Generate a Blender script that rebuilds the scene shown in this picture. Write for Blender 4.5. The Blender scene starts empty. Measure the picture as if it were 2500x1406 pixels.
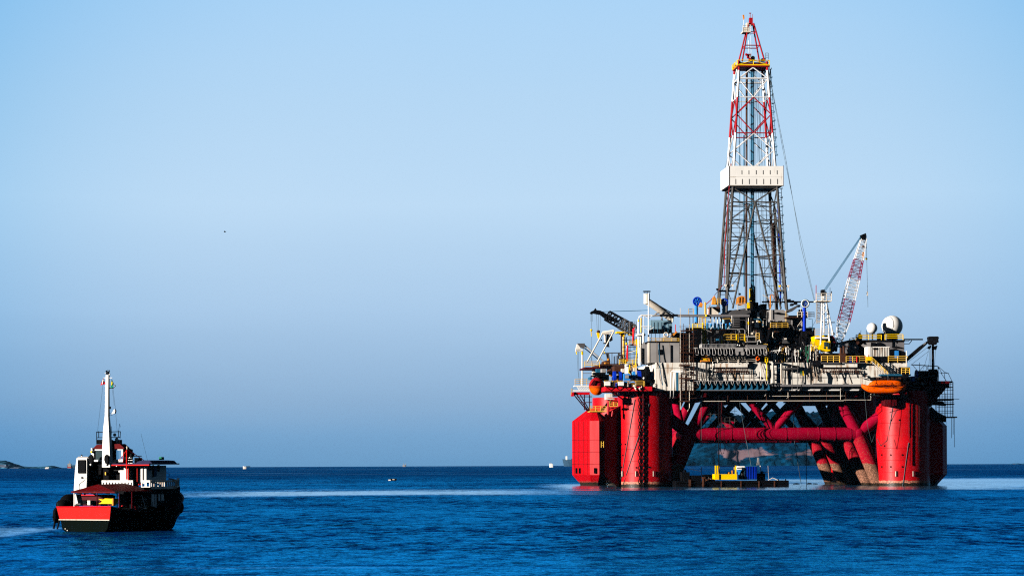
import bpy, math, random
from math import sin, cos, radians, pi
from mathutils import Vector, Matrix
random.seed(7)
sc = bpy.context.scene
COL = sc.collection

# ---------------------------------------------------------------- camera
FPX, CX, HY, CAMH = 6000.0, 1250.0, 1133.0, 5.5
ROLL = radians(0.23)
cam_d = bpy.data.cameras.new('camera')
cam = bpy.data.objects.new('camera', cam_d); COL.objects.link(cam)
cam_d.sensor_width = 36.0; cam_d.lens = 36.0 * FPX / 2500.0
cam_d.shift_y = (HY - 703.0) / 2500.0
cam_d.clip_start = 1.0; cam_d.clip_end = 80000.0
_r = Vector((cos(ROLL), 0, -sin(ROLL))); _u = Vector((sin(ROLL), 0, cos(ROLL))); _b = Vector((0, -1, 0))
cam.matrix_world = Matrix(((_r.x, _u.x, _b.x, 0), (_r.y, _u.y, _b.y, 0), (_r.z, _u.z, _b.z, CAMH), (0, 0, 0, 1)))
sc.camera = cam

# ---------------------------------------------------------------- sun and sky
SUN_AZ, SUN_EL = radians(61), radians(12)       # the sun stands behind the camera, to its left
to_sun = Vector((-sin(SUN_AZ) * cos(SUN_EL), -cos(SUN_AZ) * cos(SUN_EL), sin(SUN_EL)))
sd = bpy.data.lights.new('sun', 'SUN'); sd.energy = 5.0; sd.angle = radians(0.5); sd.color = (1.0, 0.93, 0.84)
so = bpy.data.objects.new('sun', sd); COL.objects.link(so)
so.rotation_euler = to_sun.to_track_quat('Z', 'Y').to_euler()
so.location = (-200, -200, 300)

w = bpy.data.worlds.new("World"); sc.world = w; w.use_nodes = True
nt = w.node_tree; nt.nodes.clear()
def N(t, **k):
    n = nt.nodes.new(t)
    for a, b in k.items(): setattr(n, a, b)
    return n
L = lambda a, b: nt.links.new(a, b)
out = N('ShaderNodeOutputWorld'); bg = N('ShaderNodeBackground'); bg.inputs['Strength'].default_value = 0.1
sky = N('ShaderNodeTexSky', sky_type='NISHITA'); sky.sun_disc = False
sky.sun_elevation = SUN_EL; sky.sun_rotation = math.atan2(to_sun.x, to_sun.y); sky.air_density = 1.2; sky.dust_density = 0.6; sky.ozone_density = 2.0
tc = N('ShaderNodeTexCoord'); sep = N('ShaderNodeSeparateXYZ'); L(tc.outputs['Generated'], sep.inputs[0])
ramp = N('ShaderNodeValToRGB'); mr = N('ShaderNodeMapRange')
mr.inputs['From Min'].default_value = 0.0; mr.inputs['From Max'].default_value = 0.25
wob = N('ShaderNodeTexNoise'); wob.inputs['Scale'].default_value = 3.0; wob.inputs['Detail'].default_value = 5
mpw = N('ShaderNodeMapping'); mpw.inputs['Scale'].default_value = (1.5, 1.5, 14); L(tc.outputs['Generated'], mpw.inputs[0]); L(mpw.outputs[0], wob.inputs['Vector'])
wm = N('ShaderNodeMath', operation='MULTIPLY_ADD'); wm.inputs[1].default_value = 0.012; wm.inputs[2].default_value = -0.006
L(wob.outputs['Fac'], wm.inputs[0])
wa = N('ShaderNodeMath', operation='ADD'); L(sep.outputs['Z'], wa.inputs[0]); L(wm.outputs[0], wa.inputs[1])
L(wa.outputs[0], mr.inputs['Value']); L(mr.outputs[0], ramp.inputs['Fac'])
def lin(c): return tuple(((x/255)/12.92 if x/255 <= 0.04045 else ((x/255+0.055)/1.055)**2.4) for x in c)
# sin(elevation)/0.25 -> colour of the low morning sky: a blue-grey haze bank, paler above, deeper blue higher
stops = [(0.0, (108,156,198)), (0.05, (122,166,206)), (0.10, (142,177,211)), (0.25, (171,203,233)), (0.43, (190,220,245)),
         (0.58, (182,216,244)), (0.76, (171,212,246)), (1.0, (120,180,240))]
el = ramp.color_ramp.elements
while len(el) > 1: el.remove(el[-1])
for i, (p, c) in enumerate(stops):
    e = el[0] if i == 0 else el.new(p)
    e.position = p; e.color = lin(c) + (1,)
# lens vignetting put into the sky: deeper blue tint away from the view axis
dirv = N('ShaderNodeVectorMath', operation='DOT_PRODUCT'); L(tc.outputs['Generated'], dirv.inputs[0])
dirv.inputs[1].default_value = Vector((0.008, 1.0, 0.074)).normalized()
mf = N('ShaderNodeMapRange', interpolation_type='SMOOTHSTEP'); L(dirv.outputs['Value'], mf.inputs['Value'])
mf.inputs['From Min'].default_value = 0.951; mf.inputs['From Max'].default_value = 0.995; mf.inputs['To Min'].default_value = 0.0; mf.inputs['To Max'].default_value = 1.0
tint = N('ShaderNodeMix', data_type='RGBA'); L(mf.outputs[0], tint.inputs['Factor'])
tint.inputs['A'].default_value = (1.70, 3.65, 4.75, 1); tint.inputs['B'].default_value = (5.36, 5.36, 5.40, 1)
far = N('ShaderNodeMapRange', interpolation_type='SMOOTHSTEP'); L(dirv.outputs['Value'], far.inputs['Value'])  # added dimming of the sky away from the view axis, to deepen shadows
far.inputs['From Min'].default_value = 0.30; far.inputs['From Max'].default_value = 0.955; far.inputs['To Min'].default_value = 0.10; far.inputs['To Max'].default_value = 1.0
tint2 = N('ShaderNodeVectorMath', operation='SCALE'); L(tint.outputs['Result'], tint2.inputs[0]); L(far.outputs[0], tint2.inputs['Scale'])
mul = N('ShaderNodeMix', data_type='RGBA', blend_type='MULTIPLY'); mul.inputs['Factor'].default_value = 1
L(ramp.outputs[0], mul.inputs['A']); L(tint2.outputs[0], mul.inputs['B'])
fade = N('ShaderNodeMapRange', interpolation_type='SMOOTHSTEP'); L(sep.outputs['Z'], fade.inputs['Value'])
fade.inputs['From Min'].default_value = 0.19; fade.inputs['From Max'].default_value = 0.42
skm = N('ShaderNodeVectorMath', operation='SCALE'); L(sky.outputs[0], skm.inputs[0]); skm.inputs['Scale'].default_value = 0.16
mx = N('ShaderNodeMix', data_type='RGBA'); L(fade.outputs[0], mx.inputs['Factor']); L(mul.outputs['Result'], mx.inputs['A']); L(skm.outputs[0], mx.inputs['B'])
L(mx.outputs['Result'], bg.inputs['Color']); L(bg.outputs[0], out.inputs['Surface'])

sc.view_settings.view_transform = 'Standard'; sc.view_settings.look = 'None'
sc.view_settings.exposure = 0.9; sc.view_settings.gamma = 1.0; sc.view_settings.use_curve_mapping = False
sc.render.engine = 'CYCLES'
sc.cycles.use_denoising = False; sc.cycles.pixel_filter_type = 'BLACKMAN_HARRIS'; sc.cycles.filter_width = 1.2; sc.cycles.max_bounces = 6; sc.cycles.diffuse_bounces = 0; sc.cycles.glossy_bounces = 3
sc.cycles.volume_bounces = 0; sc.cycles.transparent_max_bounces = 8
sc.cycles.sample_clamp_indirect = 4

# ---------------------------------------------------------------- materials
def new_mat(name):
    m = bpy.data.materials.new(name); m.use_nodes = True
    t = m.node_tree; b = t.nodes['Principled BSDF']
    return m, t, b
def paint(name, col, rough=0.45, wear=0.25, wcol=(0.16, 0.07, 0.03), metal=0.0, streak=True, bump=0.02, vary=0.18, spec=0.05, wscale=0.5, z_growth=None):
    m, t, b = new_mat(name)
    n = lambda k, **kw: (lambda q: [setattr(q, a, v) for a, v in kw.items()] and q or q)(t.nodes.new(k))
    tcn = n('ShaderNodeTexCoord')
    mp = n('ShaderNodeMapping'); mp.inputs['Scale'].default_value = (wscale*2.5, wscale*2.5, wscale*(0.28 if streak else 2.0))
    t.links.new(tcn.outputs['Object'], mp.inputs[0])
    n1 = n('ShaderNodeTexNoise'); n1.inputs['Scale'].default_value = 1.0; n1.inputs['Detail'].default_value = 7; n1.inputs['Roughness'].default_value = 0.65
    t.links.new(mp.outputs[0], n1.inputs['Vector'])
    n2 = n('ShaderNodeTexNoise'); n2.inputs['Scale'].default_value = 0.35; n2.inputs['Detail'].default_value = 4
    t.links.new(tcn.outputs['Object'], n2.inputs['Vector'])
    hsv = n('ShaderNodeHueSaturation'); hsv.inputs['Color'].default_value = tuple(col) + (1,)
    vr = n('ShaderNodeMapRange'); vr.inputs['From Min'].default_value = 0.3; vr.inputs['From Max'].default_value = 0.7
    vr.inputs['To Min'].default_value = 1 - vary; vr.inputs['To Max'].default_value = 1 + vary * 0.4
    t.links.new(n2.outputs['Fac'], vr.inputs['Value']); t.links.new(vr.outputs[0], hsv.inputs['Value'])
    th = n('ShaderNodeMapRange'); th.inputs['From Min'].default_value = 0.66 - wear * 0.3; th.inputs['From Max'].default_value = 0.74 - wear * 0.18
    t.links.new(n1.outputs['Fac'], th.inputs['Value'])
    mix = n('ShaderNodeMix', data_type='RGBA'); t.links.new(th.outputs[0], mix.inputs['Factor'])
    t.links.new(hsv.outputs[0], mix.inputs['A']); mix.inputs['B'].default_value = tuple(wcol) + (1,)
    last = mix.outputs['Result']
    if z_growth:
        sp = n('ShaderNodeSeparateXYZ'); t.links.new(tcn.outputs['Object'], sp.inputs[0])
        n3 = n('ShaderNodeTexNoise'); n3.inputs['Scale'].default_value = 1.1; n3.inputs['Detail'].default_value = 8; n3.inputs['Roughness'].default_value = 0.7
        t.links.new(tcn.outputs['Object'], n3.inputs['Vector'])
        for (lv, wd, gc) in z_growth:
            a = n('ShaderNodeMath', operation='MULTIPLY_ADD'); t.links.new(n3.outputs['Fac'], a.inputs[0]); a.inputs[1].default_value = wd; a.inputs[2].default_value = lv - wd * 0.5
            sb = n('ShaderNodeMath', operation='SUBTRACT'); t.links.new(a.outputs[0], sb.inputs[0]); t.links.new(sp.outputs['Z'], sb.inputs[1])
            mm = n('ShaderNodeMapRange'); mm.inputs['From Min'].default_value = 0; mm.inputs['From Max'].default_value = 0.12
            t.links.new(sb.outputs[0], mm.inputs['Value'])
            cr = n('ShaderNodeValToRGB'); cr.color_ramp.elements[0].position = 0.4; cr.color_ramp.elements[1].position = 0.62
            cr.color_ramp.elements[0].color = tuple(x*0.35 for x in gc) + (1,); cr.color_ramp.elements[1].color = tuple(gc) + (1,)
            n4 = n('ShaderNodeTexNoise'); n4.inputs['Scale'].default_value = 3.2; n4.inputs['Detail'].default_value = 6
            t.links.new(tcn.outputs['Object'], n4.inputs['Vector']); t.links.new(n4.outputs['Fac'], cr.inputs['Fac'])
            m2 = n('ShaderNodeMix', data_type='RGBA'); t.links.new(mm.outputs[0], m2.inputs['Factor']); t.links.new(last, m2.inputs['A'])
            t.links.new(cr.outputs[0], m2.inputs['B']); last = m2.outputs['Result']
    t.links.new(last, b.inputs['Base Color'])
    rr = n('ShaderNodeMapRange'); rr.inputs['To Min'].default_value = max(0.05, rough - 0.12); rr.inputs['To Max'].default_value = min(1, rough + 0.2)
    t.links.new(n1.outputs['Fac'], rr.inputs['Value']); t.links.new(rr.outputs[0], b.inputs['Roughness'])
    b.inputs['Metallic'].default_value = metal; b.inputs['Specular IOR Level'].default_value = spec
    if bump:
        bp = n('ShaderNodeBump'); bp.inputs['Strength'].default_value = 0.6; bp.inputs['Distance'].default_value = bump
        t.links.new(n1.outputs['Fac'], bp.inputs['Height']); t.links.new(bp.outputs[0], b.inputs['Normal'])
    return m
M = {}
M['hull_red'] = paint('hull_red', (0.44, 0.0015, 0.006), 0.34, 0.22, (0.30, 0.012, 0.012), bump=0.05, vary=0.28, spec=0.20, wscale=0.45,
                      z_growth=[(1.3, 0.9, (0.52, 0.20, 0.13)), (0.75, 0.9, (0.03, 0.02, 0.012))])
M['tank_red'] = paint('tank_red', (0.46, 0.001, 0.005), 0.40, 0.2, (0.28, 0.010, 0.010), bump=0.05, vary=0.22, spec=0.10, wscale=0.3,
                      z_growth=[(1.1, 0.8, (0.40, 0.05, 0.04)), (0.8, 0.9, (0.03, 0.02, 0.012))])
M['brace_red'] = paint('brace_red', (0.30, 0.0015, 0.022), 0.45, 0.2, (0.25, 0.03, 0.03), bump=0.04, vary=0.25)
M['growth'] = paint('growth', (0.34, 0.002, 0.016), 0.7, 0.4, (0.30, 0.10, 0.06), bump=0.25, streak=False, wscale=2.0,
                    z_growth=[(5.4, 2.6, (0.30, 0.14, 0.09)), (0.7, 0.9, (0.03, 0.02, 0.012))])
M['white'] = paint('white', (0.80, 0.76, 0.69), 0.5, 0.50, (0.34, 0.18, 0.08), vary=0.12, wscale=0.6)
M['clean_white'] = paint('clean_white', (0.82, 0.80, 0.77), 0.45, 0.05, (0.5, 0.38, 0.28), vary=0.08)
M['cream'] = paint('cream', (0.72, 0.64, 0.54), 0.5, 0.3, (0.3, 0.18, 0.1), vary=0.15, wscale=1.5)
M['grey'] = paint('grey', (0.17, 0.16, 0.165), 0.5, 0.25, (0.14, 0.10, 0.08), vary=0.2)
M['light_grey'] = paint('light_grey', (0.30, 0.285, 0.28), 0.5, 0.2, (0.2, 0.15, 0.12), vary=0.2)
M['steel'] = paint('steel', (0.085, 0.082, 0.085), 0.4, 0.3, (0.05, 0.03, 0.02), vary=0.3, wscale=1.5)
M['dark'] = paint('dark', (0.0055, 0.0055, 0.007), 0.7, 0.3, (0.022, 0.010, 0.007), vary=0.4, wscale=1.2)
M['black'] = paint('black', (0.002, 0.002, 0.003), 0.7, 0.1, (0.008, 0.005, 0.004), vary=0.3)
M['rust'] = paint('rust', (0.07, 0.028, 0.016), 0.7, 0.4, (0.05, 0.02, 0.012), vary=0.4, wscale=2)
M['maroon'] = paint('maroon', (0.07, 0.003, 0.006), 0.5, 0.3, (0.05, 0.01, 0.01), vary=0.3)
M['red'] = paint('red', (0.62, 0.006, 0.015), 0.4, 0.15, (0.25, 0.03, 0.02), vary=0.15)
M['yellow'] = paint('yellow', (0.90, 0.56, 0.0), 0.4, 0.18, (0.35, 0.16, 0.02), vary=0.12, wscale=1.5)
M['rail_yellow'] = paint('rail_yellow', (0.78, 0.46, 0.06), 0.5, 0.35, (0.3, 0.14, 0.05), vary=0.3, wscale=3)
M['orange'] = paint('orange', (0.85, 0.10, 0.0), 0.42, 0.10, (0.30, 0.05, 0.01), vary=0.15, streak=False, wscale=1.5)
M['tan_orange'] = paint('tan_orange', (0.75, 0.26, 0.03), 0.5, 0.3, (0.25, 0.08, 0.02), vary=0.3, wscale=3)
M['blue'] = paint('blue', (0.003, 0.035, 0.50), 0.35, 0.12, (0.01, 0.02, 0.1), vary=0.2)
M['light_blue'] = paint('light_blue', (0.03, 0.24, 0.66), 0.4, 0.15, (0.02, 0.08, 0.2), vary=0.2)
M['teal'] = paint('teal', (0.02, 0.12, 0.22), 0.4, 0.2, (0.02, 0.03, 0.05), vary=0.3)
M['pale_blue'] = paint('pale_blue', (0.24, 0.40, 0.50), 0.3, 0.2, (0.12, 0.16, 0.18), vary=0.25, metal=0.2)
M['green'] = paint('green', (0.01, 0.16, 0.08), 0.5, 0.2, (0.02, 0.05, 0.03))
M['hull_dark'] = paint('hull_dark', (0.0004, 0.0028, 0.0018), 0.9, 0.2, (0.005, 0.004, 0.003), vary=0.3)
M['tug_red'] = paint('tug_red', (0.50, 0.003, 0.001), 0.42, 0.10, (0.38, 0.02, 0.01), vary=0.10, streak=False)
M['tug_roof'] = paint('tug_roof', (0.10, 0.002, 0.003), 0.6, 0.25, (0.12, 0.02, 0.015), vary=0.3)
M['roof_blue'] = paint('roof_blue', (0.012, 0.012, 0.05), 0.5, 0.2, (0.02, 0.02, 0.05))
M['rubber'] = paint('rubber', (0.003, 0.003, 0.0035), 0.75, 0.1, (0.02, 0.02, 0.02), vary=0.4)
M['skin'] = paint('skin', (0.45, 0.25, 0.16), 0.6, 0.0, (0.4, 0.2, 0.1), vary=0.05)
M['wire'] = paint('wire', (0.05, 0.07, 0.08), 0.5, 0.1, (0.03, 0.03, 0.03), metal=0.3, bump=0)
M['truss_white'] = paint('truss_white', (0.72, 0.72, 0.74), 0.5, 0.25, (0.25, 0.2, 0.18), vary=0.2, wscale=2)
M['truss_red'] = paint('truss_red', (0.36, 0.006, 0.012), 0.5, 0.25, (0.18, 0.05, 0.05), vary=0.25, wscale=2)
M['truss_grey'] = paint('truss_grey', (0.075, 0.072, 0.07), 0.5, 0.35, (0.09, 0.06, 0.04), vary=0.3, wscale=2)
M['boom_red'] = paint('boom_red', (0.24, 0.010, 0.045), 0.5, 0.2, (0.15, 0.05, 0.06), vary=0.25, wscale=2)
M['ship_red'] = paint('ship_red', (0.4, 0.03, 0.03), 0.6, 0.1, (0.2, 0.05, 0.05), bump=0)
M['ship_blue'] = paint('ship_blue', (0.03, 0.07, 0.12), 0.6, 0.1, (0.03, 0.05, 0.08), bump=0)
gm, gt, gb = new_mat('glass'); gb.inputs['Base Color'].default_value = (0.02, 0.05, 0.07, 1); gb.inputs['Roughness'].default_value = 0.05; gb.inputs['Specular IOR Level'].default_value = 0.8
M['glass'] = gm
# clear panes one can see the sky through
cm, ct, cb = new_mat('clear_glass')
cb.inputs['Base Color'].default_value = (0.35, 0.5, 0.55, 1); cb.inputs['Roughness'].default_value = 0.03
tr = ct.nodes.new('ShaderNodeBsdfTransparent'); tr.inputs[0].default_value = (0.80, 0.90, 0.94, 1)
ms = ct.nodes.new('ShaderNodeMixShader'); ms.inputs[0].default_value = 0.06
ct.links.new(tr.outputs[0], ms.inputs[1]); ct.links.new(cb.outputs[0], ms.inputs[2]); ct.links.new(ms.outputs[0], ct.nodes['Material Output'].inputs['Surface'])
M['clear_glass'] = cm

# ---------------------------------------------------------------- frames: photo point + depth -> metres in a thing's own frame
class Frame:
    def __init__(s, X0, Y0, yaw):
        s.X0, s.Y0, s.yaw = X0, Y0, yaw; s.c, s.s = cos(yaw), sin(yaw)
    @staticmethod
    def ray(px, py):
        dx, dy = px - CX, HY - py
        return ((dx * cos(ROLL) + dy * sin(ROLL)) / FPX, (-dx * sin(ROLL) + dy * cos(ROLL)) / FPX)
    dv = 0.0
    def vv(s, v): return v + s.dv
    def p(s, px, py, v):
        v = v + s.dv
        a, e = s.ray(px, py)
        Y = (v + s.Y0 * s.c - s.X0 * s.s) / (s.c - a * s.s)
        return ((a * Y - s.X0) * s.c + (Y - s.Y0) * s.s, v, CAMH + e * Y)
    def pu(s, px, py, u):
        a, e = s.ray(px, py)
        Y = (u + s.X0 * s.c + s.Y0 * s.s) / (a * s.c + s.s)
        return (u, -(a * Y - s.X0) * s.s + (Y - s.Y0) * s.c, CAMH + e * Y)
    def world(s, p):
        return (s.X0 + p[0] * s.c - p[1] * s.s, s.Y0 + p[0] * s.s + p[1] * s.c, p[2])

class MB:
    def __init__(s): s.v = []; s.f = []; s.sm = []
    def add(s, vs, fs, smooth=False):
        o = len(s.v); s.v += [tuple(x) for x in vs]
        for f in fs: s.f.append(tuple(i + o for i in f)); s.sm.append(smooth)
        return s
    def box(s, a, b):
        x0, x1 = sorted((a[0], b[0])); y0, y1 = sorted((a[1], b[1])); z0, z1 = sorted((a[2], b[2]))
        vs = [(x0,y0,z0),(x1,y0,z0),(x1,y1,z0),(x0,y1,z0),(x0,y0,z1),(x1,y0,z1),(x1,y1,z1),(x0,y1,z1)]
        return s.add(vs, [(0,3,2,1),(4,5,6,7),(0,1,5,4),(1,2,6,5),(2,3,7,6),(3,0,4,7)])
    def prism(s, bot, top):     # two rings of equal length
        n = len(bot); fs = [tuple(range(n))[::-1], tuple(range(n, 2*n))] + [(i, (i+1) % n, n + (i+1) % n, n + i) for i in range(n)]
        return s.add(list(bot) + list(top), fs)
    def rings(s, rs, smooth=True, caps=True):
        n = len(rs[0]); vs = [p for r in rs for p in r]; fs = []
        for k in range(len(rs) - 1):
            for i in range(n):
                j = (i + 1) % n; fs.append((k*n+i, k*n+j, (k+1)*n+j, (k+1)*n+i))
        s.add(vs, fs, smooth)
        if caps:
            s.add(rs[0], [tuple(range(n))[::-1]]); s.add(rs[-1], [tuple(range(n))])
        return s
    def tube(s, pts, r, n=6, r2=None):
        P = [Vector(p) for p in pts]; rs = []
        for i, p in enumerate(P):
            d = (P[min(i+1, len(P)-1)] - P[max(i-1, 0)])
            if d.length < 1e-6: d = Vector((0,0,1))
            d.normalize()
            a = Vector((0,0,1)) if abs(d.z) < 0.9 else Vector((1,0,0))
            x = d.cross(a).normalized(); y = d.cross(x).normalized()
            rr = r if r2 is None else r + (r2 - r) * i / max(1, len(P)-1)
            rs.append([p + (x*cos(2*pi*k/n) + y*sin(2*pi*k/n)) * rr for k in range(n)])
        return s.rings(rs, n > 6)
    def lathe(s, c, prof, n=24, smooth=True):     # prof: (r, z)
        return s.rings([[(c[0] + r*cos(2*pi*k/n), c[1] + r*sin(2*pi*k/n), z) for k in range(n)] for r, z in prof], smooth)
    def sphere(s, c, r, n=16, m=10, sx=1, sy=1, sz=1):
        rs = [[(c[0] + sx*r*sin(pi*j/m)*cos(2*pi*k/n), c[1] + sy*r*sin(pi*j/m)*sin(2*pi*k/n), c[2] - sz*r*cos(pi*j/m)) for k in range(n)] for j in range(1, m)]
        return s.rings(rs, True)
    def torus(s, c, R, r, axis='v', n=20, m=8):
        rs = []
        for k in range(n):
            a = 2*pi*k/n; ring = []
            for j in range(m):
                b = 2*pi*j/m; q = R + r*cos(b); h = r*sin(b)
                ring.append((c[0]+q*cos(a), c[1]+h, c[2]+q*sin(a)) if axis == 'v' else (c[0]+h, c[1]+q*cos(a), c[2]+q*sin(a)) if axis == 'u' else (c[0]+q*cos(a), c[1]+q*sin(a), c[2]+h))
            rs.append(ring)
        rs.append(rs[0]); return s.rings(rs, True, False)
    def rail(s, a, b, h=1.1, step=1.8, r=0.045, rails=3):
        A, B = Vector(a), Vector(b); n = max(1, int(round((B - A).length / step)))
        for i in range(n + 1):
            p = A.lerp(B, i / n); s.tube([p, p + Vector((0,0,h))], r, 4)
        for k in range(rails):
            z = Vector((0,0,h * (k + 1) / rails)); s.tube([A + z, B + z], r, 4)
        return s
    def truss(s, a, b, wa, wb, r=0.09, bays=8, side=None, rb=None):     # four-chord lattice from a to b
        A, B = Vector(a), Vector(b); d = (B - A).normalized()
        x = (Vector(side) if side else Vector((0,1,0))); x = (x - d * x.dot(d)).normalized(); y = d.cross(x)
        rb = rb or r * 0.55
        def cor(i):
            p = A.lerp(B, i / bays); ww = wa + (wb - wa) * i / bays
            return [p + x*sx*ww/2 + y*sy*ww/2 for sx, sy in ((-1,-1),(1,-1),(1,1),(-1,1))]
        C = [cor(i) for i in range(bays + 1)]
        for k in range(4): s.tube([C[0][k], C[-1][k]], r, 5)
        for i in range(bays):
            for k in range(4):
                j = (k + 1) % 4
                s.tube([C[i][k], C[i+1][j]] if (i + k) % 2 else [C[i][j], C[i+1][k]], rb, 4)
                s.tube([C[i+1][k], C[i+1][j]], rb, 4)
        return s
    def ladder(s, a, b, wdt=0.6, r=0.04, step=0.45, side=(1,0,0)):
        A, B = Vector(a), Vector(b); o = Vector(side).normalized() * wdt / 2
        s.tube([A - o, B - o], r, 4); s.tube([A + o, B + o], r, 4)
        n = int((B - A).length / step)
        for i in range(1, n): p = A.lerp(B, i / n); s.tube([p - o, p + o], r * 0.8, 4)
        return s

ORG = {}
def tag(o, label=None, cat=None, group=None, kind=None):
    if label: o['label'] = label
    if cat: o['category'] = cat
    if group: o['group'] = group
    if kind: o['kind'] = kind
    return o
def thing(F, name, label, cat, org, group=None):
    o = bpy.data.objects.new(name, None); COL.objects.link(o); o.empty_display_size = 1
    o.location = F.world(org); o.rotation_euler = (0, 0, F.yaw); ORG[o.name] = tuple(org)
    return tag(o, label, cat, group)
def build(mb, name, mat, parent=None, F=None, org=None, label=None, cat=None, group=None, kind=None):
    if parent is not None: org = ORG[parent.name]
    if org is None: org = (0, 0, 0)
    me = bpy.data.meshes.new(name)
    me.from_pydata([(x - org[0], y - org[1], z - org[2]) for x, y, z in mb.v], [], mb.f)
    me.polygons.foreach_set('use_smooth', mb.sm); me.update()
    me.materials.append(M[mat] if isinstance(mat, str) else mat)
    o = bpy.data.objects.new(name, me); COL.objects.link(o); ORG[o.name] = tuple(org)
    if parent is not None: o.parent = parent
    elif F: o.location = F.world(org); o.rotation_euler = (0, 0, F.yaw)
    return tag(o, label, cat, group, kind)

# a tiny drawing language: each op is in photo points (x, y) at a real depth v of frame F
GR = None      # ground level used for y == 'D'
def draw(F, ops, mb=None, sc_m=0.1):
    mb = mb or MB()
    for op in ops:
        k = op[0]
        if k == 'b':
            _, x0, y0, x1, y1, v0, v1 = op
            a = F.p(x0, y0, v0); ref = y0 if y1 == 'D' else y1
            b = F.p(x1, ref, v0); z1 = GR if y1 == 'D' else b[2]
            mb.box((a[0], a[1], a[2]), (b[0], F.vv(v1), z1))
        elif k == 't':
            pts = [F.p(*q) for q in op[2]]; mb.tube(pts, op[1] * sc_m, op[3] if len(op) > 3 else 6)
        elif k == 'c':       # vertical cylinder: x, y0, y1, r, v
            _, x, y0, y1, r, v = op[:6]; a = F.p(x, y0, v); z1 = GR if y1 == 'D' else F.p(x, y1, v)[2]
            mb.tube([a, (a[0], a[1], z1)], r * sc_m, op[6] if len(op) > 6 else 12)
        elif k == 's': c = F.p(op[1], op[2], op[4]); mb.sphere(c, op[3] * sc_m)
        elif k == 'r':       # railing: (x,y,v) -> (x,y,v) at its foot, height px
            mb.rail(F.p(*op[1]), F.p(*op[2]), op[3] * sc_m, op[4] if len(op) > 4 else 2.0, (op[5] if len(op) > 5 else 0.06) * 0.78)
        elif k == 'q':       # outline of photo points pushed from v0 to v1
            _, pts, v0, v1 = op; A = [F.p(x, y, v0) for x, y in pts]
            if sum(A[i][0]*A[(i+1)%len(A)][2] - A[(i+1)%len(A)][0]*A[i][2] for i in range(len(A))) < 0: A = A[::-1]
            mb.prism(A[::-1], [(a[0], F.vv(v1), a[2]) for a in A][::-1])
        elif k == 'l': mb.ladder(F.p(*op[1]), F.p(*op[2]), op[3] if len(op) > 3 else 0.7, op[4] if len(op) > 4 else 0.05, op[5] if len(op) > 5 else 0.6)
        elif k == 'w':       # wheel / drum lying along u: centre, r, half width (px)
            c = F.p(op[1], op[2], op[5]); h = op[4] * sc_m
            mb.tube([(c[0]-h, c[1], c[2]), (c[0]+h, c[1], c[2])], op[3] * sc_m, 20)
        elif k == 'o': mb.torus(F.p(op[1], op[2], op[5]), op[3] * sc_m, op[4] * sc_m, op[6] if len(op) > 6 else 'v')
        elif k == 'x': mb.truss(F.p(*op[1]), F.p(*op[2]), op[3], op[4], op[5], op[6])
    return mb
SPLIT = set('whip_aerial mast_rung plank ledger hose_bundle deck_gear back_gear hanger standard transom stanchion support_leg rib gear divider column short_pipe strut pipe post leg tread rung window hoist_line pendant wire_rope roof_drum cross_pipe high_frame platform stay walkway_bracket wall_seam scupper_pipe downpipe fitting small_valves clutter dark_gear toolbox clear_window awning_post after_window louvre hanging_hose standing_pipe under_pipe cab_window gantry_lacing walkway_edge wall_recess wall_ledge panel_joint bracket_frame platform_bracket fender_pipe stern_cleat cabinet reel pump deck_lamp draught_mark coiled_line fender_block awning_fringe shade_box_posts ventilator base_gear roof_railing engine skid gearbox hoist_head knee_brace crossarm flange louvre_panel substructure setback slope_plate stair_plate hanging_machine guard_wires arm drill_well balcony drill_pipe stand_pipe service_pipe landing brace_side wheelhouse_side side_window deckhouse_window deckhouse_shade white_hose hose generator machine post_cap light_post timber_crib heap'.split())
def P(F, parent, name, mat, *ops, label=None):
    if len(ops) > 1 and name in SPLIT:
        for op in ops: o = build(draw(F, [op]), name, mat, parent, label=label)
        return o
    return build(draw(F, ops), name, mat, parent, label=label)
def T1(F, name, label, cat, mat, ops, org, group=None):
    return build(draw(F, ops), name, mat, None, F, org, label, cat, group)
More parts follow.
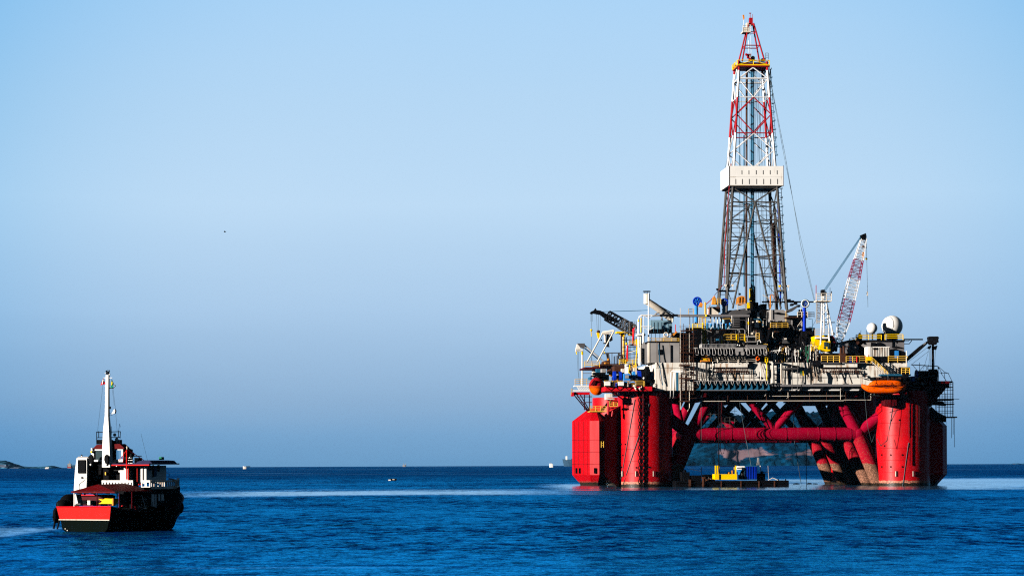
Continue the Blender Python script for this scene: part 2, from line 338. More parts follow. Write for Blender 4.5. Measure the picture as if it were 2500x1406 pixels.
# ---------------------------------------------------------------- the sea
def make_sea():
    mb = MB(); rings = [0, 60, 110, 200, 400, 800, 1600, 3200, 8600]; n = 128
    vs = [(0, 0, 0)]; fs = []
    for r in rings[1:]: vs += [(r*cos(2*pi*k/n), r*sin(2*pi*k/n), 0) for k in range(n)]
    for k in range(n): fs.append((0, 1 + k, 1 + (k+1) % n))
    for i in range(len(rings) - 2):
        for k in range(n):
            j = (k + 1) % n; a = 1 + i*n; b = 1 + (i+1)*n; fs.append((a+k, b+k, b+j, a+j))
    mb.add(vs, fs)
    m, t, b = new_mat('sea_water')
    n_ = lambda k, **kw: (lambda q: [setattr(q, a, v) for a, v in kw.items()] and q or q)(t.nodes.new(k))
    lk = t.links.new
    geo = n_('ShaderNodeNewGeometry'); sp = n_('ShaderNodeSeparateXYZ'); lk(geo.outputs['Position'], sp.inputs[0])
    def noise(scale, detail, sx, sy, rough=0.55, off=0):
        mp = n_('ShaderNodeMapping'); mp.inputs['Scale'].default_value = (sx, sy, 1); mp.inputs['Location'].default_value = (off, off*0.7, off*0.3); lk(geo.outputs['Position'], mp.inputs[0])
        q = n_('ShaderNodeTexNoise'); q.inputs['Scale'].default_value = scale; q.inputs['Detail'].default_value = detail; q.inputs['Roughness'].default_value = rough
        lk(mp.outputs[0], q.inputs['Vector']); return q.outputs['Fac']
    def math(op, a, b=None, c=None):
        q = n_('ShaderNodeMath', operation=op)
        for i, x in enumerate((a, b, c)):
            if x is None: continue
            if isinstance(x, (int, float)): q.inputs[i].default_value = x
            else: lk(x, q.inputs[i])
        return q.outputs[0]
    def mrange(v, a, b2, c=0, d=1, smooth=True):
        q = n_('ShaderNodeMapRange', interpolation_type='SMOOTHSTEP' if smooth else 'LINEAR'); lk(v, q.inputs['Value'])
        for k, x in zip(('From Min', 'From Max', 'To Min', 'To Max'), (a, b2, c, d)): q.inputs[k].default_value = x
        return q.outputs[0]
    # wind ripples on a long low swell
    h1 = noise(0.55, 3, 1.0, 1.0, 0.6); h2 = noise(0.09, 3, 1.0, 1.6, 0.5, 7); h3 = noise(2.4, 2, 1.0, 1.0, 0.6, 3)
    hh = math('ADD', math('MULTIPLY', h1, 0.50), math('ADD', math('MULTIPLY', h2, 1.5), math('MULTIPLY', h3, 0.10)))
    # calm patches: long lanes of smooth water
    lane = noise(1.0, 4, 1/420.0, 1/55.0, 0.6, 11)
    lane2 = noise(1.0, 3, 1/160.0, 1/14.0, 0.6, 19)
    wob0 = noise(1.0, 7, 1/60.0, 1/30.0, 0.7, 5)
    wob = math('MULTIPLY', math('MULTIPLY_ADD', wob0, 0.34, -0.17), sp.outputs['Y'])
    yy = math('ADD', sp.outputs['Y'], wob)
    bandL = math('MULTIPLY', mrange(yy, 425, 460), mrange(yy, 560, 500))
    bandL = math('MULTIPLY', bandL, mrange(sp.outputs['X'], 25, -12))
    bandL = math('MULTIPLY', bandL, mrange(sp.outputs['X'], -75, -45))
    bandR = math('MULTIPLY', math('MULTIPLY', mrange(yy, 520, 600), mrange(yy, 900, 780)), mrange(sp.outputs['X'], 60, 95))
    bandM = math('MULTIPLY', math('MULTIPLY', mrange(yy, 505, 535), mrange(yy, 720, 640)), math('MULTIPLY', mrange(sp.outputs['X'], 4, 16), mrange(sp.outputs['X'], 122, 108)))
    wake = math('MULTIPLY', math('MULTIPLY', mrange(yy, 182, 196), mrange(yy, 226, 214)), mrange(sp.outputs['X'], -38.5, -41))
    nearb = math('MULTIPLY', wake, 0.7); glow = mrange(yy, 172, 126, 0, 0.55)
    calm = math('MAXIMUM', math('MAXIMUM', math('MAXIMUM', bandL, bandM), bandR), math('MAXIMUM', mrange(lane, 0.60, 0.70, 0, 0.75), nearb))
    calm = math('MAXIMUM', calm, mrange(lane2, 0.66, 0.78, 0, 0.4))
    st = math('MULTIPLY_ADD', calm, -0.86, 0.95)
    bp = n_('ShaderNodeBump'); lk(hh, bp.inputs['Height']); lk(st, bp.inputs['Strength']); bp.inputs['Distance'].default_value = 1.6
    # unresolved wave faces: some turned to the sky, some to the deep, at every size
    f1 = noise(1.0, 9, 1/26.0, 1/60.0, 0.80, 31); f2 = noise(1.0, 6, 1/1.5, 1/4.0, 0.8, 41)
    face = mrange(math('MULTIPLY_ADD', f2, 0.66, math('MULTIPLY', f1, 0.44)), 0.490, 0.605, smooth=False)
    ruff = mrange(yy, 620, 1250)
    cr = n_('ShaderNodeMix', data_type='RGBA'); cr.inputs['A'].default_value = (0.0, 0.015, 0.105, 1); cr.inputs['B'].default_value = (0.0, 0.10, 0.24, 1)
    lk(calm, cr.inputs['Factor'])
    df = n_('ShaderNodeBsdfDiffuse'); lk(cr.outputs['Result'], df.inputs['Color']); lk(bp.outputs[0], df.inputs['Normal'])
    gl = n_('ShaderNodeBsdfGlossy'); lk(bp.outputs[0], gl.inputs['Normal'])
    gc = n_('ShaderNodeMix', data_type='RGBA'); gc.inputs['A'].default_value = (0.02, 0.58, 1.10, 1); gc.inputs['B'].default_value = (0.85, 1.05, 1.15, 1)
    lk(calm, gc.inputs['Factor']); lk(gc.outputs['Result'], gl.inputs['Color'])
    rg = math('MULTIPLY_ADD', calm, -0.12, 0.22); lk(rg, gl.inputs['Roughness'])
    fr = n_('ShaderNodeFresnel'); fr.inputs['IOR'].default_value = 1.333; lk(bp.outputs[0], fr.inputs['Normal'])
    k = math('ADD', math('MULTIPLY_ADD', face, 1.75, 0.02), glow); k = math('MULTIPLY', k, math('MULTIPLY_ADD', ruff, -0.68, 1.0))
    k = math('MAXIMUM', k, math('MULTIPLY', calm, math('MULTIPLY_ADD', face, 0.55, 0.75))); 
    fk = math('MULTIPLY', fr.outputs[0], k)
    mxs = n_('ShaderNodeMixShader'); lk(fk, mxs.inputs[0]); lk(df.outputs[0], mxs.inputs[1]); lk(gl.outputs[0], mxs.inputs[2])
    lk(mxs.outputs[0], t.nodes['Material Output'].inputs['Surface']); t.nodes.remove(b)
    build(mb, 'sea', m, kind='structure')
make_sea()

# ---------------------------------------------------------------- far shore
W0 = Frame(0, 0, 0)
def hill(name, label, pts, Y, depth, mat, seed, y_base=1139.0, nx=150, ny=44):
    from mathutils import noise as mn
    mb = MB(); xs0, xs1 = pts[0][0], pts[-1][0]
    def top(x):
        for (a, b), (c, d) in zip(pts, pts[1:]):
            if a <= x <= c: return b + (d - b) * (x - a) / (c - a)
        return y_base
    vs = []
    for j in range(ny + 1):
        tj = j / ny; prof = sin(pi * tj) ** 0.75 if 0 < tj < 1 else 0
        for i in range(nx + 1):
            x = xs0 + (xs1 - xs0) * i / nx; p = W0.p(x, top(x), Y); hgt = max(0, p[2]); yv = Y + depth * (tj - 0.5) * 2
            f = mn.fractal(Vector((p[0]*.012, yv*.012, seed)), 1.0, 2.0, 5)
            g = mn.fractal(Vector((p[0]*.05, yv*.05, seed + 9)), 1.0, 2.0, 4)
            z = hgt * prof * (1 + 0.16 * f) + hgt * prof * .05 * g - 0.5
            vs.append((p[0] + 10 * g, yv + 30 * f, z if 0 < j < ny else -1.5))
    fs = [(j*(nx+1)+i, j*(nx+1)+i+1, (j+1)*(nx+1)+i+1, (j+1)*(nx+1)+i) for j in range(ny) for i in range(nx)]
    mb.add(vs, fs, True)
    return build(mb, name, mat, kind='structure')
def hill_mat(name, green, rock, lim, sc_=0.02, zmid=26.0):  # green is plant colour tinted blue to carry the distance haze
    m, t, b = new_mat(name); b.inputs['Roughness'].default_value = 1.0; b.inputs['Specular IOR Level'].default_value = 0.0
    n_ = lambda k, **kw: (lambda q: [setattr(q, a, v) for a, v in kw.items()] and q or q)(t.nodes.new(k))
    tcn = n_('ShaderNodeTexCoord'); q = n_('ShaderNodeTexNoise'); q.inputs['Scale'].default_value = sc_; q.inputs['Detail'].default_value = 6; q.inputs['Roughness'].default_value = 0.6
    mpz = n_('ShaderNodeMapping'); mpz.inputs['Scale'].default_value = (1, 0.4, 2.6); t.links.new(tcn.outputs['Object'], mpz.inputs[0]); t.links.new(mpz.outputs[0], q.inputs['Vector'])
    q2 = n_('ShaderNodeTexNoise'); q2.inputs['Scale'].default_value = sc_*7; q2.inputs['Detail'].default_value = 5; t.links.new(tcn.outputs['Object'], q2.inputs['Vector'])
    g = n_('ShaderNodeValToRGB'); g.color_ramp.elements[0].position = 0.38; g.color_ramp.elements[1].position = 0.66
    g.color_ramp.elements[0].color = tuple(x*0.25 for x in green) + (1,); g.color_ramp.elements[1].color = tuple(x*1.5 for x in green) + (1,)
    t.links.new(q2.outputs['Fac'], g.inputs['Fac']); mpz2 = mpz
    sp = n_('ShaderNodeSeparateXYZ'); t.links.new(tcn.outputs['Object'], sp.inputs[0])
    zc = n_('ShaderNodeMath', operation='MULTIPLY_ADD'); t.links.new(sp.outputs['Z'], zc.inputs[0]); zc.inputs[1].default_value = 1.0; zc.inputs[2].default_value = -zmid
    za = n_('ShaderNodeMath', operation='ABSOLUTE'); t.links.new(zc.outputs[0], za.inputs[0])
    zz = n_('ShaderNodeMath', operation='MULTIPLY_ADD'); t.links.new(za.outputs[0], zz.inputs[0]); zz.inputs[1].default_value = -0.010; t.links.new(q.outputs['Fac'], zz.inputs[2])
    th = n_('ShaderNodeMapRange', interpolation_type='SMOOTHSTEP'); t.links.new(zz.outputs[0], th.inputs['Value']); th.inputs['From Min'].default_value = lim; th.inputs['From Max'].default_value = lim + 0.05
    mix = n_('ShaderNodeMix', data_type='RGBA'); t.links.new(th.outputs[0], mix.inputs['Factor']); t.links.new(g.outputs[0], mix.inputs['A']); mix.inputs['B'].default_value = tuple(rock) + (1,)
    t.links.new(mix.outputs['Result'], b.inputs['Base Color']); return m
hm = hill_mat('island_cover_hazed', (0.001, 0.030, 0.072), (0.16, 0.105, 0.12), 0.45, 0.009)
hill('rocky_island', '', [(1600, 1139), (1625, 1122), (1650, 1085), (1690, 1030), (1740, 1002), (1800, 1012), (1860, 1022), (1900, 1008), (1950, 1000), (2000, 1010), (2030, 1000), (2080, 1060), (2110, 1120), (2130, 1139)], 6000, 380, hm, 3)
hm2 = hill_mat('headland_cover_hazed', (0.035, 0.13, 0.22), (0.12, 0.14, 0.20), 0.46, 0.012, 8.0)  # paler blue of the haze is mixed into this land colour too
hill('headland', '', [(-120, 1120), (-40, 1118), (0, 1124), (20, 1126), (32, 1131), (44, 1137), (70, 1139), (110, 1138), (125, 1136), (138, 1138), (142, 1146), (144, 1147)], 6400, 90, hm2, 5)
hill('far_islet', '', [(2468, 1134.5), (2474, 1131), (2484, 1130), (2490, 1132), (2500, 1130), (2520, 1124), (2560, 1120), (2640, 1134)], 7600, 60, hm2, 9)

# far vessels and small craft
def boat_hull(mb, F, x0, x1, y_deck, y_keel, v, beam, bow=1, z0=-0.3):
    a, b = F.p(x0, y_deck, v), F.p(x1, y_deck, v); z1 = a[2]; Ln = b[0] - a[0]; n = 10; rs = []
    for i in range(n + 1):
        t_ = i / n; tb = t_ if bow > 0 else 1 - t_
        wdt = beam/2 * (0.75 + 0.25*min(1, tb*4)) * (1 - max(0, (tb - 0.62)/0.38) ** 1.8 * 0.97); sheer = 0.12 * z1 * tb ** 3
        x = a[0] + Ln * t_; k = 0.9 if tb < 0.95 else 0.97
        rake = (Ln * 0.06 * (tb ** 3)) * (1 if bow > 0 else -1)
        rs.append([(x, v - wdt, z1 + sheer), (x - rake, v - wdt*0.7, z0), (x - rake, v + wdt*0.7, z0), (x, v + wdt, z1 + sheer)])
    return mb.rings(rs, False)
def cargo(name, label, x0, x1, yd, yw, Y, hullm, houses, bow=-1, cat='ship', group=None, extra=()):
    c = W0.p((x0+x1)/2, yw, Y); t_ = thing(W0, name, label, cat, (c[0], Y, 0), group)
    k = Y/600.0; bm = abs(W0.p(x1, yd, Y)[0] - W0.p(x0, yd, Y)[0]) * 0.28
    build(boat_hull(MB(), W0, x0, x1, yd, yw, Y, bm, bow), 'hull', hullm, t_)
    for nm, mt, ops in houses: build(draw(W0, [tuple(Y + q*bm*0.35 if (q_i >= 5 and o[0] == 'b') else q for q_i, q in enumerate(o)) for o in ops], sc_m=0.1*k), nm, mt, t_)
    return t_
cargo('cargo_ship', 'hazy blue ship on the horizon with a white mast, half hidden behind the red tank', 1373, 1440, 1122, 1134, 6000, 'ship_blue', [('deckhouse', 'clean_white', [('b', 1381, 1113, 1385, 1122, -1, 1)]), ('hatch', 'ship_blue', [('b', 1395, 1119, 1430, 1122, -1, 1)])], -1)
cargo('cargo_ship', 'blue grey ship with white and red aft house on the horizon just behind the tug', 164, 200, 1135, 1147, 6200, 'ship_blue', [('deckhouse', 'light_grey', [('b', 165, 1131, 173, 1146, -1.6, 1)]), ('stripe', 'ship_red', [('b', 164.6, 1139, 173.4, 1141.5, -1.7, 1)]), ('mast', 'light_grey', [('b', 169.5, 1125, 170.5, 1131, -0.4, 0.4)])], 1)
cargo('ferry', 'small white ferry lying off the end of the low headland', 110, 121, 1142, 1146, 5200, 'clean_white', [('deckhouse', 'clean_white', [('b', 111.5, 1139.5, 119, 1142.3, -1, 1)]), ('window_band', 'glass', [('b', 112.5, 1140.4, 118, 1141.2, -1.05, 0.9)])], 1, 'ferry')
cargo('fishing_boat', 'tiny white boat with dark wheelhouse on the open horizon at the left', 593, 601, 1138.2, 1140.5, 3800, 'white', [('wheelhouse', 'ship_blue', [('b', 600.5, 1137.2, 611, 1139.6, -0.5, 0.5)])], -1, 'boat')
cargo('fishing_boat', 'tiny white boat near the horizon just left of the ship behind the red tank', 1341, 1350, 1132.0, 1134.5, 4200, 'clean_white', [('wheelhouse', 'white', [('b', 1343, 1130.6, 1347, 1132.2, -0.8, 0.8)]), ('mast', 'dark', [('b', 1344.6, 1129, 1345.3, 1130.6, -0.2, 0.2)])], -1, 'boat')
cargo('sailing_ship', 'faint pinkish ship with two masts far out on the horizon', 983, 992, 1135, 1136.4, 7000, 'light_grey', [('mast', 'light_grey', [('b', 985, 1130.5, 986, 1135.2, -0.3, 0.3)]), ('mast', 'light_grey', [('b', 989, 1131, 990.2, 1135.2, -0.3, 0.3)])], 1, 'ship')
cargo('motor_launch', 'small dark launch with white bow on the water left of the rig', 947, 968, 1170.8, 1174, 860, 'black', [('bow_panel', 'clean_white', [('b', 948, 1170, 954, 1173.4, -1.3, 0)]), ('canopy', 'black', [('b', 952, 1167.5, 958, 1170.8, -1, 1), ('b', 960, 1167.8, 968.5, 1171, -1, 1)]), ('seat', 'cream', [('b', 958, 1169, 963, 1171.8, -1.1, 0.5)])], -1, 'boat')

def bird():
    c = W0.p(549, 566, 300); mb = MB()
    mb.sphere(c, 0.07, 8, 6, 1.8, 1, 1)
    x, y, z = c
    mb.add([(x-.06,y,z+.02),(x+.08,y,z+.02),(x+.02,y-.28,z+.10),(x-.02,y-.52,z+.05),(x-.06,y,z-.01),(x+.08,y,z-.01)], [(0,1,2,3),(5,4,3,2)])
    mb.add([(x-.06,y,z+.02),(x+.08,y,z+.02),(x+.02,y+.28,z+.10),(x-.02,y+.52,z+.05),(x-.06,y,z-.01),(x+.08,y,z-.01)], [(3,2,1,0),(2,3,4,5)])
    mb.add([(x+.10,y,z),(x+.2,y-.05,z),(x+.2,y+.05,z)], [(0,1,2)])
    build(mb, 'sea_bird', 'black', None, W0, c, 'lone dark bird flying in the open sky', 'bird')
bird()

def haze():
    mb = MB(); mb.box((-8900, -300, -6), (8900, 8900, 190))
    m = bpy.data.materials.new('haze'); m.use_nodes = True; t = m.node_tree; t.nodes.clear()
    o = t.nodes.new('ShaderNodeOutputMaterial'); v = t.nodes.new('ShaderNodeVolumePrincipled')
    v.inputs['Color'].default_value = (0.14, 0.46, 0.85, 1); v.inputs['Density'].default_value = HAZE; v.inputs['Anisotropy'].default_value = 0.0
    t.links.new(v.outputs[0], o.inputs['Volume'])
    ob = build(mb, 'haze', m, kind='stuff')
HAZE = 0.000008
if HAZE: haze()
# ================================================================ the drilling rig
R = Frame(33.52, 580.0, radians(4.4))
DECK = R.p(1700, 885, 0)[2]; DBOT = R.p(1700, 953, 0)[2]; GR = DECK
rig = thing(R, 'drilling_rig', 'huge red and white floating drilling rig standing in the water on fat red columns', 'oil rig', (R.p(1890, 1188, 30)[0], 30, 0))
RC = 6.5
def col_u(px, v): return R.p(px, 1133, v)[0]
def on_col(cu, cv, px, py, off=0.05, r=RC):
    v = cv - r
    for _ in range(6):
        q = R.p(px, py, v); d = max(-r, min(r, q[0] - cu)); v = cv - math.sqrt(max(0, (r+off)**2 - d*d))
    return R.p(px, py, v)
NL = (col_u(1575, 7), 7.0); NR = (col_u(2204, 7), 7.0)
FL = (NL[0], 62.0); FR_ = (NR[0], 62.0)
for (cu, cv) in (NL, NR, FL, FR_):
    prof = [(RC, -4), (RC, DBOT - 0.05)]
    c = build(MB().lathe((cu, cv), prof, 48), 'column', 'hull_red', rig)
    for z in (3.2, 6.1, 9, 12, 15.0, 18.2): build(MB().torus((cu, cv, z), RC, .05, 'z', 48, 5), 'weld_ring', 'hull_red', c)
    if cv < 20:
        for px, py in ([(1513,1084),(1517,1084),(1527,1084),(1521,1111),(1518,1140),(1554,1141),(1585,1140),(1540,975)] if cu == NL[0] else [(2176,1025),(2196,1025),(2153,1110),(2175,1110),(2203,1110),(2153,1139),(2175,1139),(2203,1139),(2160,1088)]):
            q = on_col(cu, cv, px, py, 0.02); build(MB().sphere(q, 0.22, 8, 6), 'porthole', 'black', c)
        for px in ((1522, 1555, 1598) if cu == NL[0] else (2190, 2232)):
            q = on_col(cu, cv, px, 1156, 0.0); mb = MB(); mb.box((q[0]-.25, q[1]-.14, q[2]-.65), (q[0]+.25, q[1]+.4, q[2]+.65))
            build(mb, 'draught_plate', 'maroon', c)
            mb = MB(); mb.box((q[0]-.40, q[1]-.2, q[2]-.6), (q[0]-.26, q[1]+.4, q[2]+.6)); build(mb, 'fairlead_guide', 'cream', c)
def tank(plan, ctr, levels, name='side_tank', mat='tank_red'):
    rs = []
    for z, k in levels: rs.append([(ctr[0] + (u - ctr[0])*k, ctr[1] + (v - ctr[1])*k, z) for u, v in plan])
    return build(MB().rings(rs, False), name, mat, rig)
pu = lambda px, v: (col_u(px, v), v)
tL = tank([pu(1397,62), pu(1440,54), pu(1463,52.3), pu(1476,56), pu(1480,70), pu(1405,72)], pu(1452,62), [(-2,.5),(0.6,.68),(2.7,1),(16.6,1),(19.7,.30),(19.9,.28)])
mb = MB()
for t_ in (0.14, 0.38, 0.66, 0.86):
    a, b = pu(1397,62), pu(1440,54); u, v = a[0]+(b[0]-a[0])*t_, a[1]+(b[1]-a[1])*t_
    mb.tube([(u-.03, v-.03, 2.8), (u-.03, v-.03, 16.5)], 0.055, 4)
for z in (5.5, 8.6, 11.7):
    a, b, c_ = pu(1397,62), pu(1440,54), pu(1463,52.3); mb.tube([(a[0],a[1]-.02,z),(b[0],b[1]-.02,z),(c_[0],c_[1]-.02,z)], 0.05, 4)
build(mb, 'weld_seam', 'maroon', tL)
for px, v in ((1408, 59.8), (1416, 58.3), (1453, 52.7)):
    u = col_u(px, v); mb = MB(); mb.box((u-.3, v-.25, 3.1), (u+.25, v+.6, 4.5)); build(mb, 'anode_pocket', 'black', tL)
tN = tank([pu(1476,2.6), pu(1514,5.6), pu(1520,14), pu(1480,14)], (NL[0], NL[1]+1), [(-2,.60),(0.4,.72),(2.6,1),(17.2,1),(19.6,.55)])
q = R.p(1473, 1085, 4); mb = MB().ladder(R.p(1471, 1092, 3.0), R.p(1471, 1077, 3.0), 0.55, 0.08, 0.4); build(mb, 'ladder', 'rail_yellow', tN)
tR = tank([pu(2268,6.6), pu(2302,7.2), pu(2312,10), pu(2312,19), pu(2285,24), pu(2262,22)], (NR[0]+2, 12), [(-2,.66),(0.4,.78),(2.7,1),(14.4,1),(18.4,.60),(18.6,.58)])
tank([(FR_[0] + FL[0] - u, v) for u, v in [(FL[0]-9, 60), (FL[0]-5, 54), (FL[0]-3, 54), (FL[0]-3, 70), (FL[0]-8, 70)]], (FR_[0], 62), [(-2,.6),(0.6,.7),(2.7,1),(16.6,1),(19.7,.4)])

# braces: near and far rows, and the ones across
def brace(pts, r, name='brace', mat='brace_red', n=20): return build(MB().tube(pts, r, n), name, mat, rig)
def row(v):
    uL, uR = (NL[0], NR[0]); zn = R.p(1890, 1060, 7)[2]; nL, nR = uL + 10.9, uR - 10.9; uc = (uL + uR) / 2; zt = DBOT + 0.2
    brace([(nL + 0.6, v, zn), (nR - 0.6, v, zn)], 1.62)
    for uu, sg in ((nL, 1), (nR, -1)):
        build(MB().sphere((uu, v, zn), 1.85, 20, 12), 'brace_node', 'brace_red', rig)
        brace([(uu, v, zn), (uu + sg*5.6, v, zt)], 1.45)
        brace([(uu, v, zn), (uu - sg*5.2, v, zt - 6.5)], 1.45)
        brace([(uu, v, zn), (uu - sg*6.4, v, -3)], 1.75, mat='growth')
        mb = MB()
        for k in (0.85, 2.6, 8.0, 14): mb.tube([(uu + sg*k*2.2, v, zn), (uu + sg*(k*2.2 + .25), v, zn)], 1.70, 20)
        build(mb, 'stiffener_ring', 'brace_red', rig)
    for sg in (-1, 1): brace([(uc, v, zn + 1.0), (uc + sg*8.2, v, zt)], 0.95)
    return zn, nL, nR
zn, nLu, nRu = row(7.0); row(62.0)
# a transverse frame between the near and far columns on each side
for uu, sg in ((nLu, -1), (nRu, 1)):
    for (a, b, r_, m_) in (((uu, 7, zn), (uu, 62, zn), 1.3, 'brace_red'), ((uu, 34, zn), (uu - 5*sg, 34, DBOT), 1.2, 'brace_red'), ((uu, 34, zn), (uu + 7.5*sg, 34, -3), 1.6, 'growth'),
                        ((uu, 20, zn), (uu, 34, DBOT), 1.0, 'brace_red'), ((uu, 48, zn), (uu, 34, DBOT), 1.0, 'brace_red'), ((uu, 24, zn), (uu + 7*sg, 20, -3), 1.5, 'growth'), ((uu, 46, zn), (uu + 7*sg, 50, -3), 1.5, 'growth')):
        brace([a, b], r_, mat=m_)
for v in (22, 48):
    uc = (NL[0] + NR[0]) / 2
    for sg in (-1, 1):
        brace([(uc + sg*14, v, zn + .5), (uc + sg*5, v, DBOT)], 0.8); brace([(uc, v, zn + 1), (uc + sg*9, v, DBOT)], 0.75)
build(MB().ladder((nLu + 7, 5.2, zn + 1.5), (nLu + 7, 5.2, DBOT), 0.7, 0.06), 'ladder', 'maroon', rig)

# deck box
DU0, DU1 = R.p(1600, 900, 0)[0], R.p(2215, 900, 0)[0]
def D(name, mat, *ops, parent=None, label=None): return P(R, parent or rig, name, mat, *ops, label=label)
deck = build(MB().box((DU0, 0, DBOT), (DU1, 62, DECK)), 'deck_box', 'white', rig)
gmb = MB()
for k in range(9): u = DU0 + 6 + k * (DU1 - DU0 - 12) / 8; gmb.box((u - .25, 1.2, DBOT - 1.5), (u + .25, 61, DBOT - 0.01))
for v in (3, 16, 30, 44, 58): gmb.box((DU0 + 3, v - .3, DBOT - 1.2), (DU1 - 3, v + .3, DBOT - 0.02))
build(gmb, 'deck_girders', 'maroon', rig)
def D(name, mat, *ops, parent=None, label=None): return P(R, parent or rig, name, mat, *ops, label=label)
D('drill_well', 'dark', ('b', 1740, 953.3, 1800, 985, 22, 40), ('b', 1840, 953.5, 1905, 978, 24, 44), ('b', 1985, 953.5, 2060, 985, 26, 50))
# dark box put in for shadow and clutter left of the deck, with pipes
gal = build(MB().box((DU0 - 3.2, 9, DBOT + .3), (DU0 - .02, 61, DECK - 1.2)), 'side_shade_box', 'dark', rig)
rg_ = random.Random(5)
for k in range(34):
    v_ = rg_.uniform(9, 58); z_ = rg_.uniform(DBOT + 1, DECK - 1.5); m_ = rg_.choice(['rust', 'steel', 'cream', 'grey', 'tan_orange', 'teal', 'rust', 'light_grey'])
    build(MB().box((DU0 - 3.3 - rg_.uniform(.1, .8), v_, z_), (DU0 - 3.22, v_ + rg_.uniform(.5, 3), z_ + rg_.uniform(.3, 1.6))) if k % 2 else MB().tube([(DU0 - 3.5, v_, DBOT + .5), (DU0 - 3.5, v_, z_ + 1), (DU0 - 3.5, v_ + 2, z_ + 1)], rg_.uniform(.08, .2), 6), 'side_fitting', m_, gal)
build(MB().rail((DU0 - 3.3, 9, DECK - 1.2), (DU0 - 3.3, 60, DECK - 1.2), 1.2, 2.0, .07), 'deck_side_rail', 'rail_yellow', gal)
# work scaffold seen between the braces, hung under the deck
for k in range(7): D('under_scaffold', 'steel', ('t', .45, [(1722 + k*12, 985, 30), (1722 + k*12, 1048, 30)], 4))
for k in range(6): D('under_scaffold', 'steel', ('t', .45, [(1718, 1003 + k*8, 30), (1800, 1003 + k*8, 30)], 4))
# things on the white front wall
D('wall_seam', 'dark', *[('b', x-.35, 886, x+.35, 924, -0.03, 0.1) for x in (1699, 1789, 1834, 2050, 2096)], ('b', 1700, 921.2, 2108, 922, -0.06, 0.1), ('b', 1602, 897.5, 1660, 898.1, -0.04, .1), parent=deck)
for x0 in (1735, 2003):
    dx = x0 - 1735
    D('balcony', 'white', ('b', x0+8, 887.5, x0+90, 896, -0.85, 0.02), ('q', [(x0+4, 896), (x0+88, 896), (x0+97, 886), (x0+12, 886)], -0.5, 0.03), parent=deck)
    D('balcony_slot_shadow', 'black', ('b', x0-2, 896.3, x0+92, 898.6, -0.45, 0.03), ('q', [(x0+89, 899), (x0+94, 899), (x0+102, 885), (x0+94, 885)], -0.7, 0.04), parent=deck)  # black slot; its slanted end piece is a shadow drawn as solid
    D('balcony_rail', 'rust', *[('t', 0.7, [(x0+6+k*4.2, 899, -0.9), (x0+6+k*4.2, 908, -0.9)], 4) for k in range(21)], ('t', 0.7, [(x0+2, 908.5, -0.9), (x0+94, 908.5, -0.9)], 4), ('o', x0+90, 909, 3.5, 0.7, -0.9), parent=deck)
    D('hose_bundle', 'dark', *[('t', 0.9, [(x0-6+k*2, 900+k, -1.0), (x0-8+k*3, 914, -1.4), (x0-2+k*2, 932, -1.1)], 5) for k in range(4)], ('t', 1.1, [(x0+34, 899, -.8), (x0+42, 930, -1.0)], 5), ('t', 0.9, [(x0+48, 899, -.8), (x0+40, 930, -1.0)], 5), ('t', .7, [(x0+50, 899, -.8), (x0+60, 931, -.9)], 5), parent=deck)
D('downpipe', 'clean_white', ('t', 1.5, [(1669, 905, -1.2), (1640, 905, -1.2), (1638, 909, -1.2), (1637.5, 968, -1.2), (1635, 971, -1.2)], 8), ('t', 1.5, [(1669, 907.5, -1.4), (1649, 907.5, -1.4), (1646, 911, -1.4), (1645, 968, -1.4), (1642, 971, -1.4)], 8), parent=deck)
D('downpipe', 'white', ('t', 1.2, [(1854, 884, -1), (1857, 884, -1), (1857.5, 930, -1)], 8), ('t', 1.9, [(1876, 883, -1), (1885, 883, -1), (1886, 887, -1), (1885.5, 945, -1)], 8), ('t', 1.7, [(1907, 888, -1), (1907.5, 950, -1)], 8), ('t', .9, [(1740, 882, -1), (1740, 920, -1)], 5), ('t', .8, [(1752, 878, -1.2), (1751, 876, -1.2), (1749, 876, -1.2)], 5), parent=deck)
D('downpipe', 'yellow', ('t', 1.3, [(1872, 884, -1.3), (1872.5, 932, -1.3)], 6), parent=deck)
D('downpipe', 'steel', ('t', .9, [(1934, 860, -1.6), (1934, 953, -1.6)], 6), ('t', .9, [(1948, 862, -1.6), (1947.5, 953, -1.6)], 6), ('t', .8, [(1889, 886, -1.4), (1888, 946, -1.4)], 6), ('t', .9, [(1876, 960, -1.4), (1871, 960, -1.4), (1866, 966, -1.2)], 5), parent=deck)
D('wall_recess', 'teal', ('b', 1897, 889, 1905.5, 937, -0.06, 0.3), ('b', 1924.5, 904, 1930, 953, -0.06, 0.3), ('b', 1650.5, 908, 1655.5, 953, -0.06, .3), ('b', 1837.5, 888, 1840, 911, -0.06, .3), parent=deck)
D('wall_ledge', 'steel', ('b', 1894, 884.6, 1914, 886.8, -1.3, .02), ('b', 1912, 899.5, 1947, 902, -1.6, .02), ('b', 1860, 884, 1876, 885.5, -1.2, .02), parent=deck)
D('wall_cable', 'dark', ('t', .5, [(1607, 885, -.4), (1609, 900, -.5), (1611, 925, -.5), (1616, 936, -.5), (1618, 952, -.4)], 5), ('t', .5, [(1858, 887, -.3), (1864, 905, -.3), (1870, 928, -.3)], 4), parent=deck)
D('wall_mark', 'dark', *[('b', x, 919.5, x+1.3, 920.8+ (i % 2), -0.04, .1) for i, x in enumerate((1851, 1853.4, 1855, 1857, 1859, 2110, 2113, 2115, 2119, 1622, 1624))], parent=deck)
